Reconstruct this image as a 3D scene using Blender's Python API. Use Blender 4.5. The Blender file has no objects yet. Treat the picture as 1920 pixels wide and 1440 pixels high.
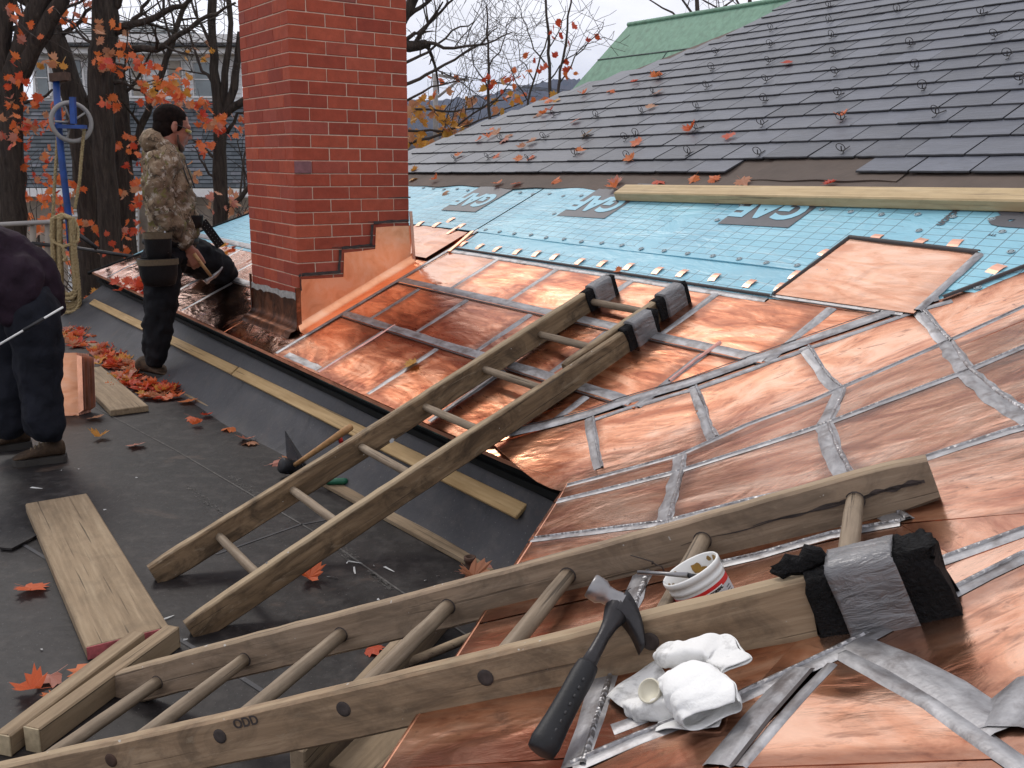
import bpy, bmesh, math, random
from mathutils import Vector as Vc, Matrix
R = math.radians
rnd = random.Random(7)
S = bpy.context.scene
COL = S.collection
EYE = 1.38                      # camera height above the flat roof (z = 0)
# ------------------------------------------------------------------ camera
F_PX = 1743.79                  # focal length in pixels of a 1920 px wide frame
PITCH, ROLL, PHI = R(13.393), R(0.70), R(35.434)
fw = Vc((0, math.cos(PITCH), -math.sin(PITCH)))
rt0 = Vc((1, 0, 0)); up0 = rt0.cross(fw)
rt = rt0*math.cos(ROLL) + up0*math.sin(ROLL)
up = up0*math.cos(ROLL) - rt0*math.sin(ROLL)
cam_d = bpy.data.cameras.new('camera'); cam = bpy.data.objects.new('camera', cam_d)
COL.objects.link(cam); S.camera = cam
cam_d.sensor_width = 36.0; cam_d.lens = 36.0*F_PX/1920.0
cam_d.clip_start = 0.05; cam_d.clip_end = 9000
cam.matrix_world = Matrix(((rt.x, up.x, -fw.x, 0), (rt.y, up.y, -fw.y, 0), (rt.z, up.z, -fw.z, EYE), (0, 0, 0, 1)))
# ------------------------------------------------------------------ sky and light (overcast day)
wd = bpy.data.worlds.new('World'); S.world = wd; wd.use_nodes = True
nt = wd.node_tree; nt.nodes.clear()
def wn(t, **k):
    n = nt.nodes.new(t)
    for a, b in k.items(): setattr(n, a, b)
    return n
SUN_EL, SUN_AZ = 48.0, -35.0
sky = wn('ShaderNodeTexSky', sky_type='NISHITA', sun_disc=False, sun_elevation=R(SUN_EL), sun_rotation=R(SUN_AZ), air_density=1.0, dust_density=3.0)
hs = wn('ShaderNodeHueSaturation'); hs.inputs['Saturation'].default_value = 0.25; hs.inputs['Value'].default_value = 0.085
nt.links.new(sky.outputs[0], hs.inputs['Color'])
tc = wn('ShaderNodeTexCoord'); mp = wn('ShaderNodeMapping'); mp.inputs['Scale'].default_value = (1.2, 1.2, 4.0)
nt.links.new(tc.outputs['Generated'], mp.inputs['Vector'])
nz = wn('ShaderNodeTexNoise'); nz.inputs['Scale'].default_value = 1.9; nz.inputs['Detail'].default_value = 7; nz.inputs['Roughness'].default_value = 0.55
nt.links.new(mp.outputs[0], nz.inputs['Vector'])
cr = wn('ShaderNodeValToRGB'); e = cr.color_ramp.elements
e[0].position = 0.32; e[0].color = (0.62, 0.63, 0.70, 1); e[1].position = 0.60; e[1].color = (1.0, 0.99, 1.02, 1)
nt.links.new(nz.outputs['Fac'], cr.inputs['Fac'])
mx = wn('ShaderNodeMix', data_type='RGBA'); mx.inputs['Factor'].default_value = 0.86
nt.links.new(hs.outputs[0], mx.inputs['A']); nt.links.new(cr.outputs[0], mx.inputs['B'])
bg = wn('ShaderNodeBackground'); bg.inputs['Strength'].default_value = 1.32
nt.links.new(mx.outputs['Result'], bg.inputs['Color'])
ow = wn('ShaderNodeOutputWorld'); nt.links.new(bg.outputs[0], ow.inputs['Surface'])
sl = bpy.data.lights.new('sun', 'SUN'); sl.energy = 1.2; sl.angle = R(14); sl.color = (1.0, 0.95, 0.88)
so = bpy.data.objects.new('sun', sl); COL.objects.link(so)
sd = Vc((math.sin(R(SUN_AZ))*math.cos(R(SUN_EL)), math.cos(R(SUN_AZ))*math.cos(R(SUN_EL)), math.sin(R(SUN_EL))))
so.rotation_euler = sd.to_track_quat('Z', 'Y').to_euler(); so.location = sd*30
S.view_settings.view_transform = 'Standard'; S.view_settings.look = 'None'
S.view_settings.exposure = 0.0; S.view_settings.gamma = 1.0; S.view_settings.use_curve_mapping = False
S.cycles.max_bounces = 8; S.cycles.diffuse_bounces = 3; S.cycles.glossy_bounces = 4; S.cycles.transmission_bounces = 4
S.cycles.volume_bounces = 0; S.cycles.use_denoising = True; S.cycles.caustics_reflective = False; S.cycles.caustics_refractive = False
S.cycles.sample_clamp_indirect = 4.0

# ------------------------------------------------------------------ the place's own axes: u along the eave, v up the roof, z up
UX = Vc((-math.sin(PHI), math.cos(PHI), 0)); VX = Vc((math.cos(PHI), math.sin(PHI), 0)); ZX = Vc((0, 0, 1))
CAM = Vc((0, 0, EYE))
def W(u, v, z=0.0): return UX*u + VX*v + ZX*z
SA = 0.476                                       # pitch of the main slope
zA = lambda v: 0.404 + SA*(v - 1.79)
zB = lambda u, v: 0.40 - 0.343*(u - 2.17) + 0.243*(v - 1.80)
NA = (ZX - VX*SA).normalized()
NB = (ZX + UX*0.343 - VX*0.243).normalized()
def ray(x, y): return rt*((x-960)/F_PX) + up*((720-y)/F_PX) + fw
def hit(x, y, n, p):
    d = ray(x, y); return CAM + d*((p - CAM).dot(n)/d.dot(n))
PA, PB = W(0, 1.79, 0.404), W(2.17, 1.80, 0.40)
def onA(x, y, h=0.0): return hit(x, y, NA, PA + NA*h)
def onB(x, y, h=0.0): return hit(x, y, NB, PB + NB*h)
def onZ(x, y, z=0.0): return hit(x, y, ZX, Vc((0, 0, z)))
def onU(x, y, u): return hit(x, y, UX, UX*u)
def onV(x, y, v): return hit(x, y, VX, VX*v)
def onY(x, y, Y):
    d = ray(x, y); return CAM + d*(Y/d.y)
def uv(P): return P.dot(UX), P.dot(VX), P.z
BB = (UX*-0.816 + VX*0.578).normalized()         # up-slope of the near wing in plan
BE = (UX*0.578 + VX*0.816).normalized()          # along its eave
def roof(x, y, h=0.0):
    """point where a line of sight meets the roof (the two slopes meet in a valley)"""
    a, b = onA(x, y, h), onB(x, y, h)
    d = ray(x, y)
    return (a, NA) if (a-CAM).dot(d) < (b-CAM).dot(d) else (b, NB)

# ------------------------------------------------------------------ mesh helpers
class MB:
    def __init__(s): s.v = []; s.f = []; s.m = []; s.sm = []
    def add(s, vs, fs, mi=0, smooth=False):
        o = len(s.v); s.v += [tuple(p) for p in vs]
        for f in fs: s.f.append(tuple(i+o for i in f)); s.m.append(mi); s.sm.append(smooth)
    def box(s, c, X, Y, Z, mi=0):                # centre and half-extent vectors
        c = Vc(c)
        vs = [c + X*a + Y*b + Z*d for d in (-1, 1) for b in (-1, 1) for a in (-1, 1)]
        s.add(vs, [(0, 2, 3, 1), (4, 5, 7, 6), (0, 1, 5, 4), (2, 6, 7, 3), (0, 4, 6, 2), (1, 3, 7, 5)], mi)
    def cbox(s, c, X, Y, Z, ch, mi=0):           # chamfered box
        c = Vc(c); h = [X.length, Y.length, Z.length]; ax = [X/h[0], Y/h[1], Z/h[2]]
        ch = min(ch, 0.45*min(h)); idx = {}; vs = []
        for a in (-1, 1):
            for b in (-1, 1):
                for d in (-1, 1):
                    sg = (a, b, d)
                    for k in range(3):
                        p = Vc(c)
                        for j in range(3): p += ax[j]*(sg[j]*(h[j] if j == k else h[j]-ch))
                        idx[(sg, k)] = len(vs); vs.append(p)
        fs = []
        for k in range(3):
            i, j = [q for q in range(3) if q != k]
            for sgn in (-1, 1):
                loop = []
                for (p, q) in ((-1, -1), (1, -1), (1, 1), (-1, 1)):
                    sg = [0, 0, 0]; sg[k] = sgn; sg[i] = p; sg[j] = q; loop.append(idx[(tuple(sg), k)])
                fs.append(tuple(loop))
            for p in (-1, 1):
                for q in (-1, 1):
                    def sgv(kk): sg = [0, 0, 0]; sg[i] = p; sg[j] = q; sg[k] = kk; return tuple(sg)
                    fs.append((idx[(sgv(-1), i)], idx[(sgv(1), i)], idx[(sgv(1), j)], idx[(sgv(-1), j)]))
        for a in (-1, 1):
            for b in (-1, 1):
                for d in (-1, 1): fs.append(tuple(idx[((a, b, d), k)] for k in range(3)))
        s.add(vs, fs, mi)
    def tube(s, pts, rad, n=8, mi=0, cap=True, smooth=True, flat=None):
        pts = [Vc(p) for p in pts]
        if not hasattr(rad, '__len__'): rad = [rad]*len(pts)
        T = []
        for i in range(len(pts)):
            a = pts[max(0, i-1)]; b = pts[min(len(pts)-1, i+1)]; d = b-a
            T.append(d.normalized() if d.length > 1e-9 else Vc((0, 0, 1)))
        ref = Vc((0, 0, 1)) if abs(T[0].z) < 0.9 else Vc((1, 0, 0))
        A = (ref - T[0]*ref.dot(T[0])).normalized(); vs = []
        for p, t, r in zip(pts, T, rad):
            A = A - t*A.dot(t)
            A = A.normalized() if A.length > 1e-6 else t.orthogonal().normalized()
            B = t.cross(A)
            for k in range(n):
                an = 2*math.pi*k/n
                vs.append(p + A*(math.cos(an)*r) + B*(math.sin(an)*r*(flat or 1)))
        fs = []
        for i in range(len(pts)-1):
            for k in range(n):
                k2 = (k+1) % n; fs.append((i*n+k, i*n+k2, (i+1)*n+k2, (i+1)*n+k))
        if cap: fs.append(tuple(range(n-1, -1, -1))); fs.append(tuple((len(pts)-1)*n+k for k in range(n)))
        s.add(vs, fs, mi, smooth)
    def rings(s, rings, cap=True, mi=0, smooth=True, closed=False):
        n = len(rings[0]); vs = [p for r in rings for p in r]; fs = []; m = len(rings)
        for i in range(m if closed else m-1):
            i2 = (i+1) % m
            for k in range(n):
                k2 = (k+1) % n; fs.append((i*n+k, i*n+k2, i2*n+k2, i2*n+k))
        if cap and not closed: fs.append(tuple(range(n-1, -1, -1))); fs.append(tuple((m-1)*n+k for k in range(n)))
        s.add(vs, fs, mi, smooth)
    def prism(s, poly, d, mi=0):                 # polygon (list of points) pushed along d
        n = len(poly); vs = [Vc(p) for p in poly] + [Vc(p)+d for p in poly]
        fs = [tuple(range(n-1, -1, -1)), tuple(range(n, 2*n))] + [(k, (k+1) % n, n+(k+1) % n, n+k) for k in range(n)]
        s.add(vs, fs, mi)
    def lathe(s, prof, c, ax, n=24, mi=0, smooth=True, capb=True, capt=False):
        c = Vc(c); ax = ax.normalized(); A = ax.orthogonal().normalized(); B = ax.cross(A)
        rg = [[c + ax*h + (A*math.cos(2*math.pi*k/n) + B*math.sin(2*math.pi*k/n))*r for k in range(n)] for r, h in prof]
        s.rings(rg, cap=False, mi=mi, smooth=smooth)
        o = len(s.v) - n*len(prof)
        if capb: s.f.append(tuple(o+k for k in range(n-1, -1, -1))); s.m.append(mi); s.sm.append(False)
        if capt: s.f.append(tuple(o+n*(len(prof)-1)+k for k in range(n))); s.m.append(mi); s.sm.append(False)
    def ball(s, c, r, n=10, mi=0, sc=(1, 1, 1), M=None):
        c = Vc(c); rg = []
        M = M or Matrix.Identity(3)
        for i in range(1, n):
            th = math.pi*i/n
            rg.append([c + M @ Vc((math.sin(th)*math.cos(2*math.pi*k/(2*n))*r*sc[0], math.sin(th)*math.sin(2*math.pi*k/(2*n))*r*sc[1], -math.cos(th)*r*sc[2])) for k in range(2*n)])
        s.rings(rg, cap=True, mi=mi)
WM = {}
def mesh(name, mb, mats):
    me = bpy.data.meshes.new(name); me.from_pydata(mb.v, [], mb.f)
    mats = mats if isinstance(mats, (list, tuple)) else [mats]
    for m in mats: me.materials.append(m)
    if mb.f:
        me.polygons.foreach_set('material_index', mb.m); me.polygons.foreach_set('use_smooth', mb.sm)
    me.update(); return me
def link(name, me, parent=None, M=None):
    """link mesh data as one object; M is its place in the world"""
    o = bpy.data.objects.new(name, me); COL.objects.link(o)
    M = M or Matrix.Identity(4); WM[o.name] = M.copy()
    if parent is not None:
        o.parent = parent; o.matrix_basis = WM[parent.name].inverted() @ M
    else: o.matrix_basis = M
    return o
def obj(name, mb, mats, parent=None, M=None, kind=None, label=None):
    o = link(name, mesh(name, mb, mats), parent, M)
    if kind: o['kind'] = kind
    if label: o['label'] = label
    return o
def tag(o, label, cat, group=None, kind=None):
    o['label'] = label; o['category'] = cat
    if group: o['group'] = group
    if kind: o['kind'] = kind
    return o
def thing(name, label, cat, loc=(0, 0, 0), group=None, kind=None):
    o = bpy.data.objects.new(name, None); COL.objects.link(o); o.empty_display_size = 0.1
    M = Matrix.Translation(Vc(loc)); o.matrix_basis = M; WM[o.name] = M
    return tag(o, label, cat, group, kind)
def frame(o, x, z=None, y=None):
    """matrix with origin o, x axis along x, z axis as near z as it can be"""
    x = Vc(x).normalized()
    if z is not None:
        z = Vc(z); z = (z - x*z.dot(x)).normalized(); y = z.cross(x)
    else:
        y = Vc(y); y = (y - x*y.dot(x)).normalized(); z = x.cross(y)
    return Matrix(((x.x, y.x, z.x, o[0]), (x.y, y.y, z.y, o[1]), (x.z, y.z, z.z, o[2]), (0, 0, 0, 1)))
X3, Y3, Z3 = Vc((1, 0, 0)), Vc((0, 1, 0)), Vc((0, 0, 1))
# ------------------------------------------------------------------ materials
class NT:
    def __init__(s, name):
        s.m = bpy.data.materials.new(name); s.m.use_nodes = True; s.t = s.m.node_tree; s.t.nodes.clear()
        s.b = s.n('ShaderNodeBsdfPrincipled'); s.o = s.n('ShaderNodeOutputMaterial')
        s.t.links.new(s.b.outputs[0], s.o.inputs[0]); s.tc = None; s.oi = None
    def n(s, t, **k):
        x = s.t.nodes.new(t)
        for a, b in k.items(): setattr(x, a, b)
        return x
    def l(s, a, b): s.t.links.new(a, b)
    def set(s, sock, v):
        if hasattr(v, 'is_linked') or hasattr(v, 'links'): s.l(v, sock)
        else:
            if hasattr(v, '__len__') and len(v) == 3 and sock.type == 'RGBA': v = (*v, 1)
            sock.default_value = v
    def co(s, which='Object'):
        if not s.tc: s.tc = s.n('ShaderNodeTexCoord')
        return s.tc.outputs[which]
    def rnd(s):
        if not s.oi: s.oi = s.n('ShaderNodeObjectInfo')
        return s.oi.outputs['Random']
    def map(s, scale=(1, 1, 1), rot=(0, 0, 0), src=None, loc=(0, 0, 0)):
        m = s.n('ShaderNodeMapping'); m.inputs['Scale'].default_value = scale; m.inputs['Rotation'].default_value = rot; m.inputs['Location'].default_value = loc
        s.l(src or s.co(), m.inputs['Vector']); return m.outputs[0]
    def shift(s, vec, amount=37.0):              # every object reads its own bit of the noise
        a = s.n('ShaderNodeVectorMath', operation='ADD'); k = s.math('MULTIPLY', s.rnd(), amount)
        s.l(vec, a.inputs[0]); s.l(k, a.inputs[1]); return a.outputs[0]
    def noise(s, vec, scale=5, det=4, rough=0.55, dist=0.0, col=False):
        x = s.n('ShaderNodeTexNoise'); s.l(vec, x.inputs['Vector'])
        for a, b in (('Scale', scale), ('Detail', det), ('Roughness', rough), ('Distortion', dist)): x.inputs[a].default_value = b
        return x.outputs['Color' if col else 'Fac']
    def vor(s, vec, scale=5, feat='F1', out='Distance', rand=1.0):
        x = s.n('ShaderNodeTexVoronoi', feature=feat); s.l(vec, x.inputs['Vector']); x.inputs['Scale'].default_value = scale
        x.inputs['Randomness'].default_value = rand; return x.outputs[out]
    def wave(s, vec, scale=5, dist=3, det=3, ds=1.0, typ='BANDS', d='X'):
        x = s.n('ShaderNodeTexWave', wave_type=typ); x.bands_direction = d; s.l(vec, x.inputs['Vector'])
        for a, b in (('Scale', scale), ('Distortion', dist), ('Detail', det), ('Detail Scale', ds)): x.inputs[a].default_value = b
        return x.outputs['Fac']
    def ramp(s, fac, stops, interp='LINEAR'):
        x = s.n('ShaderNodeValToRGB'); r = x.color_ramp; r.interpolation = interp
        while len(r.elements) < len(stops): r.elements.new(0.5)
        for el, (p, c) in zip(r.elements, stops):
            el.position = p; el.color = (*c, 1) if hasattr(c, '__len__') else (c, c, c, 1)
        s.l(fac, x.inputs['Fac']); return x.outputs['Color']
    def mix(s, fac, a, b, blend='MIX'):
        x = s.n('ShaderNodeMix', data_type='RGBA', blend_type=blend)
        s.set(x.inputs['Factor'], fac); s.set(x.inputs['A'], a); s.set(x.inputs['B'], b); return x.outputs['Result']
    def math(s, op, a, b=0.0, c=None):
        x = s.n('ShaderNodeMath', operation=op); s.set(x.inputs[0], a); s.set(x.inputs[1], b)
        if c is not None: s.set(x.inputs[2], c)
        return x.outputs[0]
    def sep(s, vec):
        x = s.n('ShaderNodeSeparateXYZ'); s.l(vec, x.inputs[0]); return x.outputs
    def bump(s, h, strength=0.3, dist=0.01, prev=None):
        x = s.n('ShaderNodeBump'); x.inputs['Strength'].default_value = strength; x.inputs['Distance'].default_value = dist
        s.l(h, x.inputs['Height'])
        if prev is not None: s.l(prev, x.inputs['Normal'])
        return x.outputs[0]
    def fin(s, col, rough=0.6, metal=0.0, nrm=None, spec=None):
        s.set(s.b.inputs['Base Color'], col); s.set(s.b.inputs['Roughness'], rough); s.set(s.b.inputs['Metallic'], metal)
        if nrm is not None: s.l(nrm, s.b.inputs['Normal'])
        if spec is not None: s.b.inputs['Specular IOR Level'].default_value = spec
        return s.m

def m_plain(name, col, rough=0.6, metal=0.0, var=0.18, scale=9, bs=0.15, bd=0.004, spec=None):
    t = NT(name); v = t.shift(t.co()); f = t.noise(v, scale, 5)
    lo = tuple(c*(1-var) for c in col); hi = tuple(min(1, c*(1+var)) for c in col)
    return t.fin(t.ramp(f, [(0.3, lo), (0.7, hi)]), rough, metal, t.bump(t.noise(v, scale*6, 4), bs, bd), spec)

def m_copper(name, cols, rough=(0.2, 0.36), wav=0.35, stain=1.0, streak=(1.5, 5.0, 3.0), metal=1.0):
    t = NT(name); v = t.shift(t.co())
    f1 = t.noise(t.map(streak, src=v), 2.2, 6, 0.62, 1.2)            # broad heat-tint clouds
    f2 = t.noise(t.map((2.5, 14, 8), src=v), 3.0, 5, 0.6, 0.6)       # streaky handling marks
    f3 = t.noise(v, 38, 3)                                            # spots
    c = t.ramp(f1, [(0.35, cols[0]), (0.49, cols[1]), (0.63, cols[2])])
    c = t.mix(t.math('MULTIPLY', t.ramp(f2, [(0.55, 0.0), (0.75, 1.0)]), 0.55*stain), c, cols[3])
    c = t.mix(t.math('MULTIPLY', t.ramp(f3, [(0.66, 0.0), (0.74, 1.0)]), 0.4*stain), c, cols[3])
    gx, gy, gz = t.sep(t.co('Generated'))                            # heat stain along the soldered edges of each sheet
    ex = t.math('MINIMUM', gx, t.math('SUBTRACT', 1.0, gx)); ey = t.math('MINIMUM', gy, t.math('SUBTRACT', 1.0, gy))
    ed = t.math('ADD', t.math('MINIMUM', ex, ey), t.math('MULTIPLY', t.noise(v, 7, 5, 0.65), -0.16))
    c = t.mix(t.math('MULTIPLY', t.ramp(ed, [(0.0, 1.0), (0.07, 0.0)]), 0.62*min(1.0, stain)), c, cols[3])
    r = t.math('MULTIPLY_ADD', f2, rough[1]-rough[0], rough[0])
    b = t.bump(t.noise(t.map((1.0, 1.5, 1), src=v), 2.6, 3, 0.5, 0.9), wav, 0.045)
    b = t.bump(t.noise(t.map((2.0, 6.0, 4), src=v), 4.0, 5, 0.6, 1.2), wav*0.38, 0.012, b)
    b = t.bump(t.noise(v, 80, 3), 0.05, 0.002, b)
    return t.fin(c, r, metal, b)
CU_COLS = ((0.40, 0.125, 0.065), (0.70, 0.285, 0.155), (0.90, 0.485, 0.315), (0.20, 0.072, 0.044))
M_COPPER = m_copper('copper_sheet', CU_COLS, (0.20, 0.38), 0.24)
M_COPPER_NEAR = m_copper('copper_sheet_wiped', ((0.48, 0.175, 0.095), (0.81, 0.395, 0.24), (0.95, 0.575, 0.405), (0.20, 0.075, 0.046)), (0.13, 0.32), 0.24, 1.5, (1.2, 3.4, 3.0), 0.95)
M_COPPER_BRIGHT = m_copper('copper_sheet_bright', ((0.74, 0.34, 0.20), (0.90, 0.50, 0.33), (0.95, 0.60, 0.44), (0.50, 0.22, 0.13)), (0.06, 0.16), 0.30, 0.5)
M_COPPER_NEW = m_copper('copper_new_flashing', ((0.84, 0.36, 0.19), (0.94, 0.45, 0.255), (0.96, 0.52, 0.33), (0.70, 0.30, 0.16)), (0.34, 0.42), 0.12, 0.3)
M_COPPER_DARK = m_copper('copper_tarnished', ((0.10, 0.045, 0.03), (0.20, 0.085, 0.05), (0.42, 0.17, 0.09), (0.06, 0.03, 0.02)), (0.25, 0.4), 0.25, 0.8)
M_COPPER_EDGE = m_plain('copper_drip_edge', (0.78, 0.38, 0.24), 0.38, 0.9, 0.3)
M_TAB = m_plain('copper_cleat', (0.74, 0.41, 0.30), 0.42, 0.85, 0.2)
def m_tin(name, shiny):
    t = NT(name); v = t.shift(t.co()); f = t.noise(t.map((3, 9, 5), src=v), 4, 5, 0.6, 0.5); g = t.noise(v, 70, 4)
    c = t.ramp(f, [(0.3, (0.19, 0.18, 0.185)), (0.52, (0.33, 0.325, 0.335)), (0.75, (0.48, 0.475, 0.49))])
    c = t.mix(t.math('MULTIPLY', t.ramp(t.noise(v, 18, 5, 0.65), [(0.5, 0.0), (0.68, 1.0)]), 0.6), c, (0.10, 0.075, 0.065))
    b = t.bump(g, 0.35, 0.003)
    if shiny: b = t.bump(t.vor(t.map((1.0, 1.0, 1), src=v), 95), 0.8, 0.006, b)
    return t.fin(c, t.math('MULTIPLY_ADD', f, 0.25, 0.30 if shiny else 0.36), 0.8 if shiny else 0.7, b)
M_TIN = m_tin('tinned_seam', False); M_SOLDER = m_tin('solder_bead', True)
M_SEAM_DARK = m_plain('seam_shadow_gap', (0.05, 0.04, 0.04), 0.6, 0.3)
M_PINK = m_plain('pink_chalk_line', (0.72, 0.36, 0.30), 0.8, 0, 0.25, 30)

def m_slate():
    t = NT('grey_slate'); v = t.shift(t.co()); f = t.noise(t.map((2, 5, 2), src=v), 4, 5, 0.6)
    c = t.ramp(f, [(0.25, (0.054, 0.059, 0.076)), (0.55, (0.083, 0.090, 0.114)), (0.8, (0.114, 0.122, 0.148))])
    k = t.ramp(t.rnd(), [(0.0, 0.72), (0.5, 1.0), (0.9, 1.12), (1.0, 1.32)])
    c = t.mix(1.0, c, k, 'MULTIPLY')
    wp = t.n('ShaderNodeNewGeometry').outputs['Position']
    c = t.mix(t.math('MULTIPLY', t.ramp(t.noise(wp, 3.2, 6, 0.7), [(0.48, 0.0), (0.72, 1.0)]), 0.22), c, (0.155, 0.158, 0.172))
    c = t.mix(t.math('MULTIPLY', t.ramp(t.noise(t.map((1, 1, 1), src=v), 14, 5, 0.7), [(0.60, 0.0), (0.72, 1.0)]), 0.4), c, (0.045, 0.046, 0.055))
    b = t.bump(t.noise(t.map((1, 3, 1), src=v), 9, 6, 0.62), 0.6, 0.008)
    return t.fin(c, t.math('MULTIPLY_ADD', f, 0.2, 0.36), 0, b, 0.55)
M_SLATE = m_slate()
M_SLATE_EDGE = m_plain('slate_chipped_edge', (0.035, 0.036, 0.042), 0.8)
M_FELT = m_plain('brown_felt', (0.098, 0.072, 0.058), 0.85, 0, 0.25, 3.5, 0.5, 0.006)
def m_membrane():                                # blue sheet with its printed grid; object axes: x along the eave, y up the slope
    t = NT('blue_underlayment'); v = t.co(); x, y, z = t.sep(v)
    def lines(q, pitch, w):
        f = t.math('FRACT', t.math('DIVIDE', q, pitch)); d = t.math('ABSOLUTE', t.math('SUBTRACT', f, 0.5))
        return t.math('GREATER_THAN', d, 0.5 - w/pitch)
    g = t.math('MAXIMUM', lines(x, 0.0763, 0.0018), lines(y, 0.0510, 0.0016))
    # plain bands every 1.165 m and along the laps
    gap = t.math('GREATER_THAN', t.math('ABSOLUTE', t.math('SUBTRACT', t.math('FRACT', t.math('DIVIDE', t.math('ADD', x, -0.28), 1.165)), 0.5)), 0.455)
    lap = t.math('MULTIPLY', t.math('GREATER_THAN', y, 1.255), t.math('LESS_THAN', y, 1.375))
    keep = t.math('SUBTRACT', 1.0, t.math('MAXIMUM', gap, lap))
    g = t.math('MULTIPLY', g, keep)
    f = t.noise(v, 2.5, 5)
    c = t.ramp(f, [(0.3, (0.200, 0.445, 0.565)), (0.7, (0.270, 0.560, 0.670))])
    c = t.mix(t.math('MULTIPLY', t.ramp(t.noise(v, 9, 6, 0.7), [(0.58, 0.0), (0.75, 1.0)]), 0.25), c, (0.20, 0.30, 0.36))
    c = t.mix(t.math('MULTIPLY', g, 0.85), c, (0.05, 0.075, 0.10))
    b = t.bump(t.noise(t.map((1, 2.2, 1)), 3.2, 4, 0.55, 0.6), 0.6, 0.035)
    c = t.mix(t.math('MULTIPLY', t.ramp(t.noise(v, 1.7, 6, 0.7), [(0.52, 0.0), (0.70, 1.0)]), 0.22), c, (0.26, 0.36, 0.38))
    return t.fin(c, 0.42, 0, b)
M_BLUE = m_membrane()
M_PRINT = m_plain('grey_print', (0.085, 0.085, 0.095), 0.5, 0, 0.1); M_PRINT_BLUE = m_plain('blue_print', (0.25, 0.52, 0.64), 0.45, 0, 0.06)
M_CAP = m_plain('button_cap', (0.33, 0.42, 0.46), 0.5)
M_CAP_DARK = m_plain('button_cap_rim', (0.06, 0.08, 0.09), 0.6)

def m_epdm(name, lo, hi, chalk):
    t = NT(name); v = t.co(); f = t.noise(v, 1.3, 6, 0.6); g = t.noise(v, 14, 6, 0.65)
    c = t.ramp(f, [(0.3, lo), (0.7, hi)])
    c = t.mix(t.math('MULTIPLY', t.ramp(g, [(0.48, 0.0), (0.75, 1.0)]), chalk), c, (0.14, 0.125, 0.115))
    c = t.mix(t.math('MULTIPLY', t.ramp(t.noise(v, 2.1, 4, 0.6, 2.0), [(0.60, 0.0), (0.72, 1.0)]), 0.35), c, (0.115, 0.075, 0.055))
    c = t.mix(t.math('MULTIPLY', t.ramp(t.noise(v, 130, 2), [(0.68, 0.0), (0.74, 1.0)]), 0.5), c, (0.25, 0.24, 0.23))
    c = t.mix(t.math('MULTIPLY', t.ramp(t.noise(v, 3.1, 6, 0.7, 0.5), [(0.60, 0.0), (0.70, 1.0)]), 0.45), c, (0.012, 0.012, 0.014))
    return t.fin(c, t.math('MULTIPLY_ADD', g, 0.3, 0.42), 0, t.bump(t.noise(v, 40, 5), 0.3, 0.004, t.bump(f, 0.4, 0.03)), 0.28)
M_EPDM = m_epdm('flat_roof_rubber', (0.005, 0.0045, 0.0050), (0.020, 0.0158, 0.0158), 0.32)
M_EPDM_UP = m_epdm('upstand_rubber', (0.032, 0.032, 0.036), (0.074, 0.072, 0.078), 0.35)
M_DUST = m_plain('chalky_seam_dust', (0.095, 0.088, 0.082), 0.9, 0, 0.4, 40)

def m_wood(name, cols, grain=26, rough=0.72, weather=0.5, dark=(0.03, 0.022, 0.016), worn_lit_top=0.0):
    t = NT(name); v = t.shift(t.co())
    f = t.noise(t.map((1.6, grain, grain), src=v), 1.5, 6, 0.65, 0.4)
    w = t.wave(t.map((0.35, 7, 7), src=v), 2.6, 5.0, 3, 1.2, 'BANDS', 'Y')
    c = t.ramp(f, [(0.28, cols[0]), (0.52, cols[1]), (0.75, cols[2])])
    c = t.mix(t.math('MULTIPLY', w, 0.28), c, cols[0])
    st = t.noise(t.map((3, 6, 6), src=v), 2.0, 6, 0.7, 1.0)
    c = t.mix(t.math('MULTIPLY', t.ramp(st, [(0.44, 0.0), (0.64, 1.0)]), weather), c, dark)
    if worn_lit_top:                                   # worn arris, with the light on a rail's top put into the colour
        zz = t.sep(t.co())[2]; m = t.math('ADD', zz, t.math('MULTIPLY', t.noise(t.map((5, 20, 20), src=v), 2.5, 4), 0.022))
        c = t.mix(t.math('MULTIPLY', t.ramp(m, [(0.052, 0.0), (0.060, 1.0)]), worn_lit_top), c, (0.40, 0.305, 0.195))
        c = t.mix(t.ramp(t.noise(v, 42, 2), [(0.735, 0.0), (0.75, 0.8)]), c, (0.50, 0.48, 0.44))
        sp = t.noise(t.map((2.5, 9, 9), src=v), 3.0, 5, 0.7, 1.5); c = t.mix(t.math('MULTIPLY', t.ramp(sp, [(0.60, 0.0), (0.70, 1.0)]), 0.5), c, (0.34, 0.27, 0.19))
    cr = t.noise(t.map((0.9, 60, 60), src=v), 2.0, 3, 0.5)
    ck = t.ramp(cr, [(0.30, 1.0), (0.36, 0.0)])
    c = t.mix(t.math('MULTIPLY', ck, 0.7), c, dark)
    b = t.bump(f, 0.45, 0.004); b = t.bump(t.math('SUBTRACT', 1.0, ck), 0.5, 0.004, b)
    return t.fin(c, rough, 0, b, 0.3)
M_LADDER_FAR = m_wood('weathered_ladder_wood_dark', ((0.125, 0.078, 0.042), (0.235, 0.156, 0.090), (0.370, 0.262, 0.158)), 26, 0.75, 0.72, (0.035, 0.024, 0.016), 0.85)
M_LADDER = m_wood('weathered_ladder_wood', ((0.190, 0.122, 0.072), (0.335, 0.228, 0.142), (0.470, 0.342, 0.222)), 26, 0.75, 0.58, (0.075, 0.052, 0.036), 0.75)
M_LADDER_GREY = m_wood('weathered_grey_wood', ((0.190, 0.132, 0.088), (0.320, 0.232, 0.160), (0.440, 0.335, 0.240)), 30, 0.78, 0.52, (0.075, 0.055, 0.040), 0.5)
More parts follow.
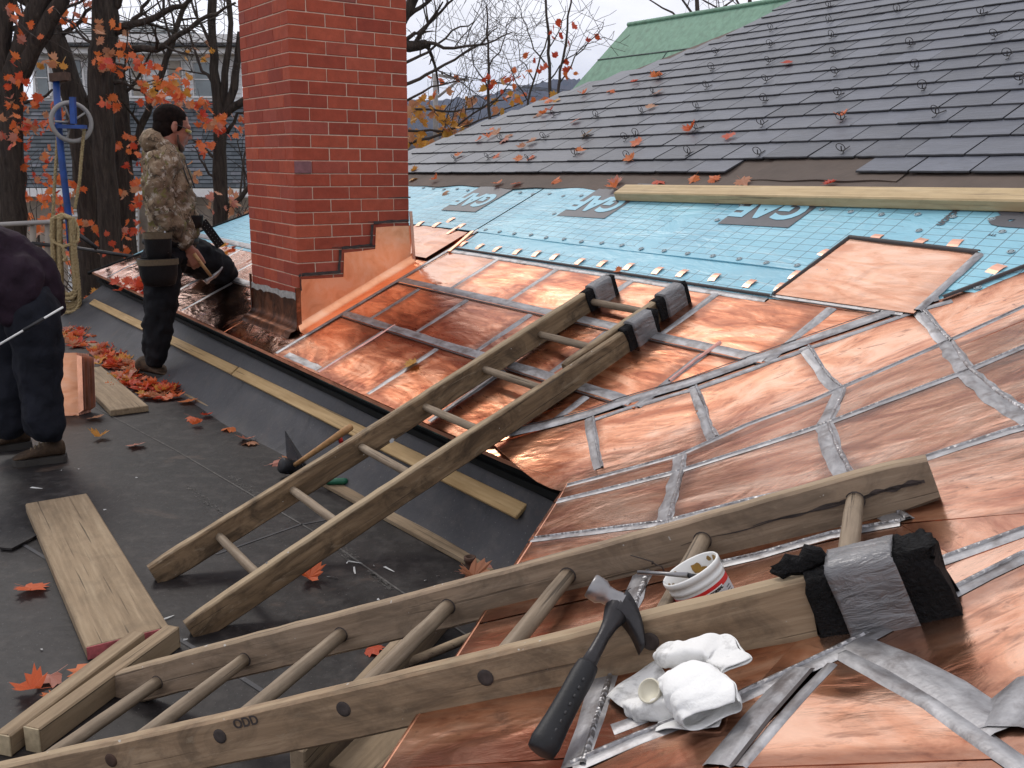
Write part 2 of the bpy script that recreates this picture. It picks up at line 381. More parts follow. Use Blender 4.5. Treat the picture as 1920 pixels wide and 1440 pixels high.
M_RUNG = m_wood('rung_wood', ((0.165, 0.120, 0.080), (0.275, 0.212, 0.150), (0.38, 0.31, 0.23)), 40, 0.7, 0.25)
M_PLANK = m_wood('plank_wood', ((0.20, 0.140, 0.085), (0.295, 0.215, 0.135), (0.385, 0.295, 0.195)), 22, 0.78, 0.22)
M_BATTEN = m_wood('batten_wood', ((0.300, 0.190, 0.080), (0.410, 0.275, 0.130), (0.500, 0.350, 0.185)), 18, 0.7, 0.10, (0.06, 0.04, 0.02))
M_LUMBER = m_wood('pine_lumber', ((0.40, 0.285, 0.150), (0.535, 0.400, 0.225), (0.640, 0.500, 0.310)), 16, 0.65, 0.16, (0.12, 0.085, 0.05))
M_ENDGRAIN = m_plain('sawn_end', (0.42, 0.34, 0.22), 0.8, 0, 0.2, 60)
M_PINKPAINT = m_plain('pink_painted_end', (0.36, 0.085, 0.095), 0.75, 0, 0.55, 28, 0.4)
M_HANDLE = m_wood('hammer_handle_wood', ((0.34, 0.175, 0.07), (0.46, 0.255, 0.11), (0.56, 0.34, 0.17)), 20, 0.4, 0.1)

def m_brick():
    t = NT('red_brick'); v = t.shift(t.co()); f = t.noise(v, 22, 5, 0.6); r = t.rnd()
    c = t.ramp(r, [(0.0, (0.305, 0.056, 0.034)), (0.4, (0.380, 0.070, 0.038)), (0.85, (0.455, 0.095, 0.050)), (0.97, (0.36, 0.078, 0.052)), (1.0, (0.27, 0.078, 0.062))])
    c = t.mix(1.0, c, t.ramp(f, [(0.25, 0.80), (0.75, 1.15)]), 'MULTIPLY')
    ge = t.n('ShaderNodeNewGeometry'); wp = ge.outputs['Position']                    # weather stains that run across many bricks
    c = t.mix(t.math('MULTIPLY', t.ramp(t.noise(t.map((3, 3, 0.9), src=wp), 1.6, 5, 0.6), [(0.45, 0.0), (0.72, 1.0)]), 0.24), c, (0.19, 0.05, 0.038))
    c = t.mix(t.math('MULTIPLY', t.ramp(t.noise(wp, 9, 5, 0.7), [(0.60, 0.0), (0.74, 1.0)]), 0.30), c, (0.42, 0.19, 0.13))
    c = t.mix(t.math('MULTIPLY', t.ramp(t.noise(v, 160, 2), [(0.66, 0.0), (0.72, 1.0)]), 0.5), c, (0.12, 0.03, 0.022))
    return t.fin(c, 0.8, 0, t.bump(t.noise(v, 110, 4), 0.35, 0.0025), 0.25)
M_BRICK = m_brick()
M_BRICK_PURPLE = m_plain('purple_brick', (0.235, 0.098, 0.105), 0.8, 0, 0.2, 30)
M_MORTAR = m_plain('mortar', (0.60, 0.42, 0.32), 0.9, 0, 0.15, 40, 0.4)
M_MORTAR_GREY = m_plain('grey_mortar', (0.36, 0.34, 0.32), 0.9, 0, 0.35, 30, 0.6, 0.006)
M_DARK = m_plain('open_dark_joint', (0.055, 0.042, 0.038), 0.9, 0, 0.4, 40)
M_FASCIA = m_plain('dark_fascia', (0.006, 0.007, 0.007), 0.7, 0, 0.5, 5, 0.15, 0.004, 0.15)
def m_patina(name, a, b, d):
    t = NT(name); v = t.shift(t.co()); x, y, z = t.sep(v)
    f = t.noise(t.map((7, 7, 0.9), src=v), 2.4, 6, 0.65, 0.5); g = t.noise(v, 11, 5)
    c = t.ramp(f, [(0.3, a), (0.62, b)]); c = t.mix(t.math('MULTIPLY', t.ramp(g, [(0.5, 0.0), (0.72, 1.0)]), 0.5), c, d)
    return t.fin(c, 0.7, 0.0, t.bump(g, 0.2, 0.004))
M_VERDIGRIS_FASCIA = m_patina('verdigris_fascia', (0.012, 0.016, 0.016), (0.085, 0.145, 0.125), (0.02, 0.024, 0.022))
M_GREENROOF = m_patina('green_copper_roof', (0.100, 0.215, 0.150), (0.165, 0.320, 0.225), (0.085, 0.150, 0.110))
M_BARK = NT('bark'); _v = M_BARK.co(); _f = M_BARK.noise(M_BARK.map((9, 9, 1.4)), 3.0, 6, 0.7, 0.6)
M_BARK = M_BARK.fin(M_BARK.ramp(_f, [(0.3, (0.018, 0.014, 0.012)), (0.6, (0.066, 0.050, 0.041)), (0.8, (0.120, 0.095, 0.078))]), 0.9, 0, M_BARK.bump(_f, 0.9, 0.03), 0.2)
M_TWIG = m_plain('twig_bark', (0.050, 0.036, 0.030), 0.85, 0, 0.3)
def m_leaf(name, a, b):
    t = NT(name); v = t.co(); c = t.mix(t.rnd(), a, b)
    c = t.mix(t.math('MULTIPLY', t.noise(v, 60, 4), 0.5), c, tuple(q*0.5 for q in a))
    t.b.inputs['Subsurface Weight'].default_value = 0.0
    m = t.fin(c, 0.5, 0, t.bump(t.noise(v, 120, 3), 0.3, 0.002), 0.4)
    tr = t.n('ShaderNodeBsdfTranslucent'); t.l(c, tr.inputs['Color']); ms = t.n('ShaderNodeMixShader'); ms.inputs[0].default_value = 0.35
    t.l(t.b.outputs[0], ms.inputs[1]); t.l(tr.outputs[0], ms.inputs[2]); t.l(ms.outputs[0], t.o.inputs[0]); return m
M_LEAF = {'orange': m_leaf('orange_leaf', (0.74, 0.135, 0.038), (0.80, 0.245, 0.07)), 'red': m_leaf('red_leaf', (0.58, 0.055, 0.026), (0.72, 0.12, 0.045)),
          'yellow': m_leaf('yellow_leaf', (0.66, 0.29, 0.045), (0.70, 0.37, 0.08)), 'tan': m_leaf('tan_leaf', (0.55, 0.23, 0.12), (0.62, 0.32, 0.18)),
          'pink': m_leaf('pink_leaf', (0.58, 0.20, 0.14), (0.60, 0.26, 0.19))}
M_SIDING = m_plain('white_siding', (0.62, 0.63, 0.65), 0.6, 0, 0.06); M_TRIM = m_plain('white_trim', (0.70, 0.70, 0.71), 0.5, 0, 0.06)
M_HSLATE = NT('house_slate'); _v = M_HSLATE.shift(M_HSLATE.co()); M_HSLATE = M_HSLATE.fin(M_HSLATE.mix(M_HSLATE.noise(_v, 2, 4), M_HSLATE.ramp(M_HSLATE.rnd(), [(0.0, (0.055, 0.066, 0.075)), (0.5, (0.090, 0.102, 0.118)), (1.0, (0.145, 0.150, 0.170))]), (0.07, 0.08, 0.085)), 0.6, 0)
M_GLASS = m_plain('window_glass', (0.16, 0.19, 0.20), 0.08, 0, 0.2, 2, 0.0, 0.0, 0.8)
M_BLIND = m_plain('window_blind', (0.30, 0.27, 0.23), 0.7)
M_TANWALL = m_plain('tan_wall', (0.30, 0.255, 0.215), 0.8, 0, 0.12)
M_STEEL = m_plain('steel', (0.25, 0.245, 0.25), 0.40, 1.0, 0.2, 20); M_BLACKSTEEL = m_plain('black_steel', (0.030, 0.028, 0.030), 0.36, 0.4, 0.3, 30, 0.15, 0.004, 0.4); M_WIRE = m_plain('dark_wire', (0.022, 0.018, 0.018), 0.6, 0.2, 0.3)
M_GRIP = m_plain('rubber_grip', (0.012, 0.012, 0.014), 0.5, 0, 0.2, 30, 0.15, 0.004, 0.3); M_BLACKRUBBER = m_plain('black_rubber', (0.010, 0.0095, 0.010), 0.8, 0, 0.4, 25, 0.9, 0.012, 0.18)
def m_tape():
    t = NT('duct_tape'); v = t.shift(t.co()); f = t.noise(t.map((4, 14, 14), src=v), 2.0, 5, 0.6, 2.0)
    return t.fin(t.ramp(t.noise(v, 14, 4), [(0.3, (0.13, 0.128, 0.132)), (0.7, (0.235, 0.23, 0.235))]), t.math('MULTIPLY_ADD', f, 0.2, 0.28), 0.35, t.bump(f, 0.8, 0.012))
M_TAPE = m_tape()
M_BLUEPAINT = m_plain('blue_paint', (0.010, 0.052, 0.235), 0.45, 0, 0.35, 8); M_RUST = m_plain('rusty_iron', (0.085, 0.048, 0.034), 0.85, 0.2, 0.4, 20)
M_PLASTIC = m_plain('white_plastic', (0.76, 0.755, 0.735), 0.38, 0, 0.05); M_RED = m_plain('red_print', (0.62, 0.022, 0.022), 0.45, 0, 0.08); M_BLACKINK = m_plain('black_print', (0.02, 0.02, 0.022), 0.5, 0, 0.1)
M_FLUX = m_plain('flux_residue', (0.27, 0.155, 0.035), 0.35, 0, 0.5, 30); M_GREYLABEL = m_plain('grey_label', (0.55, 0.55, 0.57), 0.5, 0, 0.06)
def m_rag():
    t = NT('white_rag'); v = t.co(); f = t.noise(v, 16, 5, 0.65)
    return t.fin(t.mix(t.ramp(f, [(0.50, 0.0), (0.68, 1.0)]), (0.78, 0.77, 0.75), (0.26, 0.25, 0.24)), 0.9, 0, t.bump(t.noise(v, 220, 3), 0.3, 0.002, t.bump(t.noise(v, 25, 4), 0.35, 0.008)), 0.1)
M_RAG = m_rag()
M_RAGCLEAN = m_plain('white_paper_towel', (0.82, 0.815, 0.80), 0.9, 0, 0.03, 30, 0.35, 0.004, 0.1)
def m_rope():
    t = NT('hemp_rope'); v = t.co(); f = t.noise(v, 55, 4)
    return t.fin(t.ramp(f, [(0.3, (0.235, 0.165, 0.075)), (0.7, (0.43, 0.33, 0.175))]), 0.85, 0, t.bump(f, 0.6, 0.006))
M_ROPE = m_rope()
def m_skin(name, col):
    t = NT(name); v = t.co(); f = t.noise(v, 30, 4); c = t.mix(f, tuple(q*0.82 for q in col), tuple(min(1, q*1.15) for q in col))
    t.b.inputs['Subsurface Weight'].default_value = 0.08; t.b.inputs['Subsurface Radius'].default_value = (0.01, 0.004, 0.002)
    return t.fin(c, 0.5, 0, t.bump(t.noise(v, 220, 3), 0.15, 0.001))
M_SKIN = m_skin('skin', (0.37, 0.150, 0.098))
M_HAIR = m_plain('dark_hair', (0.014, 0.0085, 0.007), 0.85, 0, 0.6, 45, 0.9, 0.012, 0.08); M_BEARD = m_plain('beard_stubble', (0.085, 0.045, 0.030), 0.8, 0, 0.5, 160, 0.5, 0.002)
def m_camo():
    t = NT('camouflage_fabric'); v = t.co()
    w = t.noise(v, 8.5, 4, 0.55, 1.0, True); vv = t.n('ShaderNodeVectorMath', operation='MULTIPLY_ADD'); t.l(w, vv.inputs[0]); vv.inputs[1].default_value = (0.12, 0.12, 0.12); t.l(v, vv.inputs[2]); d = vv.outputs[0]
    c = t.ramp(t.noise(d, 11, 6, 0.65), [(0.36, (0.055, 0.040, 0.028)), (0.44, (0.17, 0.115, 0.075)), (0.56, (0.245, 0.175, 0.115)), (0.66, (0.36, 0.285, 0.20))])
    c = t.mix(t.ramp(t.noise(d, 17, 4), [(0.60, 0.0), (0.64, 0.85)]), c, (0.165, 0.15, 0.048))       # moss patches
    c = t.mix(t.ramp(t.noise(d, 19, 5, 0.65, 0.6), [(0.57, 0.0), (0.60, 0.85)]), c, (0.46, 0.40, 0.33))  # pale bark
    cell = t.vor(t.map((1, 1, 0.40), src=d), 13, 'DISTANCE_TO_EDGE'); c = t.mix(t.math('MULTIPLY', t.ramp(cell, [(0.010, 0.85), (0.035, 0.0)]), t.ramp(t.noise(v, 9, 3), [(0.42, 0.0), (0.55, 1.0)])), c, (0.035, 0.025, 0.018))   # branches
    c = t.mix(t.ramp(t.vor(d, 21), [(0.10, 0.8), (0.16, 0.0)]), c, (0.10, 0.12, 0.045))
    return t.fin(c, 0.85, 0, t.bump(t.noise(v, 16, 4, 0.6), 0.5, 0.02), 0.15)
M_CAMO = m_camo()
def m_cloth(name, col, fold=0.5):
    t = NT(name); v = t.co(); f = t.noise(v, 12, 5)
    return t.fin(t.ramp(f, [(0.3, tuple(q*0.7 for q in col)), (0.7, tuple(q*1.3 for q in col))]), 0.88, 0, t.bump(t.noise(t.map((1, 1, 0.6)), 12, 4, 0.6, 0.8), fold, 0.025), 0.15)
M_BLACKCLOTH = m_cloth('black_trousers', (0.012, 0.012, 0.014)); M_NAVY = m_cloth('navy_trousers', (0.014, 0.015, 0.021)); M_PURPLE = m_cloth('dark_purple_jacket', (0.023, 0.013, 0.021))
M_SHOE = m_plain('brown_shoe_leather', (0.058, 0.036, 0.022), 0.8, 0, 0.6, 28, 0.7, 0.008, 0.2); M_SOLE = m_plain('shoe_sole', (0.035, 0.030, 0.026), 0.8)
M_LACE = m_plain('shoe_lace', (0.13, 0.095, 0.055), 0.8)
M_BLACKLEATHER = m_plain('black_leather', (0.008, 0.0075, 0.008), 0.6, 0, 0.4, 18, 0.5, 0.006, 0.2); M_WEB = m_plain('brown_webbing', (0.115, 0.085, 0.050), 0.8, 0, 0.2, 60)
M_YELLOWLENS = m_plain('yellow_lens', (0.36, 0.24, 0.025), 0.15, 0, 0.1)
M_CHINO = m_cloth('tan_cap', (0.25, 0.2, 0.15))
def m_forest():
    t = NT('far_forest'); v = t.co('Object'); f = t.noise(v, 0.05, 6, 0.65)
    return t.fin(t.ramp(f, [(0.3, (0.020, 0.024, 0.026)), (0.6, (0.050, 0.040, 0.034)), (0.8, (0.095, 0.060, 0.040))]), 0.95, 0, t.bump(t.noise(v, 0.3, 5), 0.8, 3.0), 0.05)
M_FOREST = m_forest()
def m_ground():
    t = NT('yard_ground'); v = t.co(); f = t.noise(v, 0.6, 6, 0.6)
    c = t.ramp(f, [(0.35, (0.045, 0.055, 0.024)), (0.6, (0.075, 0.070, 0.035))]); g = t.ramp(t.noise(v, 3.5, 5, 0.7), [(0.5, 0.0), (0.6, 1.0)])
    return t.fin(t.mix(t.math('MULTIPLY', g, 0.7), c, (0.30, 0.105, 0.035)), 0.95, 0)
M_GROUND = m_ground()
M_GREENPLASTIC = m_plain('green_plastic', (0.012, 0.115, 0.062), 0.4); M_CREAM = m_plain('cream_plastic', (0.62, 0.58, 0.46), 0.5, 0, 0.08)
M_POLEWOOD = m_plain('grey_pole_wood', (0.30, 0.28, 0.27), 0.9, 0, 0.2, 3)
M_WHITELINE = m_plain('white_scrap', (0.50, 0.50, 0.49), 0.7, 0, 0.05)
# ------------------------------------------------------------------ flat roof, upstand, eave
def zS(u, v, k=0.05):
    a, b = zA(v), zB(u, v); return 0.5*(a + b + math.sqrt((a-b)**2 + k*k)) - 0.5*k*0.0
def PS(u, v, h=0.0):
    e = 0.01
    n = Vc((0, 0, 1)) - UX*((zS(u+e, v)-zS(u-e, v))/(2*e)) - VX*((zS(u, v+e)-zS(u, v-e))/(2*e))
    return W(u, v, zS(u, v)) + n.normalized()*h
def NS(u, v): return (PS(u, v, 1.0) - PS(u, v, 0.0)).normalized()
def ruv(x, y):
    P, n = roof(x, y); a = uv(P); return (a[0], a[1])

flat = thing('flat_roof', 'dark grey rubber flat roof scuffed and dusty beneath the ladders', 'flat roof', W(4, 0, 0), kind='structure')
b = MB(); b.add([W(-4, -5), W(9.0, -5), W(9.0, 1.52), W(8.2, 1.9), W(-4, 1.9)], [(0, 4, 3, 2, 1)])
obj('rubber_sheet', b, M_EPDM, flat)
def strip_on_floor(pts, w, name, mat, h=0.004, n=6):
    P = [onZ(*p) for p in pts]; mb = MB(); L = []
    for i, p in enumerate(P):
        d = (P[min(i+1, len(P)-1)] - P[max(i-1, 0)]).normalized(); s = Vc((-d.y, d.x, 0))
        L += [p + s*w*0.5 + ZX*h, p - s*w*0.5 + ZX*h]
    mb.add(L, [(2*i, 2*i+1, 2*i+3, 2*i+2) for i in range(len(P)-1)])
    return obj(name, mb, mat, flat)
for k, (pts, w) in enumerate((([(180, 765), (330, 845), (610, 1010), (745, 1105), (880, 1195), (1010, 1300)], 0.007), ([(0, 995), (140, 1080), (420, 1250), (700, 1430)], 0.014), ([(405, 1040), (560, 985), (640, 970)], 0.010))):
    strip_on_floor(pts, w, 'lap_seam', M_DUST if k == 0 else M_EPDM_UP, 0.002)
for pts, w in (([(352, 912), (395, 945), (432, 972)], 0.016), ([(432, 893), (462, 915), (492, 938)], 0.020), ([(612, 1015), (640, 1035), (668, 1052)], 0.03), ([(690, 1072), (735, 1105)], 0.014)):
    mb = MB(); P = [onZ(*p) for p in pts]
    for i in range(110):
        t = rnd.random()*(len(P)-1); j = min(len(P)-2, int(t)); c = P[j].lerp(P[j+1], t-j) + Vc((rnd.gauss(0, w*0.5), rnd.gauss(0, w*0.5), 0.0015)); d = (P[-1]-P[0]).normalized(); s = Vc((-d.y, d.x, 0)); l = rnd.uniform(0.003, 0.016); k = rnd.uniform(0.001, 0.004)
        mb.add([c-d*l, c-s*k, c+d*l*rnd.uniform(.5, 1), c+s*k*rnd.uniform(.4, 1)], [(0, 1, 2, 3)])
    obj('chalk_streak', mb, M_DUST, flat, None, 'stuff')
# building under the roofs
b = MB()
b.add([W(-4, -5, -0.02), W(9.0, -5, -0.02), W(9.0, 1.5, -0.02), W(-4, 1.5, -0.02), W(-4, -5, -5), W(9.0, -5, -5), W(9.0, 1.5, -5), W(-4, 1.5, -5)], [(0, 1, 5, 4), (1, 2, 6, 5), (2, 3, 7, 6), (3, 0, 4, 7)])
b.add([W(8.85, 1.85, 0.2), W(7.2, 9, 0.2), W(-4, 9, 0.2), W(8.85, 1.85, -5), W(7.2, 9, -5), W(-4, 9, -5)], [(0, 1, 4, 3), (1, 2, 5, 4)])
obj('house_wall', b, M_TANWALL, None, None, 'structure')['label'] = 'tan wall of the house below the roofs'
bpy.data.objects['house_wall']['category'] = 'wall'
# rubber upstand rising from the flat roof to under the eave
ups = thing('roof_upstand', 'grey rubber sheet turned up against the wall below the copper eave', 'upstand', W(5, 1.6, 0), kind='structure')
b = MB(); base0, base1 = uv(onZ(165, 640)), uv(onZ(930, 1075))
def vbase(u): return base0[1] + (base1[1]-base0[1])*(u-base0[0])/(base1[0]-base0[0])
NU = 60; prof = [(0.0, 0.0), (0.10, 0.012), (0.30, 0.06), (0.62, 0.17), (1.0, 0.288)]
rows = []
for i in range(NU+1):
    u = 8.75 - i*(8.75-0.6)/NU; vb = vbase(u) - 0.03
    rows.append([W(u, vb + (1.795-vb)*a + 0.012*math.sin(u*5+a*3)*(1-a), z + 0.006*math.sin(u*3.1)*a) for a, z in prof])
vs = [p for r in rows for p in r]; m = len(prof)
b.add(vs, [(i*m+k, i*m+k+1, (i+1)*m+k+1, (i+1)*m+k) for i in range(NU) for k in range(m-1)], 0, True)
obj('rubber_sheet', b, M_EPDM_UP, ups)
# vertical fold standing out of the sheet near the mallet
b = MB(); b.add([onU(534, 806, 4.0), onZ(538, 868) + ZX*0.005, onZ(584, 908) + ZX*0.004, onZ(570, 878) + ZX*0.045], [(0, 1, 3), (1, 2, 3), (0, 3, 2)])
obj('sheet_fold', b, M_EPDM_UP, ups)
# battens: long thin boards, each one thing
def board(name, A, B_, wid, thk, upn, mat, label, cat, group=None, ch=0.003, parent=None, shift=0.0):
    """board from A to B_ (centre line of its underside), wid across, thk along upn"""
    A = Vc(A); B_ = Vc(B_); M = frame((A+B_)/2, B_-A, z=upn); L = (B_-A).length
    mb = MB(); mb.cbox((0, 0, thk/2), X3*L/2, Y3*wid/2, Z3*thk/2, ch)
    o = obj(name, mb, mat, parent, M)
    if label: tag(o, label, cat, group)
    return o
nU = (W(0, -1, 0) + ZX*0.55).normalized()
def ups_pt(u, a):
    """point of the rubber upstand at height fraction a"""
    vb = vbase(u) - 0.03
    for (a0, z0), (a1, z1) in zip(prof, prof[1:]):
        if a0 <= a <= a1: z = z0+(z1-z0)*(a-a0)/(a1-a0); break
    return W(u, vb + (1.795-vb)*a, z)
def pxy(P):
    q = P-CAM; z = q.dot(fw); return 960+F_PX*q.dot(rt)/z, 720-F_PX*q.dot(up)/z
def batpt(u, x0=170, y0=565, x1=1025, y1=985):
    best = None
    for i in range(101):
        P = ups_pt(u, i/100); x, y = pxy(P); e = abs(y - (y0+(y1-y0)*(x-x0)/(x1-x0)))
        if best is None or e < best[0]: best = (e, P)
    return best[1]
def bat(ua, ub, wid, label):
    A, B_ = batpt(ua), batpt(ub); n = (W(0, -0.62, 0) + ZX*0.78).normalized()
    return board('wood_batten', A + n*0.004, B_ + n*0.004, wid, 0.016, n, M_BATTEN, label, 'batten', 'pale battens fixed along the rubber upstand')
bat(8.45, 5.12, 0.058, 'long pale batten under the eave behind the kneeling worker, farther from the ladder')
bat(5.10, 2.40, 0.062, 'pale batten under the eave passing behind the leaning ladder')
def floorbat(x0, y0, x1, y1, wid, thk, mat, label, name='wood_strip'):
    return board(name, onZ(x0, y0), onZ(x1, y1), wid, thk, ZX, mat, label, 'wood strip', 'wood strips lying along the foot of the upstand')
floorbat(352, 742, 530, 832, 0.045, 0.016, M_PLANK, 'short weathered strip lying on the flat roof below the kneeling worker')
floorbat(612, 908, 925, 1078, 0.06, 0.020, M_PLANK, 'long worn strip at the foot of the upstand behind the ladder rungs')
floorbat(166, 644, 255, 690, 0.06, 0.018, M_PLANK, 'weathered strip half covered by the drift of fallen leaves')

# ------------------------------------------------------------------ copper roof
cop = thing('copper_roof', 'new copper roof of flat soldered panels with grey seams and a valley', 'copper roof', W(3, 2.2, zA(2.2)), kind='structure')
def uhip(v): return 8.95 - 0.85*(v-1.72)
ED = (0.648, 0.761)
C0 = (2.155, 1.775); C1 = (2.17-0.68*2.2, 4.0); C2 = (-1.9, 2.4); C3 = (2.155-ED[0]*3.6, 1.775-ED[1]*3.6)
b = MB()
b.add([W(u, v, zA(v)-0.014) for u, v in ((8.95, 1.76), (uhip(3.6), 3.6), (1.0, 3.6), (1.35, 3.0), (1.80, 2.35), (2.18, 1.76))], [(0, 1, 2, 3, 4, 5)])
b.add([W(u, v, zB(u, v)-0.014) for u, v in (C0, (1.80, 2.345), (1.35, 3.0), C1, C2, C3)], [(0, 1, 2, 3, 4, 5)])
obj('roof_deck', b, M_COPPER, cop)
def panel(corners, mat=M_COPPER, h0=0.002, h1=0.002, n=(6, 5), bulge=0.0022, name='copper_panel', thick=0.002, seed=None):
    """sheet of copper over four plan corners (a, b low edge; c, d high edge), slightly oil-canned"""
    a, b_, c, d = [Vc((p[0], p[1], 0)) for p in corners]; nx, ny = n; q = random.Random(seed if seed is not None else rnd.random())
    A1, A2, p1, p2 = q.uniform(-1, 1)*bulge, q.uniform(-1, 1)*bulge*0.8, q.uniform(0, 6.3), q.uniform(0, 6.3)
    tx, ty = q.uniform(-1, 1)*0.0012, q.uniform(-1, 1)*0.0012
    mb = MB(); vs = []; cx = (a+b_+c+d)/4; up_ = ((d-a)+(c-b_)); xx = ((b_-a)+(c-d))
    xd = UX*xx.x + VX*xx.y
    nrm = NS(cx.x, cx.y); M = frame(PS(cx.x, cx.y), xd, z=nrm); Mi = M.inverted()
    for j in range(ny+1):
        t = j/ny
        for i in range(nx+1):
            s = i/nx; p = (a*(1-s)+b_*s)*(1-t) + (d*(1-s)+c*s)*t
            w = math.sin(math.pi*s)*math.sin(math.pi*t)
            h = h0*(1-t)+h1*t + 0.0006 + w*(A1 + A2*math.sin(5*s+p1)*math.cos(4*t+p2)) + abs(w)*abs(bulge)*0.6 + tx*(s-.5)*w + ty*(t-.5)*w
            vs.append(Mi @ PS(p.x, p.y, h))
    k = nx+1
    flip = ((vs[1]-vs[0]).cross(vs[k]-vs[0])).z < 0
    fs = [(j*k+i, j*k+i+1, (j+1)*k+i+1, (j+1)*k+i) for j in range(ny) for i in range(nx)]
    if flip: fs = [f[::-1] for f in fs]
    mb.add(vs, fs, 0, True)
    rim = [i for i in range(nx+1)] + [j*k+nx for j in range(1, ny+1)] + [ny*k+i for i in range(nx-1, -1, -1)] + [j*k for j in range(ny-1, 0, -1)]
    lo = [vs[i] - Z3*thick for i in rim]; r = len(rim)
    o_ = len(mb.v); mb.add([vs[i] for i in rim] + lo, [(i, (i+1) % r, r+(i+1) % r, r+i) if flip else (r+i, r+(i+1) % r, (i+1) % r, i) for i in range(r)])
    return obj(name, mb, mat, cop, M)
def seam(pts, w, mat=M_TIN, h=0.0042, side=0.0, name='solder_seam', n=None, jag=0.0, edge=None, bead=0.0):
    """tinned strip along plan points (u, v); side shifts it sideways; edge adds a dark lap line on that side"""
    P = [Vc((p[0], p[1], 0)) for p in pts]; out = [P[0]]
    for p, q in zip(P, P[1:]):
        m = max(1, int((q-p).length/0.06)); out += [p + (q-p)*(i/m) for i in range(1, m+1)]
    mb = MB(); vs = []; ev = []; mid = out[len(out)//2]
    M = frame(PS(mid.x, mid.y), UX*(out[-1]-out[0]).x + VX*(out[-1]-out[0]).y, z=NS(mid.x, mid.y)); Mi = M.inverted()
    for i, p in enumerate(out):
        d = (out[min(i+1, len(out)-1)] - out[max(i-1, 0)]).normalized(); s = Vc((-d.y, d.x, 0))
        l, r = w*0.5 + rnd.uniform(-1, 1)*jag, w*0.5 + rnd.uniform(-1, 1)*jag
        q = p + s*side
        for off, hh in ((l, h*0.55), (l*0.55, h+bead), (-r*0.55, h+bead), (-r, h*0.55)):
            c = q + s*off; vs.append(Mi @ PS(c.x, c.y, hh))
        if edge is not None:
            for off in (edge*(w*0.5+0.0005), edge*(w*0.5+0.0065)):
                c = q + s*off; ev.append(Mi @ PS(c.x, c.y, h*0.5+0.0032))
    fs = [(i*4+k, (i+1)*4+k, (i+1)*4+k+1, i*4+k+1) for i in range(len(out)-1) for k in range(3)]
    mb.add(vs, fs, 0, True)
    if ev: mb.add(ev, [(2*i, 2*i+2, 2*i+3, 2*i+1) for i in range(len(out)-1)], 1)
    return obj(name, mb, [mat, M_SEAM_DARK], cop, M)
V0, V1, V2, V3 = 1.748, 2.118, 2.458, 2.815
VAL = [ruv(905, 822), ruv(1024, 808), ruv(1107, 786), ruv(1170, 764), ruv(1300, 727), ruv(1510, 652), ruv(1720, 580), ruv(1770, 566), ruv(1925, 507), ruv(2060, 460)]
VAL[0] = (2.70, 1.748)
def uval(v):
    for (a, b_) in zip(VAL, VAL[1:]):
        if a[1] <= v <= b_[1]: return a[0] + (b_[0]-a[0])*(v-a[1])/(b_[1]-a[1])
    return VAL[-1][0]
# row by row: low edge, high edge, joints
row0 = [uhip(1.748), 8.40, 7.87, 7.34, 6.81, 6.27, 5.385]
for i, (a, c) in enumerate(zip(row0, row0[1:])):
    d = min(a, uhip(V1)) if i == 0 else a
    panel([(a, V0), (c, V0), (c, V1), (d, V1)], M_COPPER_BRIGHT, 0.006, 0.002)
panel([(5.385, V0), (4.60, V0), (4.60, 1.945), (5.385, 1.945)], M_COPPER_BRIGHT, 0.004, 0.004, (8, 4))
row0b = [4.60, 4.07, 3.547, 3.02]
for a, c in zip(row0b, row0b[1:]): panel([(a, V0), (c, V0), (c, V1), (a, V1)], M_COPPER, 0.006, 0.002)
panel([(3.02, V0), (2.72, V0), (2.494, V1), (3.02, V1)], M_COPPER, 0.006, 0.002)
panel([(2.72, V0), (2.60, 1.80), (uval(V1), V1), (2.494, V1)], M_COPPER, 0.005, 0.002, (4, 4))
for i, (a, c) in enumerate(zip([uhip(V1), 8.05, 7.52, 6.99, 6.46, 5.93], [8.05, 7.52, 6.99, 6.46, 5.93, 5.41])):
    d = min(a, uhip(V2)) if i == 0 else a
    panel([(a, V1), (c, V1), (c, V2), (d, V2)], M_COPPER_BRIGHT, 0.006, 0.002)
row1 = [4.57, 4.30, 3.827, 3.30, 2.78, 2.257]
for a, c in zip(row1, row1[1:]): panel([(a, V1), (c, V1), (c, V2), (a, V2)], M_COPPER, 0.006, 0.002)
panel([(2.257, V1+0.06), (uval(V1+0.07), V1+0.07), (uval(V2), V2), (2.257, V2)], M_COPPER, 0.006, 0.002, (4, 4))
row2 = [4.57, 4.06, 3.547, 3.02, 2.525, 2.0]
for i, (a, c) in enumerate(zip(row2, row2[1:])): panel([(a, V2), (c, V2), (c, V3), (a, V3)], M_COPPER_BRIGHT if i < 1 else M_COPPER, 0.006, 0.002)
panel([(2.0, V2+0.06), (uval(V2+0.07), V2+0.07), (uval(V3), V3), (2.0, V3)], M_COPPER, 0.006, 0.002, (4, 4))
panel([(2.275, V3+0.012), (1.70, V3+0.012), (1.715, 3.215), (2.262, 3.245)], M_COPPER_BRIGHT, 0.012, 0.010, (6, 5), 0.003)
panel([(5.30, 2.70), (4.66, 2.70), (4.66, 2.985), (5.30, 3.0)], M_COPPER_BRIGHT, 0.004, 0.004)
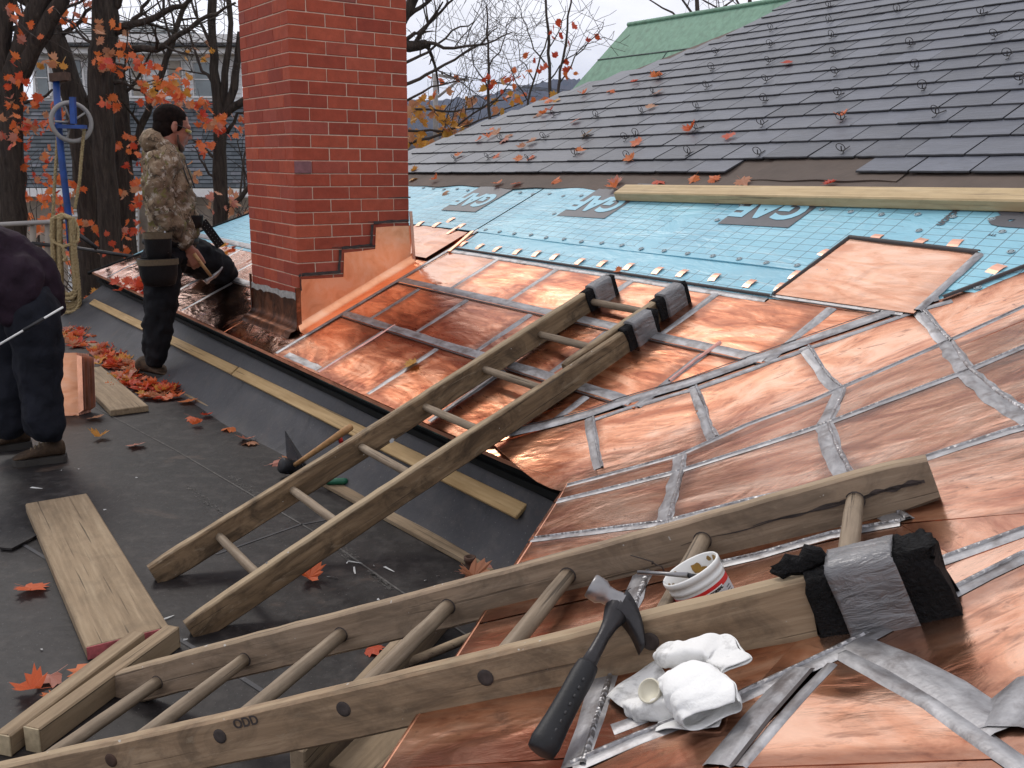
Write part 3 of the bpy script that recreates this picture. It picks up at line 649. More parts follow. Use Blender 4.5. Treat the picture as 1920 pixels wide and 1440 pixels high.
# seams of the main slope
for a, c, v in ((8.5, 5.42, V1), (4.58, uval(V1)-0.02, V1), (4.58, uval(V2)-0.02, V2), (8.2, 5.42, V2)):
    seam([(a, v), (c, v)], 0.052, M_TIN, 0.0085, 0.026*(-1), jag=0.002, edge=1)
seam([(2.28, V3), (uval(V3)-0.03, V3)], 0.05, M_TIN, 0.0095, -0.025, jag=0.002, edge=1)
for u, va, vb in [(u, V0, V1) for u in row0[1:-1]] + [(u, V0, V1) for u in (3.547, 3.02)] + [(u, V1, V2) for u in (8.05, 7.52, 6.99, 6.46, 5.93, 4.30, 3.827, 3.30, 2.78, 2.257)] + [(u, V2, V3) for u in (4.06, 3.547, 3.02, 2.525, 2.0)] + [(2.494, 1.94, V1)]:
    seam([(u, va+0.012), (u, vb-0.012)], 0.040, M_TIN, 0.0074, 0, jag=0.002, edge=None)
seam([(4.07, V0+0.01), (4.07, V1-0.01)], 0.034, M_TIN, 0.0074, 0.004); seam([(4.055, V0+0.01), (4.048, V1+0.05)], 0.014, M_PINK, 0.0098, 0, name='chalk_line', jag=0.003)
seam([(2.262, V1+0.16), (2.257, V2+0.06)], 0.012, M_PINK, 0.0135, 0.01, name='chalk_line', jag=0.004)
seam([(4.597, V0+0.01), (4.585, V1), (4.575, V2), (4.565, V3), (4.60, 3.02)], 0.036, M_TIN, 0.0105, 0, jag=0.001, edge=1)
seam([(4.50, V0+0.028), (4.09, V0+0.028)], 0.05, M_TIN, 0.0074, 0, jag=0.004)
seam([(2.275, V3+0.01), (2.262, 3.24)], 0.014, M_SEAM_DARK, 0.018, 0, name='turned_edge')
seam([(2.262, 3.243), (1.715, 3.213)], 0.018, M_SEAM_DARK, 0.020, 0, name='turned_edge')
seam([(1.712, 3.205), (1.70, V3+0.03)], 0.034, M_TIN, 0.0155, 0, jag=0.002, edge=1)
seam([(4.56, V3+0.004), (2.28, V3+0.004)], 0.014, M_SEAM_DARK, 0.014, 0, name='turned_edge'); seam([(4.56, V3-0.02), (2.28, V3-0.02)], 0.030, M_TIN, 0.0075, 0, jag=0.002)
# valley flashing and its joint
seam([(p[0]+0.024, p[1]+0.004) for p in VAL[:-2]], 0.046, M_TIN, 0.0115, 0, jag=0.001, edge=-1)
seam([(p[0]-0.03, p[1]-0.004) for p in VAL[2:-2]], 0.022, M_TIN, 0.0070, 0, jag=0.004)
seam([(p[0]+0.004, p[1]) for p in VAL[-3:]], 0.016, M_SEAM_DARK, 0.016, 0, name='turned_edge')
# near slope: valley pans, then rows running along the eave, from plan corners
def pq(*pts): return [ruv(*p) for p in pts]
NEARP = [
 [(1062, 930), (1124, 911), (1107, 788), (915, 826)], [(1125, 911), (1340, 846), (1300, 729), (1107, 787)], [(1341, 845), (1573, 752), (1510, 654), (1300, 728)],
 [(1574, 751), (1780, 666), (1720, 582), (1510, 653)], [(1781, 665), (2014, 572), (1960, 497), (1720, 581)],
 [(1038, 948), (1275, 889), (1276, 861), (1056, 924)], [(1275, 889), (1546, 802), (1578, 736), (1277, 860)], [(1546, 802), (1812, 702), (1776, 656), (1580, 735)], [(1812, 702), (2040, 610), (2010, 562), (1778, 655)],
 [(991, 1019), (1244, 985), (1273, 890), (1037, 950)], [(1245, 985), (1590, 905), (1545, 803), (1274, 890)], [(1590, 905), (1945, 800), (1812, 703), (1546, 803)], [(1945, 800), (2180, 715), (2040, 612), (1813, 703)],
 [(893, 1174), (1195, 1105), (1243, 987), (990, 1021)], [(1195, 1105), (1690, 985), (1590, 906), (1244, 987)], [(1690, 985), (2070, 955), (1945, 802), (1591, 906)], [(2070, 955), (2400, 840), (2180, 717), (1946, 801)],
 [(714, 1448), (1082, 1425), (1195, 1107), (892, 1176)], [(1084, 1425), (1410, 1302), (1690, 987), (1196, 1107)], [(1412, 1300), (1590, 1222), (1800, 1052), (1690, 988)], [(1592, 1220), (1990, 1020), (2072, 957), (1802, 1051)], [(1690, 988), (1802, 1054), (2076, 960), (2074, 952)], ]
for q in NEARP: panel(pq(*q), M_COPPER_NEAR, 0.003, 0.002, (7, 6), 0.002)
APX = (1590, 1224)
for q in ([(1060, 1470), (1350, 1444), (1500, 1262), (1400, 1306)], [(1352, 1446), (1905, 1428), (1592, 1226), (1586, 1226)], [(1907, 1428), (2500, 1250), (2400, 816), (1594, 1224)], [(600, 1800), (1120, 1800), (1082, 1427), (728, 1446)], [(1120, 1800), (1900, 1800), (1905, 1430), (1084, 1446)], [(1900, 1800), (3000, 1700), (2500, 1250), (1907, 1430)]):
    panel(pq(*q), M_COPPER_NEAR, 0.003, 0.002, (8, 7), 0.002)
def nseam(pts, w, mat=M_TIN, bead=True, **k):
    L = pq(*pts); seam(L, w, mat, 0.0065, 0, jag=w*0.10, **k)
    if bead:
        o = w*0.30; seam(L, w*0.26, M_SOLDER, 0.0085, -o if bead is True else o, name='solder_bead', jag=w*0.05, bead=0.0016)
nseam([(1107, 788), (1112, 835), (1123, 892)], 0.034); nseam([(1300, 730), (1318, 778), (1338, 830)], 0.036); nseam([(1510, 656), (1536, 700), (1572, 738)], 0.038)
nseam([(1720, 583), (1748, 622), (1776, 655)], 0.042)
nseam([(1064, 921), (1276, 861), (1400, 806), (1525, 760), (1578, 737), (1772, 656), (1920, 592), (2010, 562)], 0.020)
nseam([(1046, 947), (1160, 919), (1273, 890), (1400, 850), (1544, 803), (1690, 748), (1811, 703), (1920, 657), (2040, 612)], 0.026)
nseam([(1276, 862), (1262, 925), (1243, 987), (1195, 1107)], 0.040); nseam([(1575, 740), (1545, 802), (1562, 850), (1590, 905), (1690, 985)], 0.042); nseam([(1776, 656), (1812, 703), (1870, 752), (1945, 801)], 0.046)
nseam([(1000, 1017), (1244, 986), (1400, 946), (1590, 906), (1733, 866), (1894, 814), (1945, 801), (2180, 717)], 0.028)
nseam([(1250, 1092), (1334, 1068), (1420, 1049), (1560, 1009), (1690, 986)], 0.026); nseam([(1690, 1080), (1771, 1058), (1920, 1004), (2072, 956)], 0.028)
nseam([(1195, 1107), (1165, 1185), (1136, 1267), (1104, 1363), (1078, 1446)], 0.040)
nseam([(1075, 1445), (1200, 1392), (1325, 1345), (1420, 1302), (1590, 1222), (1785, 1121), (1920, 1052), (2070, 985)], 0.028)
seam(pq((1150, 1374), (1215, 1350), (1330, 1310)), 0.03, M_TIN, 0.0075, jag=0.002)
seam(pq((1345, 1446), (1420, 1352), (1500, 1262)), 0.034, M_TIN, 0.0085, jag=0.003, edge=1); seam(pq((1390, 1446), (1470, 1352), (1560, 1252)), 0.018, M_TIN, 0.0065, jag=0.003)
seam(pq((1592, 1226), (1680, 1275), (1760, 1322), (1905, 1420), (2000, 1480)), 0.024, M_TIN, 0.0065, 0.008, jag=0.002, edge=None); seam(pq((1604, 1214), (1690, 1250), (1775, 1300), (1890, 1380)), 0.046, M_TIN, 0.0080, -0.002, jag=0.004)
seam(pq((1885, 1378), (1905, 1325), (1950, 1285)), 0.05, M_TIN, 0.0095, jag=0.003)
# drip edges and fascia
def edge_strip(a, b_, name, mat, inset, z0, z1, off=0.0, n=40, thick=0.003, axis=None):
    mb = MB(); pts = [Vc((a[0]+(b_[0]-a[0])*i/n, a[1]+(b_[1]-a[1])*i/n, 0)) for i in range(n+1)]
    nrm = axis; vs = []
    for p in pts:
        q = W(p.x, p.y, 0) + nrm*off; zz = zS(p.x, p.y)
        vs += [q + ZX*(zz+z1), q + ZX*(zz+z0), q + nrm*(-thick) + ZX*(zz+z0), q + nrm*(-thick) + ZX*(zz+z1)]
    mb.add(vs, [(i*4+k, i*4+(k+1) % 4, i*4+4+(k+1) % 4, i*4+4+k) for i in range(n) for k in range(4)])
    return obj(name, mb, mat, cop)
edge_strip((8.95, 1.742), (2.19, 1.742), 'drip_edge', M_COPPER_EDGE, 0, -0.010, 0.004, 0.0, 40, 0.003, -VX)
edge_strip((8.93, 1.80), (2.0, 1.80), 'fascia', M_FASCIA, 0, -0.32, -0.016, 0.0, 40, 0.02, -VX)
edge_strip((8.93, 1.775), (2.05, 1.775), 'fascia_moulding', M_FASCIA, 0, -0.10, -0.075, 0.0, 40, 0.02, -VX)
edge_strip((4.15, 1.796), (2.95, 1.796), 'verdigris_strip', M_VERDIGRIS_FASCIA, 0, -0.072, -0.022, 0.0, 20, 0.003, -VX)
edge_strip((6.3, 1.796), (5.1, 1.796), 'verdigris_strip', M_VERDIGRIS_FASCIA, 0, -0.072, -0.022, 0.0, 20, 0.003, -VX)
eB = Vc((ED[0], ED[1], 0)); e0 = Vc((2.135, 1.742, 0)); nBo = (UX*ED[1] - VX*ED[0]).normalized()
e1 = e0 - eB*3.4
edge_strip((e0.x, e0.y), (e1.x, e1.y), 'drip_edge', M_COPPER_EDGE, 0, -0.012, 0.004, 0.002, 40, 0.003, nBo)
f0 = e0 + Vc((-ED[1], ED[0], 0))*0.06; f1 = e1 + Vc((-ED[1], ED[0], 0))*0.06
edge_strip((f0.x, f0.y), (f1.x, f1.y), 'fascia', M_FASCIA, 0, -0.46, -0.05, 0.0, 40, 0.02, nBo)
# hip edge of the copper and the slates: a lead-grey roll
mb = MB(); mb.tube([W(uhip(v)+0.01, v, zA(v)+0.0) for v in (1.72, 2.2, 2.7, 3.2, 3.6)], 0.016, 8); obj('hip_roll', mb, M_FASCIA, cop)
# copper cleats turned out over the blue sheet
TABS = [(863, 463), (893, 468), (925, 473), (964, 478), (1000, 482), (1034, 488), (1080, 497), (1122, 501), (1172, 507), (1226, 515), (1271, 520), (1333, 528), (1397, 540), (1457, 547)]
TAB3 = [(1632, 456), (1712, 464), (1783, 467), (1535, 484), (1485, 525), (1855, 515), (782, 425), (812, 427), (858, 430), (838, 418)]
tm = {}
def tab(P, n, yaw, L=0.055, w=0.034, mat=M_TAB):
    key = (L, w)
    if key not in tm:
        mb = MB(); vs = []
        for i in range(4):
            t = i/3; z = 0.004 + 0.010*t*(1-t)*4*0.4 + 0.004*t
            vs += [(-w/2, L*t, z), (w/2, L*t, z)]
        mb.add(vs, [(2*i, 2*i+1, 2*i+3, 2*i+2) for i in range(3)]); mb.add([Vc(p)-Z3*0.0015 for p in vs], [(2*i+2, 2*i+3, 2*i+1, 2*i) for i in range(3)])
        tm[key] = mesh('cleat', mb, mat)
    d = (VX + UX*yaw + ZX*SA); M = frame(P, d.cross(n), z=n)
    return link('cleat', tm[key], cop, M)
for x, y in TABS: tab(onA(x, y, 0.004), NA, rnd.uniform(-0.25, 0.15))
for x, y in TAB3: tab(onA(x, y, 0.004), NA, rnd.uniform(-0.3, 0.2), 0.06, 0.042)
tab(onA(838, 440, 0.004), NA, -0.1, 0.11, 0.030)
# loose end of the pan standing up at the top of the chimney seam
b = MB(); P0, P1 = onA(842, 472, 0.01), onA(886, 434, 0.022); dd = (P1-P0); s_ = dd.cross(NA).normalized()
b.box((P0+P1)/2, dd*0.5, s_*0.012, NA*0.004); obj('loose_strip', b, M_COPPER_EDGE, cop)
# ------------------------------------------------------------------ blue underlayment with its print (local axes: x towards the viewer along the eave, y up the slope)
MA = frame(W(0, 1.79, zA(1.79)), -UX, z=NA); MAi = MA.inverted()
def LA(u, v, h=0.0): return MAi @ (W(u, v, zA(v)) + NA*h)
CS = math.cos(math.atan(SA))
mem = thing('blue_underlayment', 'light blue roof underlayment with printed grid and dark logo patches', 'underlayment', W(4, 3.2, zA(3.2)))
def sheet(name, poly, h, mat, parent, seg=0.12, wav=0.0, kind=None):
    """thin sheet over the slope between a lower and an upper line given as functions of u"""
    u0, u1, lo, hi = poly; n = max(2, int(abs(u1-u0)/seg)); mb = MB(); vs = []
    for i in range(n+1):
        u = u0+(u1-u0)*i/n; a, c = lo(u), hi(u)
        for k in range(5):
            v = a+(c-a)*k/4; vs.append(LA(u, v, h + wav*math.sin(u*4.3+k*1.7)*math.sin(u*1.7+k)))
    fs = [(i*5+k, (i+1)*5+k, (i+1)*5+k+1, i*5+k+1) for i in range(n) for k in range(4)]
    if ((Vc(vs[5])-Vc(vs[0])).cross(Vc(vs[1])-Vc(vs[0]))).z < 0: fs = [f[::-1] for f in fs]
    mb.add(vs, fs, 0, True)
    ed = [i*5 for i in range(n+1)]; top = [vs[i] for i in ed]; bot = [Vc(p)-Z3*min(0.006, h*0.8) for p in top]
    mb.add(top+bot, [(i, i+1, n+2+i, n+1+i) for i in range(n)], 0)
    return obj(name, mb, mat, parent, MA, kind)
sheet('underlayment_sheet', (4.56, 1.35, lambda u: max(V3-0.01, 2.50 if u > 9 else 0), lambda u: 3.06), 0.0045, M_BLUE, mem, 0.1, 0.0015)
sheet('underlayment_sheet', (4.60, 1.05, lambda u: 2.995+0.004*math.sin(u*3), lambda u: 3.66), 0.0090, M_BLUE, mem, 0.1, 0.002)
sheet('underlayment_sheet', (uhip(3.0), 4.62, lambda u: 3.0-0.0*u, lambda u: 3.62 if u < uhip(3.62) else 1.72+(8.95-u)/0.85), 0.0075, M_BLUE, mem, 0.1, 0.002)
sheet('underlayment_sheet', (8.9, 5.36, lambda u: 1.75+0.01 if u > uhip(2.0) else V2-0.03, lambda u: max(V2-0.02 if u < uhip(2.3) else 1.77, min(3.05, 1.72+(8.95-u)/0.85))), 0.0042, M_BLUE, mem, 0.1, 0.001)
# dark logo patches with the letters reversed out in blue, upside down from here
def text_mesh(txt, size, bold=0.0, ext=0.0005):
    c = bpy.data.curves.new('txt', 'FONT'); c.body = txt; c.size = size; c.offset = bold; c.extrude = ext; c.align_x = 'CENTER'; c.align_y = 'CENTER'; c.resolution_u = 4
    o = bpy.data.objects.new('txt', c); COL.objects.link(o)
    dg = bpy.context.evaluated_depsgraph_get(); me = bpy.data.meshes.new_from_object(o.evaluated_get(dg))
    bpy.data.objects.remove(o); return me
def print_text(txt, u, v, size, mat, h, parent, stretch=1.0, bold=0.0, flip=True, base=None, name='lettering'):
    me = text_mesh(txt, size, bold); me.materials.clear(); me.materials.append(mat)
    for p in me.vertices: p.co.x *= stretch
    T = Matrix.Translation(LA(u, v, h)); Rr = Matrix.Rotation(math.pi if flip else 0, 4, 'Z')
    return link(name, me, parent, MA @ T @ Rr)
for u in (5.085, 3.925, 2.785):
    mb = MB(); vl = 3.275-0.040*(u-2.8); a, c = LA(u+0.195, vl-0.006, 0.0122), LA(u-0.195, vl+0.006, 0.0122); d, e_ = LA(u-0.195, 3.60, 0.0122), LA(u+0.195, 3.60, 0.0122)
    mb.add([a, c, d, e_], [(0, 1, 2, 3)]); obj('logo_patch', mb, M_PRINT, mem, MA)
    print_text('GAF', u+0.01, vl+0.145, 0.225, M_PRINT_BLUE, 0.0140, mem, 0.88, 0.010)
print_text('R', 1.74, 3.47, 0.20, M_PRINT, 0.0128, mem, 1.5, 0.012); pm = print_text('Roof Deck Protection', 1.965, 3.58, 0.056, M_PRINT, 0.0128, mem, 1.0, 0.001, flip=False); pm.matrix_basis = WM['blue_underlayment'].inverted() @ MA @ Matrix.Translation(LA(1.965, 3.60, 0.0128)) @ Matrix.Rotation(-math.pi/2, 4, 'Z'); print_text('TM', 1.74, 3.335, 0.022, M_PRINT, 0.0128, mem)
# button caps
cm = MB(); cm.lathe([(0.0135, 0.0), (0.0135, 0.0015), (0.011, 0.0022), (0.004, 0.0022), (0.003, 0.004), (0.0, 0.004)], (0, 0, 0), Z3, 12); cm.lathe([(0.0105, 0.0023), (0.0085, 0.0027), (0.0065, 0.0023)], (0, 0, 0), Z3, 12, 1, capb=False); cmesh = mesh('button_cap', cm, [M_CAP, M_CAP_DARK])
def cap(u, v): link('button_cap', cmesh, mem, MA @ Matrix.Translation(LA(u, v, 0.0118)))
u = 4.52
while u > 1.5: cap(u, 3.02 + rnd.uniform(-.006, .006), ); u -= 0.146
u = 5.95
while u > 1.3:
    if not any(abs(u-q) < 0.2 for q in (5.085, 3.925, 2.785)): cap(u, 3.435 + rnd.uniform(-.01, .01))
    u -= 0.148
for u, v in ((4.16, 3.24), (3.01, 3.30), (2.25, 3.25), (2.02, 3.33), (1.72, 3.36), (1.62, 3.24)): cap(u, v)

# ------------------------------------------------------------------ slates
slr = thing('slate_roof', 'grey slate roof in straight courses with wire snow guards, stepped hip edge', 'slate roof', W(4, 5, zA(5)), kind='structure')
SK = 0.033                                        # the courses run very slightly out of line with the eave
def vk(k, u):
    base = {-3: 3.585, -2: 3.722, -1: 3.868}
    v = base[k] if k in base else 4.052 + 0.159*k
    return v - SK*(u-3.0)
sheet('felt', (7.2, 0.6, lambda u: 3.545-0.028*(u-3.0) + 0.012*math.sin(u*6.1)+0.008*math.sin(u*15), lambda u: 4.0), 0.0135, M_FELT, slr, 0.06, 0.003)
sheet('felt', (3.16, 2.36, lambda u: 3.665-0.028*(u-3.0) + 0.006*math.sin(u*21), lambda u: 3.99), 0.0195, M_FELT, slr, 0.04, 0.002)
b = MB(); b.add([LA(u, v, -0.004) for u, v in ((7.2, 3.55), (0.2, 3.55), (-0.8, 7.6), (4.5, 7.6))], [(0, 1, 2, 3)])
obj('roof_boards', b, M_FELT, slr, MA)
HIP = [(3.3, 7.63), (3.95, 7.03), (4.42, 6.74), (4.58, 6.64), (5.11, 6.18), (5.42, 5.68), (5.81, 5.40), (6.39, 5.28), (6.63, 5.22), (7.4, 4.9)]
def uh(v):
    for a, c in zip(HIP, HIP[1:]):
        if a[0] <= v <= c[0]: return a[1]+(c[1]-a[1])*(v-a[0])/(c[0]-a[0])
    return HIP[-1][1]
SW, SL = 0.247, 0.40
slm = {}
def slate_mesh(w, var):
    key = (round(w, 2), var)
    if key not in slm:
        q = random.Random(var*31+int(w*100)); mb = MB(); n = 7; t = 0.0085; L = 0.345
        lowy = [q.uniform(-0.0025, 0.002) for _ in range(n)]; lowy[0] += 0.002; lowy[-1] += 0.002
        xs = [-w/2 + w*i/(n-1) for i in range(n)]
        top = [Vc((x, y, t)) for x, y in zip(xs, lowy)]; bev = [Vc((x, y-0.0035, t-0.0045+q.uniform(-.001, .001))) for x, y in zip(xs, lowy)]; bot = [Vc((x, y-0.003, 0)) for x, y in zip(xs, lowy)]
        up_ = [Vc((-w/2, L, t)), Vc((w/2, L, t))]; upb = [Vc((-w/2, L, 0)), Vc((w/2, L, 0))]
        vs = top+bev+bot+up_+upb
        mb.add(vs, [tuple(range(n)) + (3*n+1, 3*n)], 0)
        mb.add(vs, [(i, n+i, n+i+1, i+1) for i in range(n-1)] + [(n+i, 2*n+i, 2*n+i+1, n+i+1) for i in range(n-1)] + [(0, 3*n, 3*n+2, 2*n, n), (n-1, 2*n-1, 3*n-1, 3*n+3, 3*n+1)], 1)
        slm[key] = mesh('slate', mb, [M_SLATE, M_SLATE_EDGE])
    return slm[key]
cands = []
for k in range(-2, 20):
    v3 = vk(k, 3.0)
    srnd = random.Random(100+k); u = (0.2 if k % 2 else 0.2+SW/2) + 0.01*srnd.uniform(-1, 1); end = uh(v3+0.05)
    while u < end + 0.02:
        w = SW*srnd.choice([0.95, 0.98, 1.0, 1.0, 1.02, 1.05]); uc = u + w/2
        if uc + w/2 > end + 0.05: w = max(0.08, end + 0.03 - u); uc = u + w/2
        v = vk(k, uc)
        px = None
        P = W(uc, v, zA(v)); d = P - CAM; z = d.dot(fw)
        px = (960 + F_PX*d.dot(rt)/z, 720 - F_PX*d.dot(up)/z)
        skip = (k == -2 and 1392 < px[0] < 1652)
        vis = -90 < px[0] < 1990 and -60 < px[1] < 400
        if not skip: cands.append((not vis, px[1] > 0 and -1*z or -1*z, uc, v, w, k))
        u += w + 0.0065
vis = sorted([c for c in cands if not c[0]], key=lambda c: -c[1])
hid = [c for c in cands if c[0]]
def slate_M(uc, v, q, k):
    # each slate lies on the ones below it: its tail is lifted, its head is low
    tail = 0.0215 + (0.004 if k < 0 else 0.0) + q.uniform(-0.001, 0.0025)
    a = -math.atan((tail-0.004)/0.345) ; T = Matrix.Translation(LA(uc, v, tail))
    return MA @ T @ Matrix.Rotation(q.uniform(-0.004, 0.004) + SK*0.9, 4, 'Z') @ Matrix.Rotation(a, 4, 'X') @ Matrix.Rotation(q.uniform(-0.006, 0.006), 4, 'Y')
q = random.Random(11); far = MB()
def add_mesh_to(mb, me, M):
    mb.add([M @ p.co for p in me.vertices], [tuple(p.vertices) for p in me.polygons]); 
    for i, p in enumerate(me.polygons): mb.m[len(mb.m)-len(me.polygons)+i] = p.material_index
for i, (_, _, uc, v, w, k) in enumerate(vis + hid):
    me = slate_mesh(w, q.randrange(6)); M = slate_M(uc, v, q, k)
    if i < min(298, len(vis)): link('slate', me, slr, M)
    else: add_mesh_to(far, me, M)
obj('farther_slates', far, [M_SLATE, M_SLATE_EDGE], slr, None, 'stuff')
# wire loop snow guards
g = MB(); ring = [Vc((0.023*math.sin(2*math.pi*i/14), -0.005 + 0.006*math.cos(2*math.pi*i/14), 0.031 - 0.023*math.cos(2*math.pi*i/14))) for i in range(15)]
g.tube(ring, 0.0019, 6, cap=False); g.tube([Vc((0, 0.06, 0.002)), Vc((0, 0.01, 0.006)), Vc((0, -0.004, 0.012)), Vc((0.002, -0.002, 0.036))], 0.0028, 6)
g.tube([Vc((0.012, -0.004, 0.011)), Vc((0.014, -0.022, 0.003)), Vc((0.002, -0.03, 0.002))], 0.0022, 5)
gm = mesh('snow_guard', g, M_WIRE)
GUARDS = [(1345, 91), (1337, 121), (1328, 155), (1309, 194), (1308, 233), (1294, 279), (1449, 47), (1447, 77), (1445, 108), (1440, 143), (1436, 181), (1432, 225), (1557, 4), (1557, 32), (1562, 61), (1566, 93), (1570, 129), (1575, 170), (1581, 216), (1583, 275), (1685, 12), (1709, 76), (1719, 118), (1733, 158), (1759, 205), (1842, 18), (1868, 60), (1892, 97), (1916, 142), (1426, 281), (1227, 166), (1240, 135), (1042, 208), (1101, 248), (1176, 252), (1121, 210), (1206, 202), (1196, 245), (942, 253), (1023, 250), (857, 290), (919, 288), (995, 291), (1082, 281), (1180, 287)]
for x, y in GUARDS:
    P = onA(x, y+9, 0.030); u, v, _ = uv(P)
    link('snow_guard', gm, slr, MA @ Matrix.Translation(LA(u, v, 0.030)) @ Matrix.Rotation(rnd.uniform(-0.25, 0.25), 4, 'Z') @ Matrix.Rotation(rnd.uniform(-0.2, 0.1), 4, 'X'))
# staging plank on the roof
A, B_ = onA(1166, 369, 0.012), onA(2010, 389, 0.012)
board('roof_plank', A, B_, 0.105, 0.05, NA, M_LUMBER, 'long pale timber plank lying along the foot of the slates', 'plank', None, 0.006)

# ------------------------------------------------------------------ chimney
CU, CV, CW, CD = 4.7035, 1.9375, 0.705, 0.682     # near corner, size along u, size along v
ch = thing('brick_chimney', 'tall red brick chimney with stepped copper flashing at its foot', 'chimney', W(CU+CW/2, CV+CD/2, zA(CV)))
ZL, CO = 2.11, 0.0667
mb = MB(); mb.box(W(CU+CW/2, CV+CD/2, 1.9), UX*(CW/2-0.0045), VX*(CD/2-0.0045), ZX*1.6); obj('mortar_core', mb, M_MORTAR, ch)
brm = {}
def brick_mesh(l, d):
    key = (round(l, 3), round(d, 3))
    if key not in brm:
        mb = MB(); mb.cbox((0, 0, 0), X3*l/2, Y3*d/2, Z3*(CO-0.0040)/2, 0.003); brm[key] = mesh('brick', mb, M_BRICK)
    return brm[key]
RotC = Matrix(((VX.x, UX.x, 0, 0), (VX.y, UX.y, 0, 0), (0, 0, 1, 0), (0, 0, 0, 1)))   # local x = v, local y = u
hidb = MB(); J = 0.0038; q = random.Random(5)
def put(v0, v1, u0, u1, z, seen):
    jj = q.uniform(-0.0006, 0.0010)
    M = Matrix.Translation(W(CU+(u0+u1)/2, CV+(v0+v1)/2, z)) @ RotC
    me = brick_mesh(abs(v1-v0)-J, abs(u1-u0)-J)
    if seen:
        o = link('brick', me, ch, M @ Matrix.Translation(Vc((-jj, -jj, 0))))
        return o
    add_mesh_to(hidb, me, M)
for j in range(-26, 22):
    z = ZL + CO*(j+0.5); seen = j <= 1 and z > 0.48
    if j % 2:
        right = [(0, 0.205), (0.205, 0.385), (0.385, 0.585), (0.585, CD)]; left = [(0.102, 0.305), (0.305, 0.505), (0.505, CW)]
    else:
        right = [(0.102, 0.315), (0.315, 0.487), (0.487, CD)]; left = [(0, 0.205), (0.205, 0.405), (0.405, 0.605), (0.605, CW)]
    for a, c in right:
        put(a, c, 0, 0.102, z, seen)
    for a, c in left: put(0, 0.102, a, c, z, seen)
    for a in range(3):                              # far sides
        put(CD-0.102, CD, 0.102+a*0.2+J, 0.102+(a+1)*0.2, z, False); put(0.102+a*0.16, 0.102+(a+1)*0.16-J, CW-0.102, CW, z, False)
obj('hidden_brickwork', hidb, M_BRICK, ch, None, 'stuff')
# the one purple closer in the near corner
pb = MB(); pz = ZL + CO*(-11.5); pb.cbox(W(CU+0.045, CV+0.052, pz), UX*0.050, VX*0.047, ZX*(CO-0.0050)/2, 0.003); obj('purple_brick', pb, M_BRICK_PURPLE, ch, None, None, 'dull purple brick end in the near corner')
mb = MB(); mb.box(W(CU+CW/2, CV+CD/2, ZL+CO*22+0.05), UX*(CW/2+0.03), VX*(CD/2+0.03), ZX*0.05); obj('chimney_cap', mb, M_MORTAR_GREY, ch)
# stepped flashing on the face towards the valley
NF = -UX
def face(x, y, off=0.006): return onU(x, y, CU-off)
STEP = [(565.5, 524), (606, 522), (644, 519.5), (645.5, 474), (675, 471), (703.7, 467), (705, 426.5), (740, 424), (768.8, 423.4), (771, 455)]
low = [W(CU-0.006, v, zA(v)+0.055) for v in (CV+CD, CV+CD*0.75, CV+CD*0.5, CV+CD*0.25, CV-0.004)]
poly = [face(*p) for p in STEP] + low; mb = MB(); mb.prism(poly, UX*0.004); obj('step_flashing', mb, M_COPPER_NEW, ch)
SO = [(561, 521), (566, 518.5), (606, 515.5), (639, 512.5), (641, 468.5), (674, 465), (699, 461.5), (701, 421), (738, 418), (767, 416.5)]
mb = MB()
for i in range(len(SO)-1):
    a, c = Vc(SO[i]), Vc(SO[i+1]); d = (c-a)
    n = max(2, int(d.length/7)); ins = [Vc(p) for p in STEP]
    A_ = face(*SO[i], 0.0085); B2 = face(*SO[i+1], 0.0085); t = (B2-A_).normalized(); s = t.cross(NF)
    wv = [0.0075+q.uniform(-0.003, 0.003) for _ in range(n+1)]
    L = []
    for k in range(n+1):
        p = A_.lerp(B2, k/n) - s*0.010; L += [p + s*wv[k], p - s*wv[n-k]]
    mb.add(L, [(2*k, 2*k+2, 2*k+3, 2*k+1) for k in range(n)])
obj('raked_joint', mb, M_DARK, ch)
mb = MB()
for (x0, y0, x1, y1) in ((565, 513, 640, 508), (622, 464, 704, 461), (690, 416, 766, 413), (728, 371, 770, 370), (563, 521, 565, 545)):
    A_, B2 = face(x0, y0, 0.0075), face(x1, y1, 0.0075); s = (B2-A_).normalized().cross(NF)*0.0038
    mb.add([A_+s*0.4, A_-s*0.4, B2-s, B2+s], [(0, 1, 2, 3)])
obj('open_joint', mb, M_DARK, ch)
# flange where the new flashing turns out on to the roof
mb = MB(); rowsf = []
for i in range(13):
    v = CV-0.012 + (CD+0.03)*i/12; r = []
    for k in range(9):
        a = math.pi/2*k/8; rr = 0.042
        r.append(W(CU-0.005-rr+rr*math.cos(a), v, zA(v)+0.066-0.057*math.sin(a)) if k < 8 else W(CU-0.112, v, zA(v)+0.007))
    rowsf.append(r)
mb.add([p for r in rowsf for p in r], [(i*9+k, (i+1)*9+k, (i+1)*9+k+1, i*9+k+1) for i in range(12) for k in range(8)], 0, True); obj('base_flashing', mb, M_COPPER_NEW, ch)
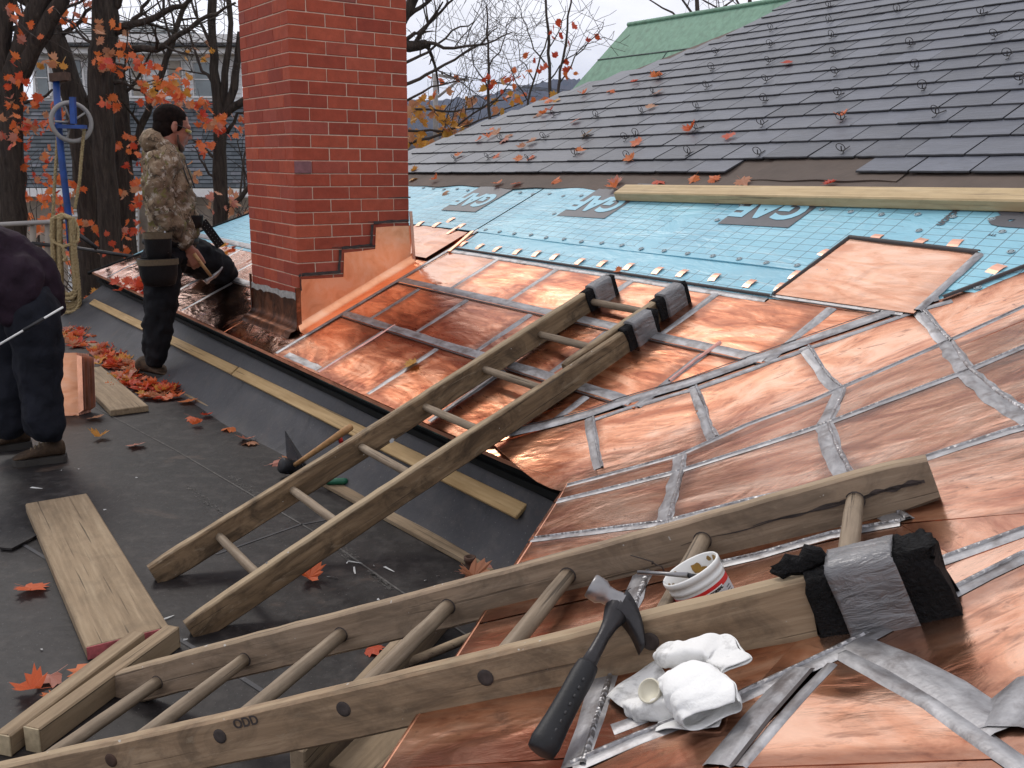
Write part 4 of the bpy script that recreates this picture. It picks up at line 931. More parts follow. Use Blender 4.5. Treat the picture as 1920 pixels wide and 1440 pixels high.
# apron on the face towards the eave: tarnished upstand, its bent foot and the grey mortar above it
def facev(x, y, off=0.006): return onV(x, y, CV-off)
mb = MB(); rowsf = []
for i in range(13):
    u = CU-0.008 + (CW+0.012)*i/12; zt = facev(563, 563).z*(1-i/12)+facev(481, 541).z*i/12; r = [W(u, CV-0.006, zt), W(u, CV-0.006, zA(CV)+0.075)]
    for k in range(1, 7):
        a = math.pi/2*k/6; rr = 0.05; r.append(W(u, CV-0.006-rr+rr*math.cos(a), zA(CV)-0.012+0.075-0.058*math.sin(a)))
    r.append(W(u, CV-0.075, zA(CV-0.075)+0.008)); rowsf.append(r)
m = len(rowsf[0]); mb.add([p for r in rowsf for p in r], [(i*m+k, i*m+k+1, (i+1)*m+k+1, (i+1)*m+k) for i in range(12) for k in range(m-1)], 0, True); obj('apron_flashing', mb, M_COPPER_DARK, ch)
mb = MB(); L = []
for i in range(25):
    t = i/24; u = CU-0.004 + CW*t; zt = facev(563, 563).z*(1-t)+facev(481, 541).z*t
    L += [W(u, CV-0.009, zt + 0.030 + q.uniform(-.005, .006)), W(u, CV-0.0095, zt - 0.004 + q.uniform(-0.012, 0.008))]
mb.add(L, [(2*i, 2*i+1, 2*i+3, 2*i+2) for i in range(24)]); obj('mortar_smear', mb, M_MORTAR_GREY, ch)
mb = MB(); mb.box(W(CU-0.006, CV-0.007, 0.60), UX*0.003, VX*0.014, ZX*0.115); obj('corner_strip', mb, M_COPPER_DARK, ch); mb = MB(); mb.box(W(CU+CW-0.002, CV-0.008, 0.60), UX*0.010, VX*0.004, ZX*0.12); obj('corner_strip', mb, M_COPPER_DARK, ch)
mb = MB(); P0, P1 = face(770, 396, 0.012), face(776.5, 490, 0.012); mb.box((P0+P1)/2, (P1-P0)*0.5, VX*0.009, UX*0.003); obj('corner_strip', mb, M_TAB, ch)
# ------------------------------------------------------------------ ladders
def rail(P, d, s_, n, t0, t1, thick, deep, mat, parent, name='rail', round_end=True, wob=0.004, seed=0):
    """long rail through P along d, s_ across its thickness, n across its depth; slightly rounded edges and worn ends"""
    q = random.Random(seed); L = t1-t0; M = frame(P + d*(t0+t1)/2, d, z=n); mb = MB(); N = 36; rg = []
    for i in range(N+1):
        x = -L/2 + L*i/N; e = min(i, N-i)
        f = 1.0 if not round_end else (0.86 if e == 0 else 0.96 if (e == 1) else 1.0)
        dz = deep/2*f + q.uniform(-1, 1)*0.0010; dy = thick/2*(1 if e else 0.93) + q.uniform(-1, 1)*0.0006
        c = min(0.006, dy*0.5); zz = wob*math.sin(i*0.16+seed); ch = []
        for (a, b_) in ((-dy, -dz+c), (-dy, dz-c), (-dy+c, dz), (dy-c, dz), (dy, dz-c), (dy, -dz+c), (dy-c, -dz), (-dy+c, -dz)): ch.append(Vc((x, a, b_+zz)))
        rg.append(ch)
    mb.rings(rg, True, 0, False)
    return obj(name, mb, mat, parent, M), M
def wrap(P, d, n, t0, t1, thick, deep, mat, parent, name, grow=0.004, rough=0.0, seed=0, m=14, k=28):
    """sleeve of rubber or tape wound round a rail, lumpy if rough"""
    q = random.Random(seed); M = frame(P + d*(t0+t1)/2, d, z=n); rg = []; L = t1-t0
    ph = [q.uniform(0, 6.3) for _ in range(6)]
    for i in range(m+1):
        x = -L/2 + L*i/m; r_ = []
        for j in range(k):
            a = 2*math.pi*j/k; ca, sa = math.cos(a), math.sin(a); p = 0.38
            y = math.copysign(abs(ca)**p, ca)*(thick/2+grow); z = math.copysign(abs(sa)**p, sa)*(deep/2+grow)
            bmp = rough*(0.5*math.sin(5*a+ph[0]+x*40) + 0.4*math.sin(9*a+ph[1]-x*70) + 0.5*q.uniform(-1, 1))
            s = 1 + bmp/max(0.02, math.hypot(y, z)); xe = x + (rough*1.3*q.uniform(-1, 1)+rough*1.2*math.sin(3*a+ph[2]) if i in (0, m) else 0) + (0.003*math.sin(2*a+ph[3]) if i in (0, m) else 0)
            r_.append(Vc((xe, y*s, z*s)))
        rg.append(r_)
    mb = MB(); mb.rings(rg, True, 0, True); return obj(name, mb, mat, parent, M)
def rung(P, Q, r, parent, mat=None, seed=0, name='rung'):
    q = random.Random(seed); d = Q-P; L = d.length; M = frame((P+Q)/2, d, z=ZX); mb = MB()
    pts = [Vc((-L/2 + L*i/8, 0.0008*q.uniform(-1, 1), 0.0008*q.uniform(-1, 1))) for i in range(9)]
    mb.tube(pts, [r*(0.96+0.06*math.sin(math.pi*i/8)) for i in range(9)], 14); return obj(name, mb, mat or M_RUNG, parent, M)
# --- the near ladder, lying from the flat roof up the near slope
P0 = W(2.266, 0.507, 0.073); d_ = (UX*-0.746 + VX*0.531 + ZX*0.402).normalized(); w_ = (UX*-0.231 + VX*-0.358).normalized()
n_ = d_.cross(w_); n_ = n_ if n_.z > 0 else -n_; SP = 0.295; TH, DP = 0.036, 0.095; WG = 0.427
near = thing('wooden_ladder', 'near weathered wooden ladder with hammer lying on it, one end wrapped in grey tape', 'ladder', P0 + d_*0.9)
u_c = P0 - w_*TH/2; l_c = P0 + w_*(WG - TH/2) - n_*0.010
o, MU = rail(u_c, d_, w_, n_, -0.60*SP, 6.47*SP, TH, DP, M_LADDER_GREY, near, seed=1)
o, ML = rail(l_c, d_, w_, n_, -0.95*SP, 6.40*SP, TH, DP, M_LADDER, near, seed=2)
for k in range(7):
    A = P0 + d_*(k*SP) - w_*TH*0.6; B_ = P0 + d_*(k*SP) + w_*(WG-0.004)
    rung(A, B_, 0.0165, near, None, k)
    so = MB(); so.lathe([(0.0186, 0.0), (0.0178, 0.0007), (0.0, 0.0009)], P0 + d_*(k*SP), w_, 16, capb=False); obj('rung_joint_shade', so, M_DARK, near)  # dark disc painting the contact shade where the rung enters the rail
    if 1 <= k <= 5 or k == 0:
        pl = MB(); c = P0 + d_*(k*SP) + w_*(WG+0.0008); ax = w_
        pl.lathe([(0.0150, -0.004), (0.0146, 0.0006), (0.009, 0.0010), (0.0, 0.0002)], c, ax, 16); obj('rung_end', pl, M_RUST if k in (1,) else M_DARK, near)
for t0, t1, zo, wdt in ((4.85, 6.38, 0.004, 0.0035), (5.35, 6.40, 0.006, 0.006), (5.9, 6.42, 0.008, 0.009)):
    mb = MB(); L = []
    for i in range(25):
        t = t0+(t1-t0)*i/24; p = P0 + d_*(t*SP) + w_*0.0011 + n_*(zo*0.5 + 0.0022*math.sin(i*0.7) + 0.0012*(t-5.5)); ww = wdt*0.5*(0.25+0.75*min(1, i/10))*(0.8+0.3*math.sin(i*1.3))
        L += [p + n_*ww, p - n_*ww]
    mb.add(L, [(2*i, 2*i+1, 2*i+3, 2*i+2) for i in range(24)]); obj('crack', mb, M_DARK, near)
def stamp(txt, t, zo, size, mat, parent):
    me = text_mesh(txt, size, 0.0006, 0.0003); me.materials.clear(); me.materials.append(mat)
    M = frame(P0 + d_*(t*SP) + w_*(WG+0.0012) + n_*zo, d_, z=w_)
    return link('lettering', me, parent, M)
stamp('ODD', 2.25, 0.016, 0.026, M_DARK, near)
wrap(l_c, d_, n_, 5.85*SP, 6.12*SP, TH, DP, M_BLACKRUBBER, near, 'rubber_pad', 0.009, 0.003, 3)
wrap(l_c, d_, n_, 6.22*SP, 6.46*SP, TH, DP, M_BLACKRUBBER, near, 'rubber_pad', 0.016, 0.006, 4, 14, 40)
wrap(l_c, d_, n_, 5.98*SP, 6.29*SP, TH, DP, M_TAPE, near, 'duct_tape', 0.0225, 0.0012, 5, 20, 44)
fl = MB(); fp = l_c + d_*(5.86*SP) + n_*(DP/2+0.018)
_q = random.Random(8); fl.tube([fp - d_*0.045 - w_*0.01, fp - d_*0.032, fp - d_*0.016 + n_*0.006, fp, fp + d_*0.014 + n_*0.009, fp + d_*0.026 + n_*0.004, fp + d_*0.034], [0.005, 0.012, 0.016, 0.014, 0.017, 0.013, 0.006], 14, flat=0.5); fl.v = [tuple(Vc(p) + Vc((_q.uniform(-1, 1), _q.uniform(-1, 1), _q.uniform(-1, 1)))*0.0032) for p in fl.v]; obj('rubber_flap', fl, M_BLACKRUBBER, near)
# --- the far ladder, leaning up the main slope over the eave
Q0 = W(3.012, 0.917, 0.116); e_ = (UX*-0.009 + VX*0.92 + ZX*0.392).normalized(); g_ = -UX; m_ = e_.cross(g_); m_ = m_ if m_.z > 0 else -m_
WF = 0.362; TF, DF = 0.034, 0.096
farl = thing('wooden_ladder', 'far weathered wooden ladder leaning from the flat roof up over the copper eave', 'ladder', Q0 + e_*0.9)
lc = Q0 + UX*TF/2; rc = Q0 - UX*(WF+TF/2); sc = Q0 - UX*(WF+TF*1.5+0.004) - m_*0.006
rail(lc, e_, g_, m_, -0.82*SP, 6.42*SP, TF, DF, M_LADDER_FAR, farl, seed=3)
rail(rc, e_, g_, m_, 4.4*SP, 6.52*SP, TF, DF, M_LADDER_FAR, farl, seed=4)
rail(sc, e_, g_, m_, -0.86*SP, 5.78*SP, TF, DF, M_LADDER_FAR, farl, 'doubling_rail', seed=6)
for k in range(7): rung(Q0 + e_*(k*SP) + UX*TF*0.6, Q0 + e_*(k*SP) - UX*(WF+TF*0.5), 0.0150, farl, None, 20+k)
for c, t1, sd_ in ((lc, 6.42, 1), (rc, 6.52, 2), (sc, 5.80, 3)):
    wrap(c, e_, m_, (t1-0.50)*SP, (t1-0.24)*SP, TF, DF, M_BLACKRUBBER, farl, 'rubber_pad', 0.007, 0.002, 30+sd_)
    wrap(c, e_, m_, (t1-0.13)*SP, (t1+0.06)*SP, TF, DF, M_BLACKRUBBER, farl, 'rubber_pad', 0.010, 0.004, 40+sd_)
    wrap(c, e_, m_, (t1-0.36)*SP, (t1-0.02)*SP, TF, DF, M_TAPE, farl, 'duct_tape', 0.0155, 0.0012, 50+sd_)
for x, y, s in ((735, 826, 0.010), (850, 838, 0.009), (795, 880, 0.006), (500, 1055, 0.004)):
    mb = MB(); p = onU(x, y, uv(sc)[0]-TF/2-0.002)
    mb.add([p + e_*a*s + m_*b_*s for a, b_ in ((-1, -.5), (.2, -.8), (1, .1), (.3, .7), (-.8, .5))], [(0, 1, 2, 3, 4)]); obj('paint_spot', mb, M_WHITELINE, farl)
# cleat that stops the ladder feet, plank, beam and pole
def block(A, B_, wid, hgt, mat, name, label, cat, group=None, ch=0.004, z0=0.0, end=None, n=ZX):
    A = Vc(A); B_ = Vc(B_); M = frame((A+B_)/2 + n*z0, B_-A, z=n); L = (B_-A).length; root = thing(name, label, cat, (A+B_)/2, group)
    mb = MB(); mb.cbox((0, 0, hgt/2), X3*L/2, Y3*wid/2, Z3*hgt/2, ch); obj('timber', mb, mat, root, M)
    for sgn, m2 in (end or {}).items():
        mb = MB(); mb.cbox((sgn*(L/2+0.0005), 0, hgt/2), X3*0.0018, Y3*(wid/2-0.001), Z3*(hgt/2-0.001), 0.0008); obj('end_grain' if m2 is M_ENDGRAIN else 'painted_end', mb, m2, root, M)
    return root
A, B_ = onZ(64, 1410, 0.0), onZ(326, 1212, 0.0)
block(A, B_ , 0.046, 0.066, M_PLANK, 'cleat_board', 'nearer of two short boards nailed across the ladder feet', 'board', 'boards nailed across the ladder feet', 0.004, 0, {-1: M_ENDGRAIN, 1: M_PLANK})
A, B_ = onZ(8, 1416, 0.0), onZ(262, 1216, 0.0)
block(A, B_, 0.046, 0.056, M_PLANK, 'cleat_board', 'farther board of the pair at the ladder feet, pale sawn end showing', 'board', 'boards nailed across the ladder feet', 0.004, 0, {-1: M_ENDGRAIN})
zt = 0.040
a, b2, c, d2 = onZ(45, 945, zt), onZ(165, 924, zt), onZ(313, 1168, zt), onZ(165, 1222, zt)
block((a+b2)/2 - ZX*zt, (c+d2)/2 - ZX*zt, ((a-b2).length+(c-d2).length)/2*0.97, zt, M_PLANK, 'wide_plank', 'wide worn plank with a pink painted end on the dark flat roof', 'plank', None, 0.005, 0.001, {1: M_PINKPAINT})
zt = 0.036
a, b2 = onZ(160, 690, zt), onZ(243, 765, zt)
block(a - ZX*zt, b2 - ZX*zt, 0.20, zt, M_PLANK, 'wide_plank', 'short wide plank beside the stack of copper sheets and fallen leaves', 'plank', None, 0.004, 0.001)
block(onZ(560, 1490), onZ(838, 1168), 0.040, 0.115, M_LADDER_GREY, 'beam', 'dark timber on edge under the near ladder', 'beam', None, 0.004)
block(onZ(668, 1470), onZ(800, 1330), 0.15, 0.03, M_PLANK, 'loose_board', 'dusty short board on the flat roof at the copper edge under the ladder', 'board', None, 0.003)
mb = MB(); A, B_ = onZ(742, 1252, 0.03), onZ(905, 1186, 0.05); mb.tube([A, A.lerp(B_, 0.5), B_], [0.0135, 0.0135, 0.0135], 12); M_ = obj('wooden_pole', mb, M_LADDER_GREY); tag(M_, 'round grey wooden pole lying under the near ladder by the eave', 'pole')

# ------------------------------------------------------------------ tools in the foreground
# claw hammer across the near rail
E0 = roof(1012, 1412, 0.030)[0]; tgt = (1186, 1120)
tX = min((abs(pxy(P0 + d_*(t*SP) + w_*(WG-0.010) + n_*(DP/2+0.017))[0]-1166), t) for t in [4.5+0.01*i for i in range(160)])[1]
Xp = P0 + d_*(tX*SP) + w_*(WG-0.010) + n_*(DP/2+0.017)
dirh = (Xp-E0).normalized()
best = min((abs(pxy(E0+dirh*s)[1]-tgt[1]), s) for s in [0.2+0.005*i for i in range(60)]); Lh = best[1]
ham = thing('claw_hammer', 'black claw hammer with ribbed rubber grip lying across the near ladder rail', 'hammer', E0)
vd = fw.normalized(); hx = dirh; hz = (rt*0.95 - up*0.30); hz = (hz - hx*hz.dot(hx)).normalized(); hy = hz.cross(hx)
MH = frame(E0, hx, z=hz)                           # x along handle, z from the striking face to the claw
g = MB(); prof = [(0.0, 0.012), (0.003, 0.0195), (0.02, 0.0215), (0.06, 0.0190), (0.11, 0.0178), (0.15, 0.0182), (0.17, 0.0165), (0.175, 0.0155)]
k_ = Lh/0.33
g.rings([[Vc((x*k_, math.cos(2*math.pi*j/20)*r*0.72, math.sin(2*math.pi*j/20)*r)) for j in range(20)] for x, r in prof], True); obj('grip', g, M_GRIP, ham, MH)
for sg in (-1, 1):
    dm = MB()
    for i in range(8): dm.ball((0.022*k_+i*0.0165*k_, sg*0.0139, 0.004), 0.0024, 5, 0, (1.3, 0.5, 0.8))
    obj('grip_dimples', dm, M_BLACKINK, ham, MH)
g = MB(); prof = [(0.165, 0.0125), (0.20, 0.0105), (0.235, 0.0095), (0.262, 0.0125), (0.285, 0.0190), (0.30, 0.0215), (0.318, 0.020)]
g.rings([[Vc((x*k_, math.cos(2*math.pi*j/16)*r*0.72, math.sin(2*math.pi*j/16)*r)) for j in range(16)] for x, r in prof], True); obj('shank', g, M_BLACKSTEEL, ham, MH)
g = MB(); xh = 0.305*k_; g.lathe([(0.0, 0.0), (0.0180, 0.0005), (0.0200, 0.003), (0.0200, 0.020), (0.0150, 0.028), (0.0145, 0.040), (0.018, 0.056)], MH @ Vc((xh+0.006, 0, -0.056)), hz, 20, capb=False); obj('striking_head', g, M_STEEL, ham)
cl = []
for i in range(9):
    t = i/8; x = xh + 0.004 - 0.006*t - 0.045*t*t; z = -0.004 + 0.064*t; hw = 0.016*(1-0.05*t); th = 0.0175*(1-t)**0.75 + 0.0018
    cl.append([Vc((x-th, -hw, z)), Vc((x-th, hw, z)), Vc((x+th, hw, z)), Vc((x+th, -hw, z))])
g = MB(); g.rings(cl, True, 0, True); obj('claw', g, M_BLACKSTEEL, ham, MH)
# flux tub
hT = 0.098; NBr = NB; c_top = onB(1293, 1065, hT); NB = (NBr - rt*0.20 + fw*0.06).normalized(); c_b = c_top - NB*hT; rT = 0.0500
tub = thing('flux_tub', 'open white plastic tub with red band and brown residue between the ladder rails', 'tub', c_b)
g = MB(); g.lathe([(rT*0.86, 0), (rT*0.88, 0.004), (rT*0.955, hT*0.72), (rT*0.955, hT*0.74), (rT*0.985, hT*0.75), (rT*0.985, hT*0.80), (rT*0.965, hT*0.81), (rT*0.97, hT*0.88), (rT*1.02, hT*0.89), (rT*1.03, hT*0.975), (rT*1.0, hT), (rT*0.955, hT*0.985), (rT*0.90, hT*0.6), (rT*0.84, 0.006), (0.001, 0.005)], c_b, NB, 40); obj('tub_body', g, M_PLASTIC, tub)
def band(r0, r1, h0, h1, name, mat, a0=0.0, a1=2*math.pi, n=40, parent=tub):
    A = (CAM-c_b); A = (A - NB*A.dot(NB)).normalized(); B2 = NB.cross(A); mb = MB(); L = []
    for i in range(n+1):
        a = a0+(a1-a0)*i/n; e = A*math.cos(a)+B2*math.sin(a); L += [c_b + e*r0 + NB*h0, c_b + e*r1 + NB*h1]
    mb.add(L, [(2*i, 2*i+2, 2*i+3, 2*i+1) for i in range(n)], 0, True); return obj(name, mb, mat, parent)
rr = lambda h: rT*(0.88+0.075*h/(hT*0.72)) + 0.0006
band(rr(0.058), rr(0.0675), 0.058, 0.0675, 'red_band', M_RED); band(rr(0.006), rr(0.0575), 0.006, 0.0575, 'label', M_GREYLABEL)
def tub_text(txt, size, h, ang, mat, off, bold=0.0004, st=1.0):
    me = text_mesh(txt, size, bold, 0.00015); me.materials.clear(); me.materials.append(mat)
    A = (CAM-c_b); A = (A - NB*A.dot(NB)).normalized(); B2 = NB.cross(A)
    for v in me.vertices:
        hh = h + v.co.y; r = rr(hh)+off; a = ang + v.co.x*st/r; v.co = c_b + (A*math.cos(a)+B2*math.sin(a))*(r+v.co.z) + NB*hh
    return link('lettering', me, tub)
band(rr(0.053)+0.0004, rr(0.0615)+0.0004, 0.0525, 0.0615, 'label_box', M_PLASTIC, -0.08, 0.72, 12)
tub_text('RECTORSEAL', 0.0062, 0.0570, 0.32, M_BLACKINK, 0.0009); tub_text('PRO', 0.017, 0.0430, 0.30, M_BLACKINK, 0.0009, 0.0008)
for i in range(5): band(rr(0.050-0.0045*i)+0.0003, rr(0.0508-0.0045*i)+0.0003, 0.0498-0.0045*i, 0.0512-0.0045*i, 'label_line', M_SEAM_DARK, 0.86, 1.12, 6)
mb = MB(); q = random.Random(3); A_ = NB.orthogonal().normalized(); B3 = NB.cross(A_)
for i in range(64):
    a = q.uniform(0, 6.28); h = hT*q.uniform(0.40, 0.94); r = rT*(0.895+0.05*(h/hT-0.6)/0.38)-0.0012; s = q.uniform(0.003, 0.010); L = []
    for j in range(7):
        aa = a + s*math.cos(j*0.9)/r*q.uniform(.7, 1.2); h2 = min(hT*0.96, h + s*math.sin(j*0.9)*q.uniform(.7, 1.2)); r2 = rT*(0.90+0.055*(h2/hT-0.6)/0.385)-0.0010
        L.append(c_b + (A_*math.cos(aa)+B3*math.sin(aa))*r2 + NB*h2)
    mb.add(L, [tuple(range(6, -1, -1))])
obj('residue', mb, M_FLUX, tub)
mb = MB(); mb.lathe([(rT*0.86, 0.02), (0.0, 0.0202)], c_b, NB, 24, capb=False); obj('flux', mb, M_FLUX, tub)
NB = NBr
br = thing('acid_brush', 'thin metal handled brush resting across the rim of the white tub', 'brush', c_top)
g = MB(); A = onB(1196, 1073, hT+0.012); B2 = c_top + (onB(1279, 1092, hT-0.004)-c_top)*0.35 - NBr*0.004; g.tube([A, A.lerp(B2, 0.6), B2], [0.0036, 0.0036, 0.0048], 10); obj('handle', g, M_STEEL, br)
g = MB(); g.tube([B2, B2 + (B2-A).normalized()*0.014 - NB*0.004], [0.0048, 0.006], 8, flat=0.5); obj('bristles', g, M_BLACKINK, br)
# white rags
from mathutils import noise as mnoise
def blob_roll(pts, rx, ry, name, mat, parent, nrm, seed, jit=0.006, k=30, a0=-200, a1=150, m=26, mix=0.5):
    """sheet of paper rolled loosely round a path: an open fold with a real edge, crumpled"""
    pts = [Vc(p) for p in pts]; n = len(pts); vs = []; off = Vc((seed*7.3, seed*3.1, 0))
    def at(arr, t):
        f = t*(n-1); i = min(n-2, int(f)); return arr[i]*(1-(f-i)) + arr[i+1]*(f-i)
    for i in range(m+1):
        t = i/m; p = at(pts, t); d = (at(pts, min(1, t+0.04))-at(pts, max(0, t-0.04))).normalized(); s = d.cross(nrm).normalized(); z = s.cross(d); a_, b_ = at(rx, t), at(ry, t)
        for j in range(k+1):
            an = R(a0+(a1-a0)*j/k); e = 0.52
            P = p + s*(math.copysign(abs(math.cos(an))**e, math.cos(an))*a_) + z*(math.copysign(abs(math.sin(an))**e, math.sin(an))*b_)
            c = mnoise.noise_vector(P*22+off)*jit + mnoise.noise_vector(P*55+off)*jit*0.35
            r1 = abs(mnoise.noise(P*30+off*2)); vs.append(P + c - (P-p).normalized()*max(0, 0.16-r1)*jit*4.5)
    q = k+1; mb = MB(); mb.add(vs, [(i*q+j, i*q+j+1, (i+1)*q+j+1, (i+1)*q+j) for i in range(m) for j in range(k)], 0, True)
    o = obj(name, mb, mat, parent); md = o.modifiers.new('t', 'SOLIDIFY'); md.thickness = 0.0025; md.offset = 0; md = o.modifiers.new('s', 'SUBSURF'); md.levels = 1; md.render_levels = 1; return o
def flat_rag(corners, h, name, mat, parent, seed, amp=0.008, n=(10, 7), base=None):
    q = random.Random(seed); c = [roof(x, y, h)[0] for x, y in corners]; vs = []; p1, p2 = q.uniform(0, 6), q.uniform(0, 6)
    for j in range(n[1]+1):
        for i in range(n[0]+1):
            s, t = i/n[0], j/n[1]; p = (c[0]*(1-s)+c[1]*s)*(1-t)+(c[3]*(1-s)+c[2]*s)*t
            vs.append(p + NB*(amp*(0.5+0.5*math.sin(s*7+p1+t*3))*(0.4+0.6*math.sin(math.pi*t)) + amp*0.4*math.sin(t*9+p2) + q.uniform(0, amp*0.2)))
    k = n[0]+1; mb = MB(); mb.add(vs, [(j*k+i, j*k+i+1, (j+1)*k+i+1, (j+1)*k+i) for j in range(n[1]) for i in range(n[0])], 0, True)
    o = obj(name, mb, mat, parent); md = o.modifiers.new('t', 'SOLIDIFY'); md.thickness = 0.003; md.offset = 0; md = o.modifiers.new('s', 'SUBSURF'); md.levels = 1; md.render_levels = 2; return o
rag = thing('paper_towel', 'crumpled smudged white paper towels on the copper below the near ladder rail', 'paper towel', roof(1250, 1320)[0])
flat_rag([(1134, 1308), (1226, 1236), (1275, 1300), (1178, 1342)], 0.010, 'towel_fold', M_RAG, rag, 2, 0.008)
flat_rag([(1228, 1376), (1240, 1322), (1364, 1340), (1350, 1366)], 0.006, 'towel_fold', M_RAG, rag, 8, 0.006)
P = lambda x, y, h: roof(x, y, h)[0]
blob_roll([P(1178, 1328, 0.016), P(1200, 1330, 0.018), P(1240, 1322, 0.022), P(1285, 1312, 0.024)], [0.010, 0.016, 0.018, 0.020], [0.010, 0.013, 0.016, 0.016], 'towel_roll', M_RAG, rag, NB, 4, 0.004)
top = thing('paper_towel', 'clean white paper towel bunched beside the hammer grip, uppermost of the crumpled pieces', 'paper towel', roof(1300, 1230)[0])
blob_roll([P(1232, 1232, 0.058), P(1252, 1226, 0.060), P(1290, 1222, 0.060), P(1330, 1216, 0.058), P(1352, 1222, 0.052), P(1372, 1240, 0.046), P(1384, 1250, 0.042)], [0.012, 0.024, 0.024, 0.024, 0.028, 0.028, 0.026], [0.010, 0.017, 0.015, 0.013, 0.011, 0.006, 0.004], 'towel_roll', M_RAG, top, NB, 5, 0.007)
frt = thing('paper_towel', 'clean folded white paper towel with an open rolled end, nearest of the crumpled pieces', 'paper towel', roof(1310, 1310)[0])
blob_roll([P(1246, 1276, 0.046), P(1258, 1278, 0.046), P(1285, 1284, 0.046), P(1308, 1298, 0.042), P(1326, 1320, 0.036), P(1336, 1344, 0.028)], [0.011, 0.020, 0.036, 0.044, 0.044, 0.038], [0.010, 0.016, 0.022, 0.023, 0.021, 0.016], 'towel_roll', M_RAGCLEAN, frt, NB, 6, 0.0065)
capt = thing('plastic_cap', 'small cream plastic cap poking out of the folded white towel', 'cap', roof(1228, 1290)[0])
cc = roof(1219, 1296, 0.045)[0]; axc = (rt*-0.55 + up*0.45 - fw*0.6).normalized(); g = MB(); g.lathe([(0.015, -0.016), (0.017, 0.0), (0.0175, 0.003), (0.0155, 0.004), (0.014, -0.002), (0.0, -0.004)], cc, axc, 24); obj('cap_shell', g, M_CREAM, capt)
# twig caught on the rail
g = MB(); tw = [(1182, 1041), (1200, 1046), (1220, 1052), (1232, 1060), (1241, 1062), (1247, 1076)]
fu = lambda x, y: hit(x, y, w_, P0 + w_*0.004)
g.tube([fu(*p) for p in tw], [0.0012, 0.0013, 0.0016, 0.0018, 0.0016, 0.0012], 6); g.tube([fu(1224, 1052), fu(1223, 1058)], 0.0018, 6); tag(obj('twig', g, M_TWIG), 'small dark twig stuck to the inner face of the near ladder rail', 'twig')
# mallet, screwdriver, marker, fitting by the upstand
mal = thing('mallet', 'black headed mallet with a varnished wooden handle leaning on the upstand', 'mallet', onZ(548, 893))
Hc = onZ(548, 892) + ZX*0.040; He = onV(657, 801, 1.60); dm = (He-Hc).normalized()
g = MB(); g.tube([Hc+dm*0.02, Hc.lerp(He, 0.25), Hc.lerp(He, 0.6), Hc.lerp(He, 0.9), He], [0.011, 0.012, 0.014, 0.0165, 0.015], 12); obj('handle', g, M_HANDLE, mal)
ax = dm.cross(ZX).normalized(); ax = (ax*0.45 + (CAM-Hc).normalized()*0.5 + ZX*0.5); ax = (ax - dm*ax.dot(dm)).normalized()
g = MB(); g.lathe([(0.0, -0.056), (0.031, -0.055), (0.036, -0.048), (0.036, -0.02), (0.033, -0.012), (0.033, 0.012), (0.036, 0.02), (0.036, 0.048), (0.031, 0.055), (0.0, 0.056)], Hc, ax, 24, capb=False); obj('head', g, M_GRIP, mal)
scd = thing('screwdriver', 'screwdriver with a green handle on the wood strip behind the ladder rail', 'screwdriver', onZ(632, 905))
A, B2 = onZ(610, 903, 0.035), onZ(652, 902, 0.035); g = MB(); dd = (B2-A); g.tube([A-dd*0.1, A, A+dd*0.15, A+dd*0.8, A+dd*0.97, B2], [0.006, 0.013, 0.015, 0.015, 0.012, 0.006], 10); obj('handle', g, M_GREENPLASTIC, scd)
g = MB(); g.tube([A - dd*0.1, A - dd*1.1], 0.0035, 8); obj('blade', g, M_STEEL, scd)
g = MB(); A = onV(640, 829, 1.60); g.lathe([(0.010, 0), (0.010, 0.02), (0.006, 0.03), (0, 0.031)], A, (ZX+UX).normalized(), 10); tag(obj('marker_cap', g, M_RED), 'tiny red cap on the upstand beside the mallet handle', 'cap')
g = MB(); A = onZ(881, 1070); g.lathe([(0.019, 0), (0.020, 0.012), (0.016, 0.016), (0.017, 0.036), (0.021, 0.038), (0.021, 0.052), (0.015, 0.053), (0.013, 0.042), (0.0, 0.042)], A, ZX, 16); tag(obj('pipe_fitting', g, M_RUST), 'short dark pipe fitting standing on the flat roof by the copper corner', 'fitting')
g = MB(); L = [onZ(x, y, 0.006) for x, y in ((0, 1004), (0, 1030), (22, 1032), (60, 1012), (70, 1006), (40, 990), (8, 985))]; g.prism(L, ZX*0.008); tag(obj('rubber_offcut', g, M_EPDM), 'dark offcut of rubber sheet beside the wide plank', 'offcut')
mb = MB(); q = random.Random(9)
for i in range(30):
    x, y = q.choice([(q.uniform(540, 780), q.uniform(1010, 1130)), (q.uniform(60, 380), q.uniform(760, 960)), (q.uniform(650, 900), q.uniform(1050, 1120)), (q.uniform(60, 420), q.uniform(1150, 1300))]); P_ = onZ(x, y, 0.004); a = q.uniform(0, 6.28); l = q.choice([0.005, 0.008, 0.022, 0.03]); d = Vc((math.cos(a), math.sin(a), 0)); s = Vc((-d.y, d.x, 0))*q.uniform(0.0012, 0.003)
    mb.add([P_-d*l-s, P_+d*l*0.2-s*1.4, P_+d*l-s*0.3, P_+d*l*0.9+s, P_-d*l*0.7+s+ZX*0.004], [(0, 1, 2, 3, 4)])
tag(obj('scrap_litter', mb, M_WHITELINE, None, None, 'stuff'), 'tiny white scraps and wire ends scattered on the dark flat roof', 'scraps')
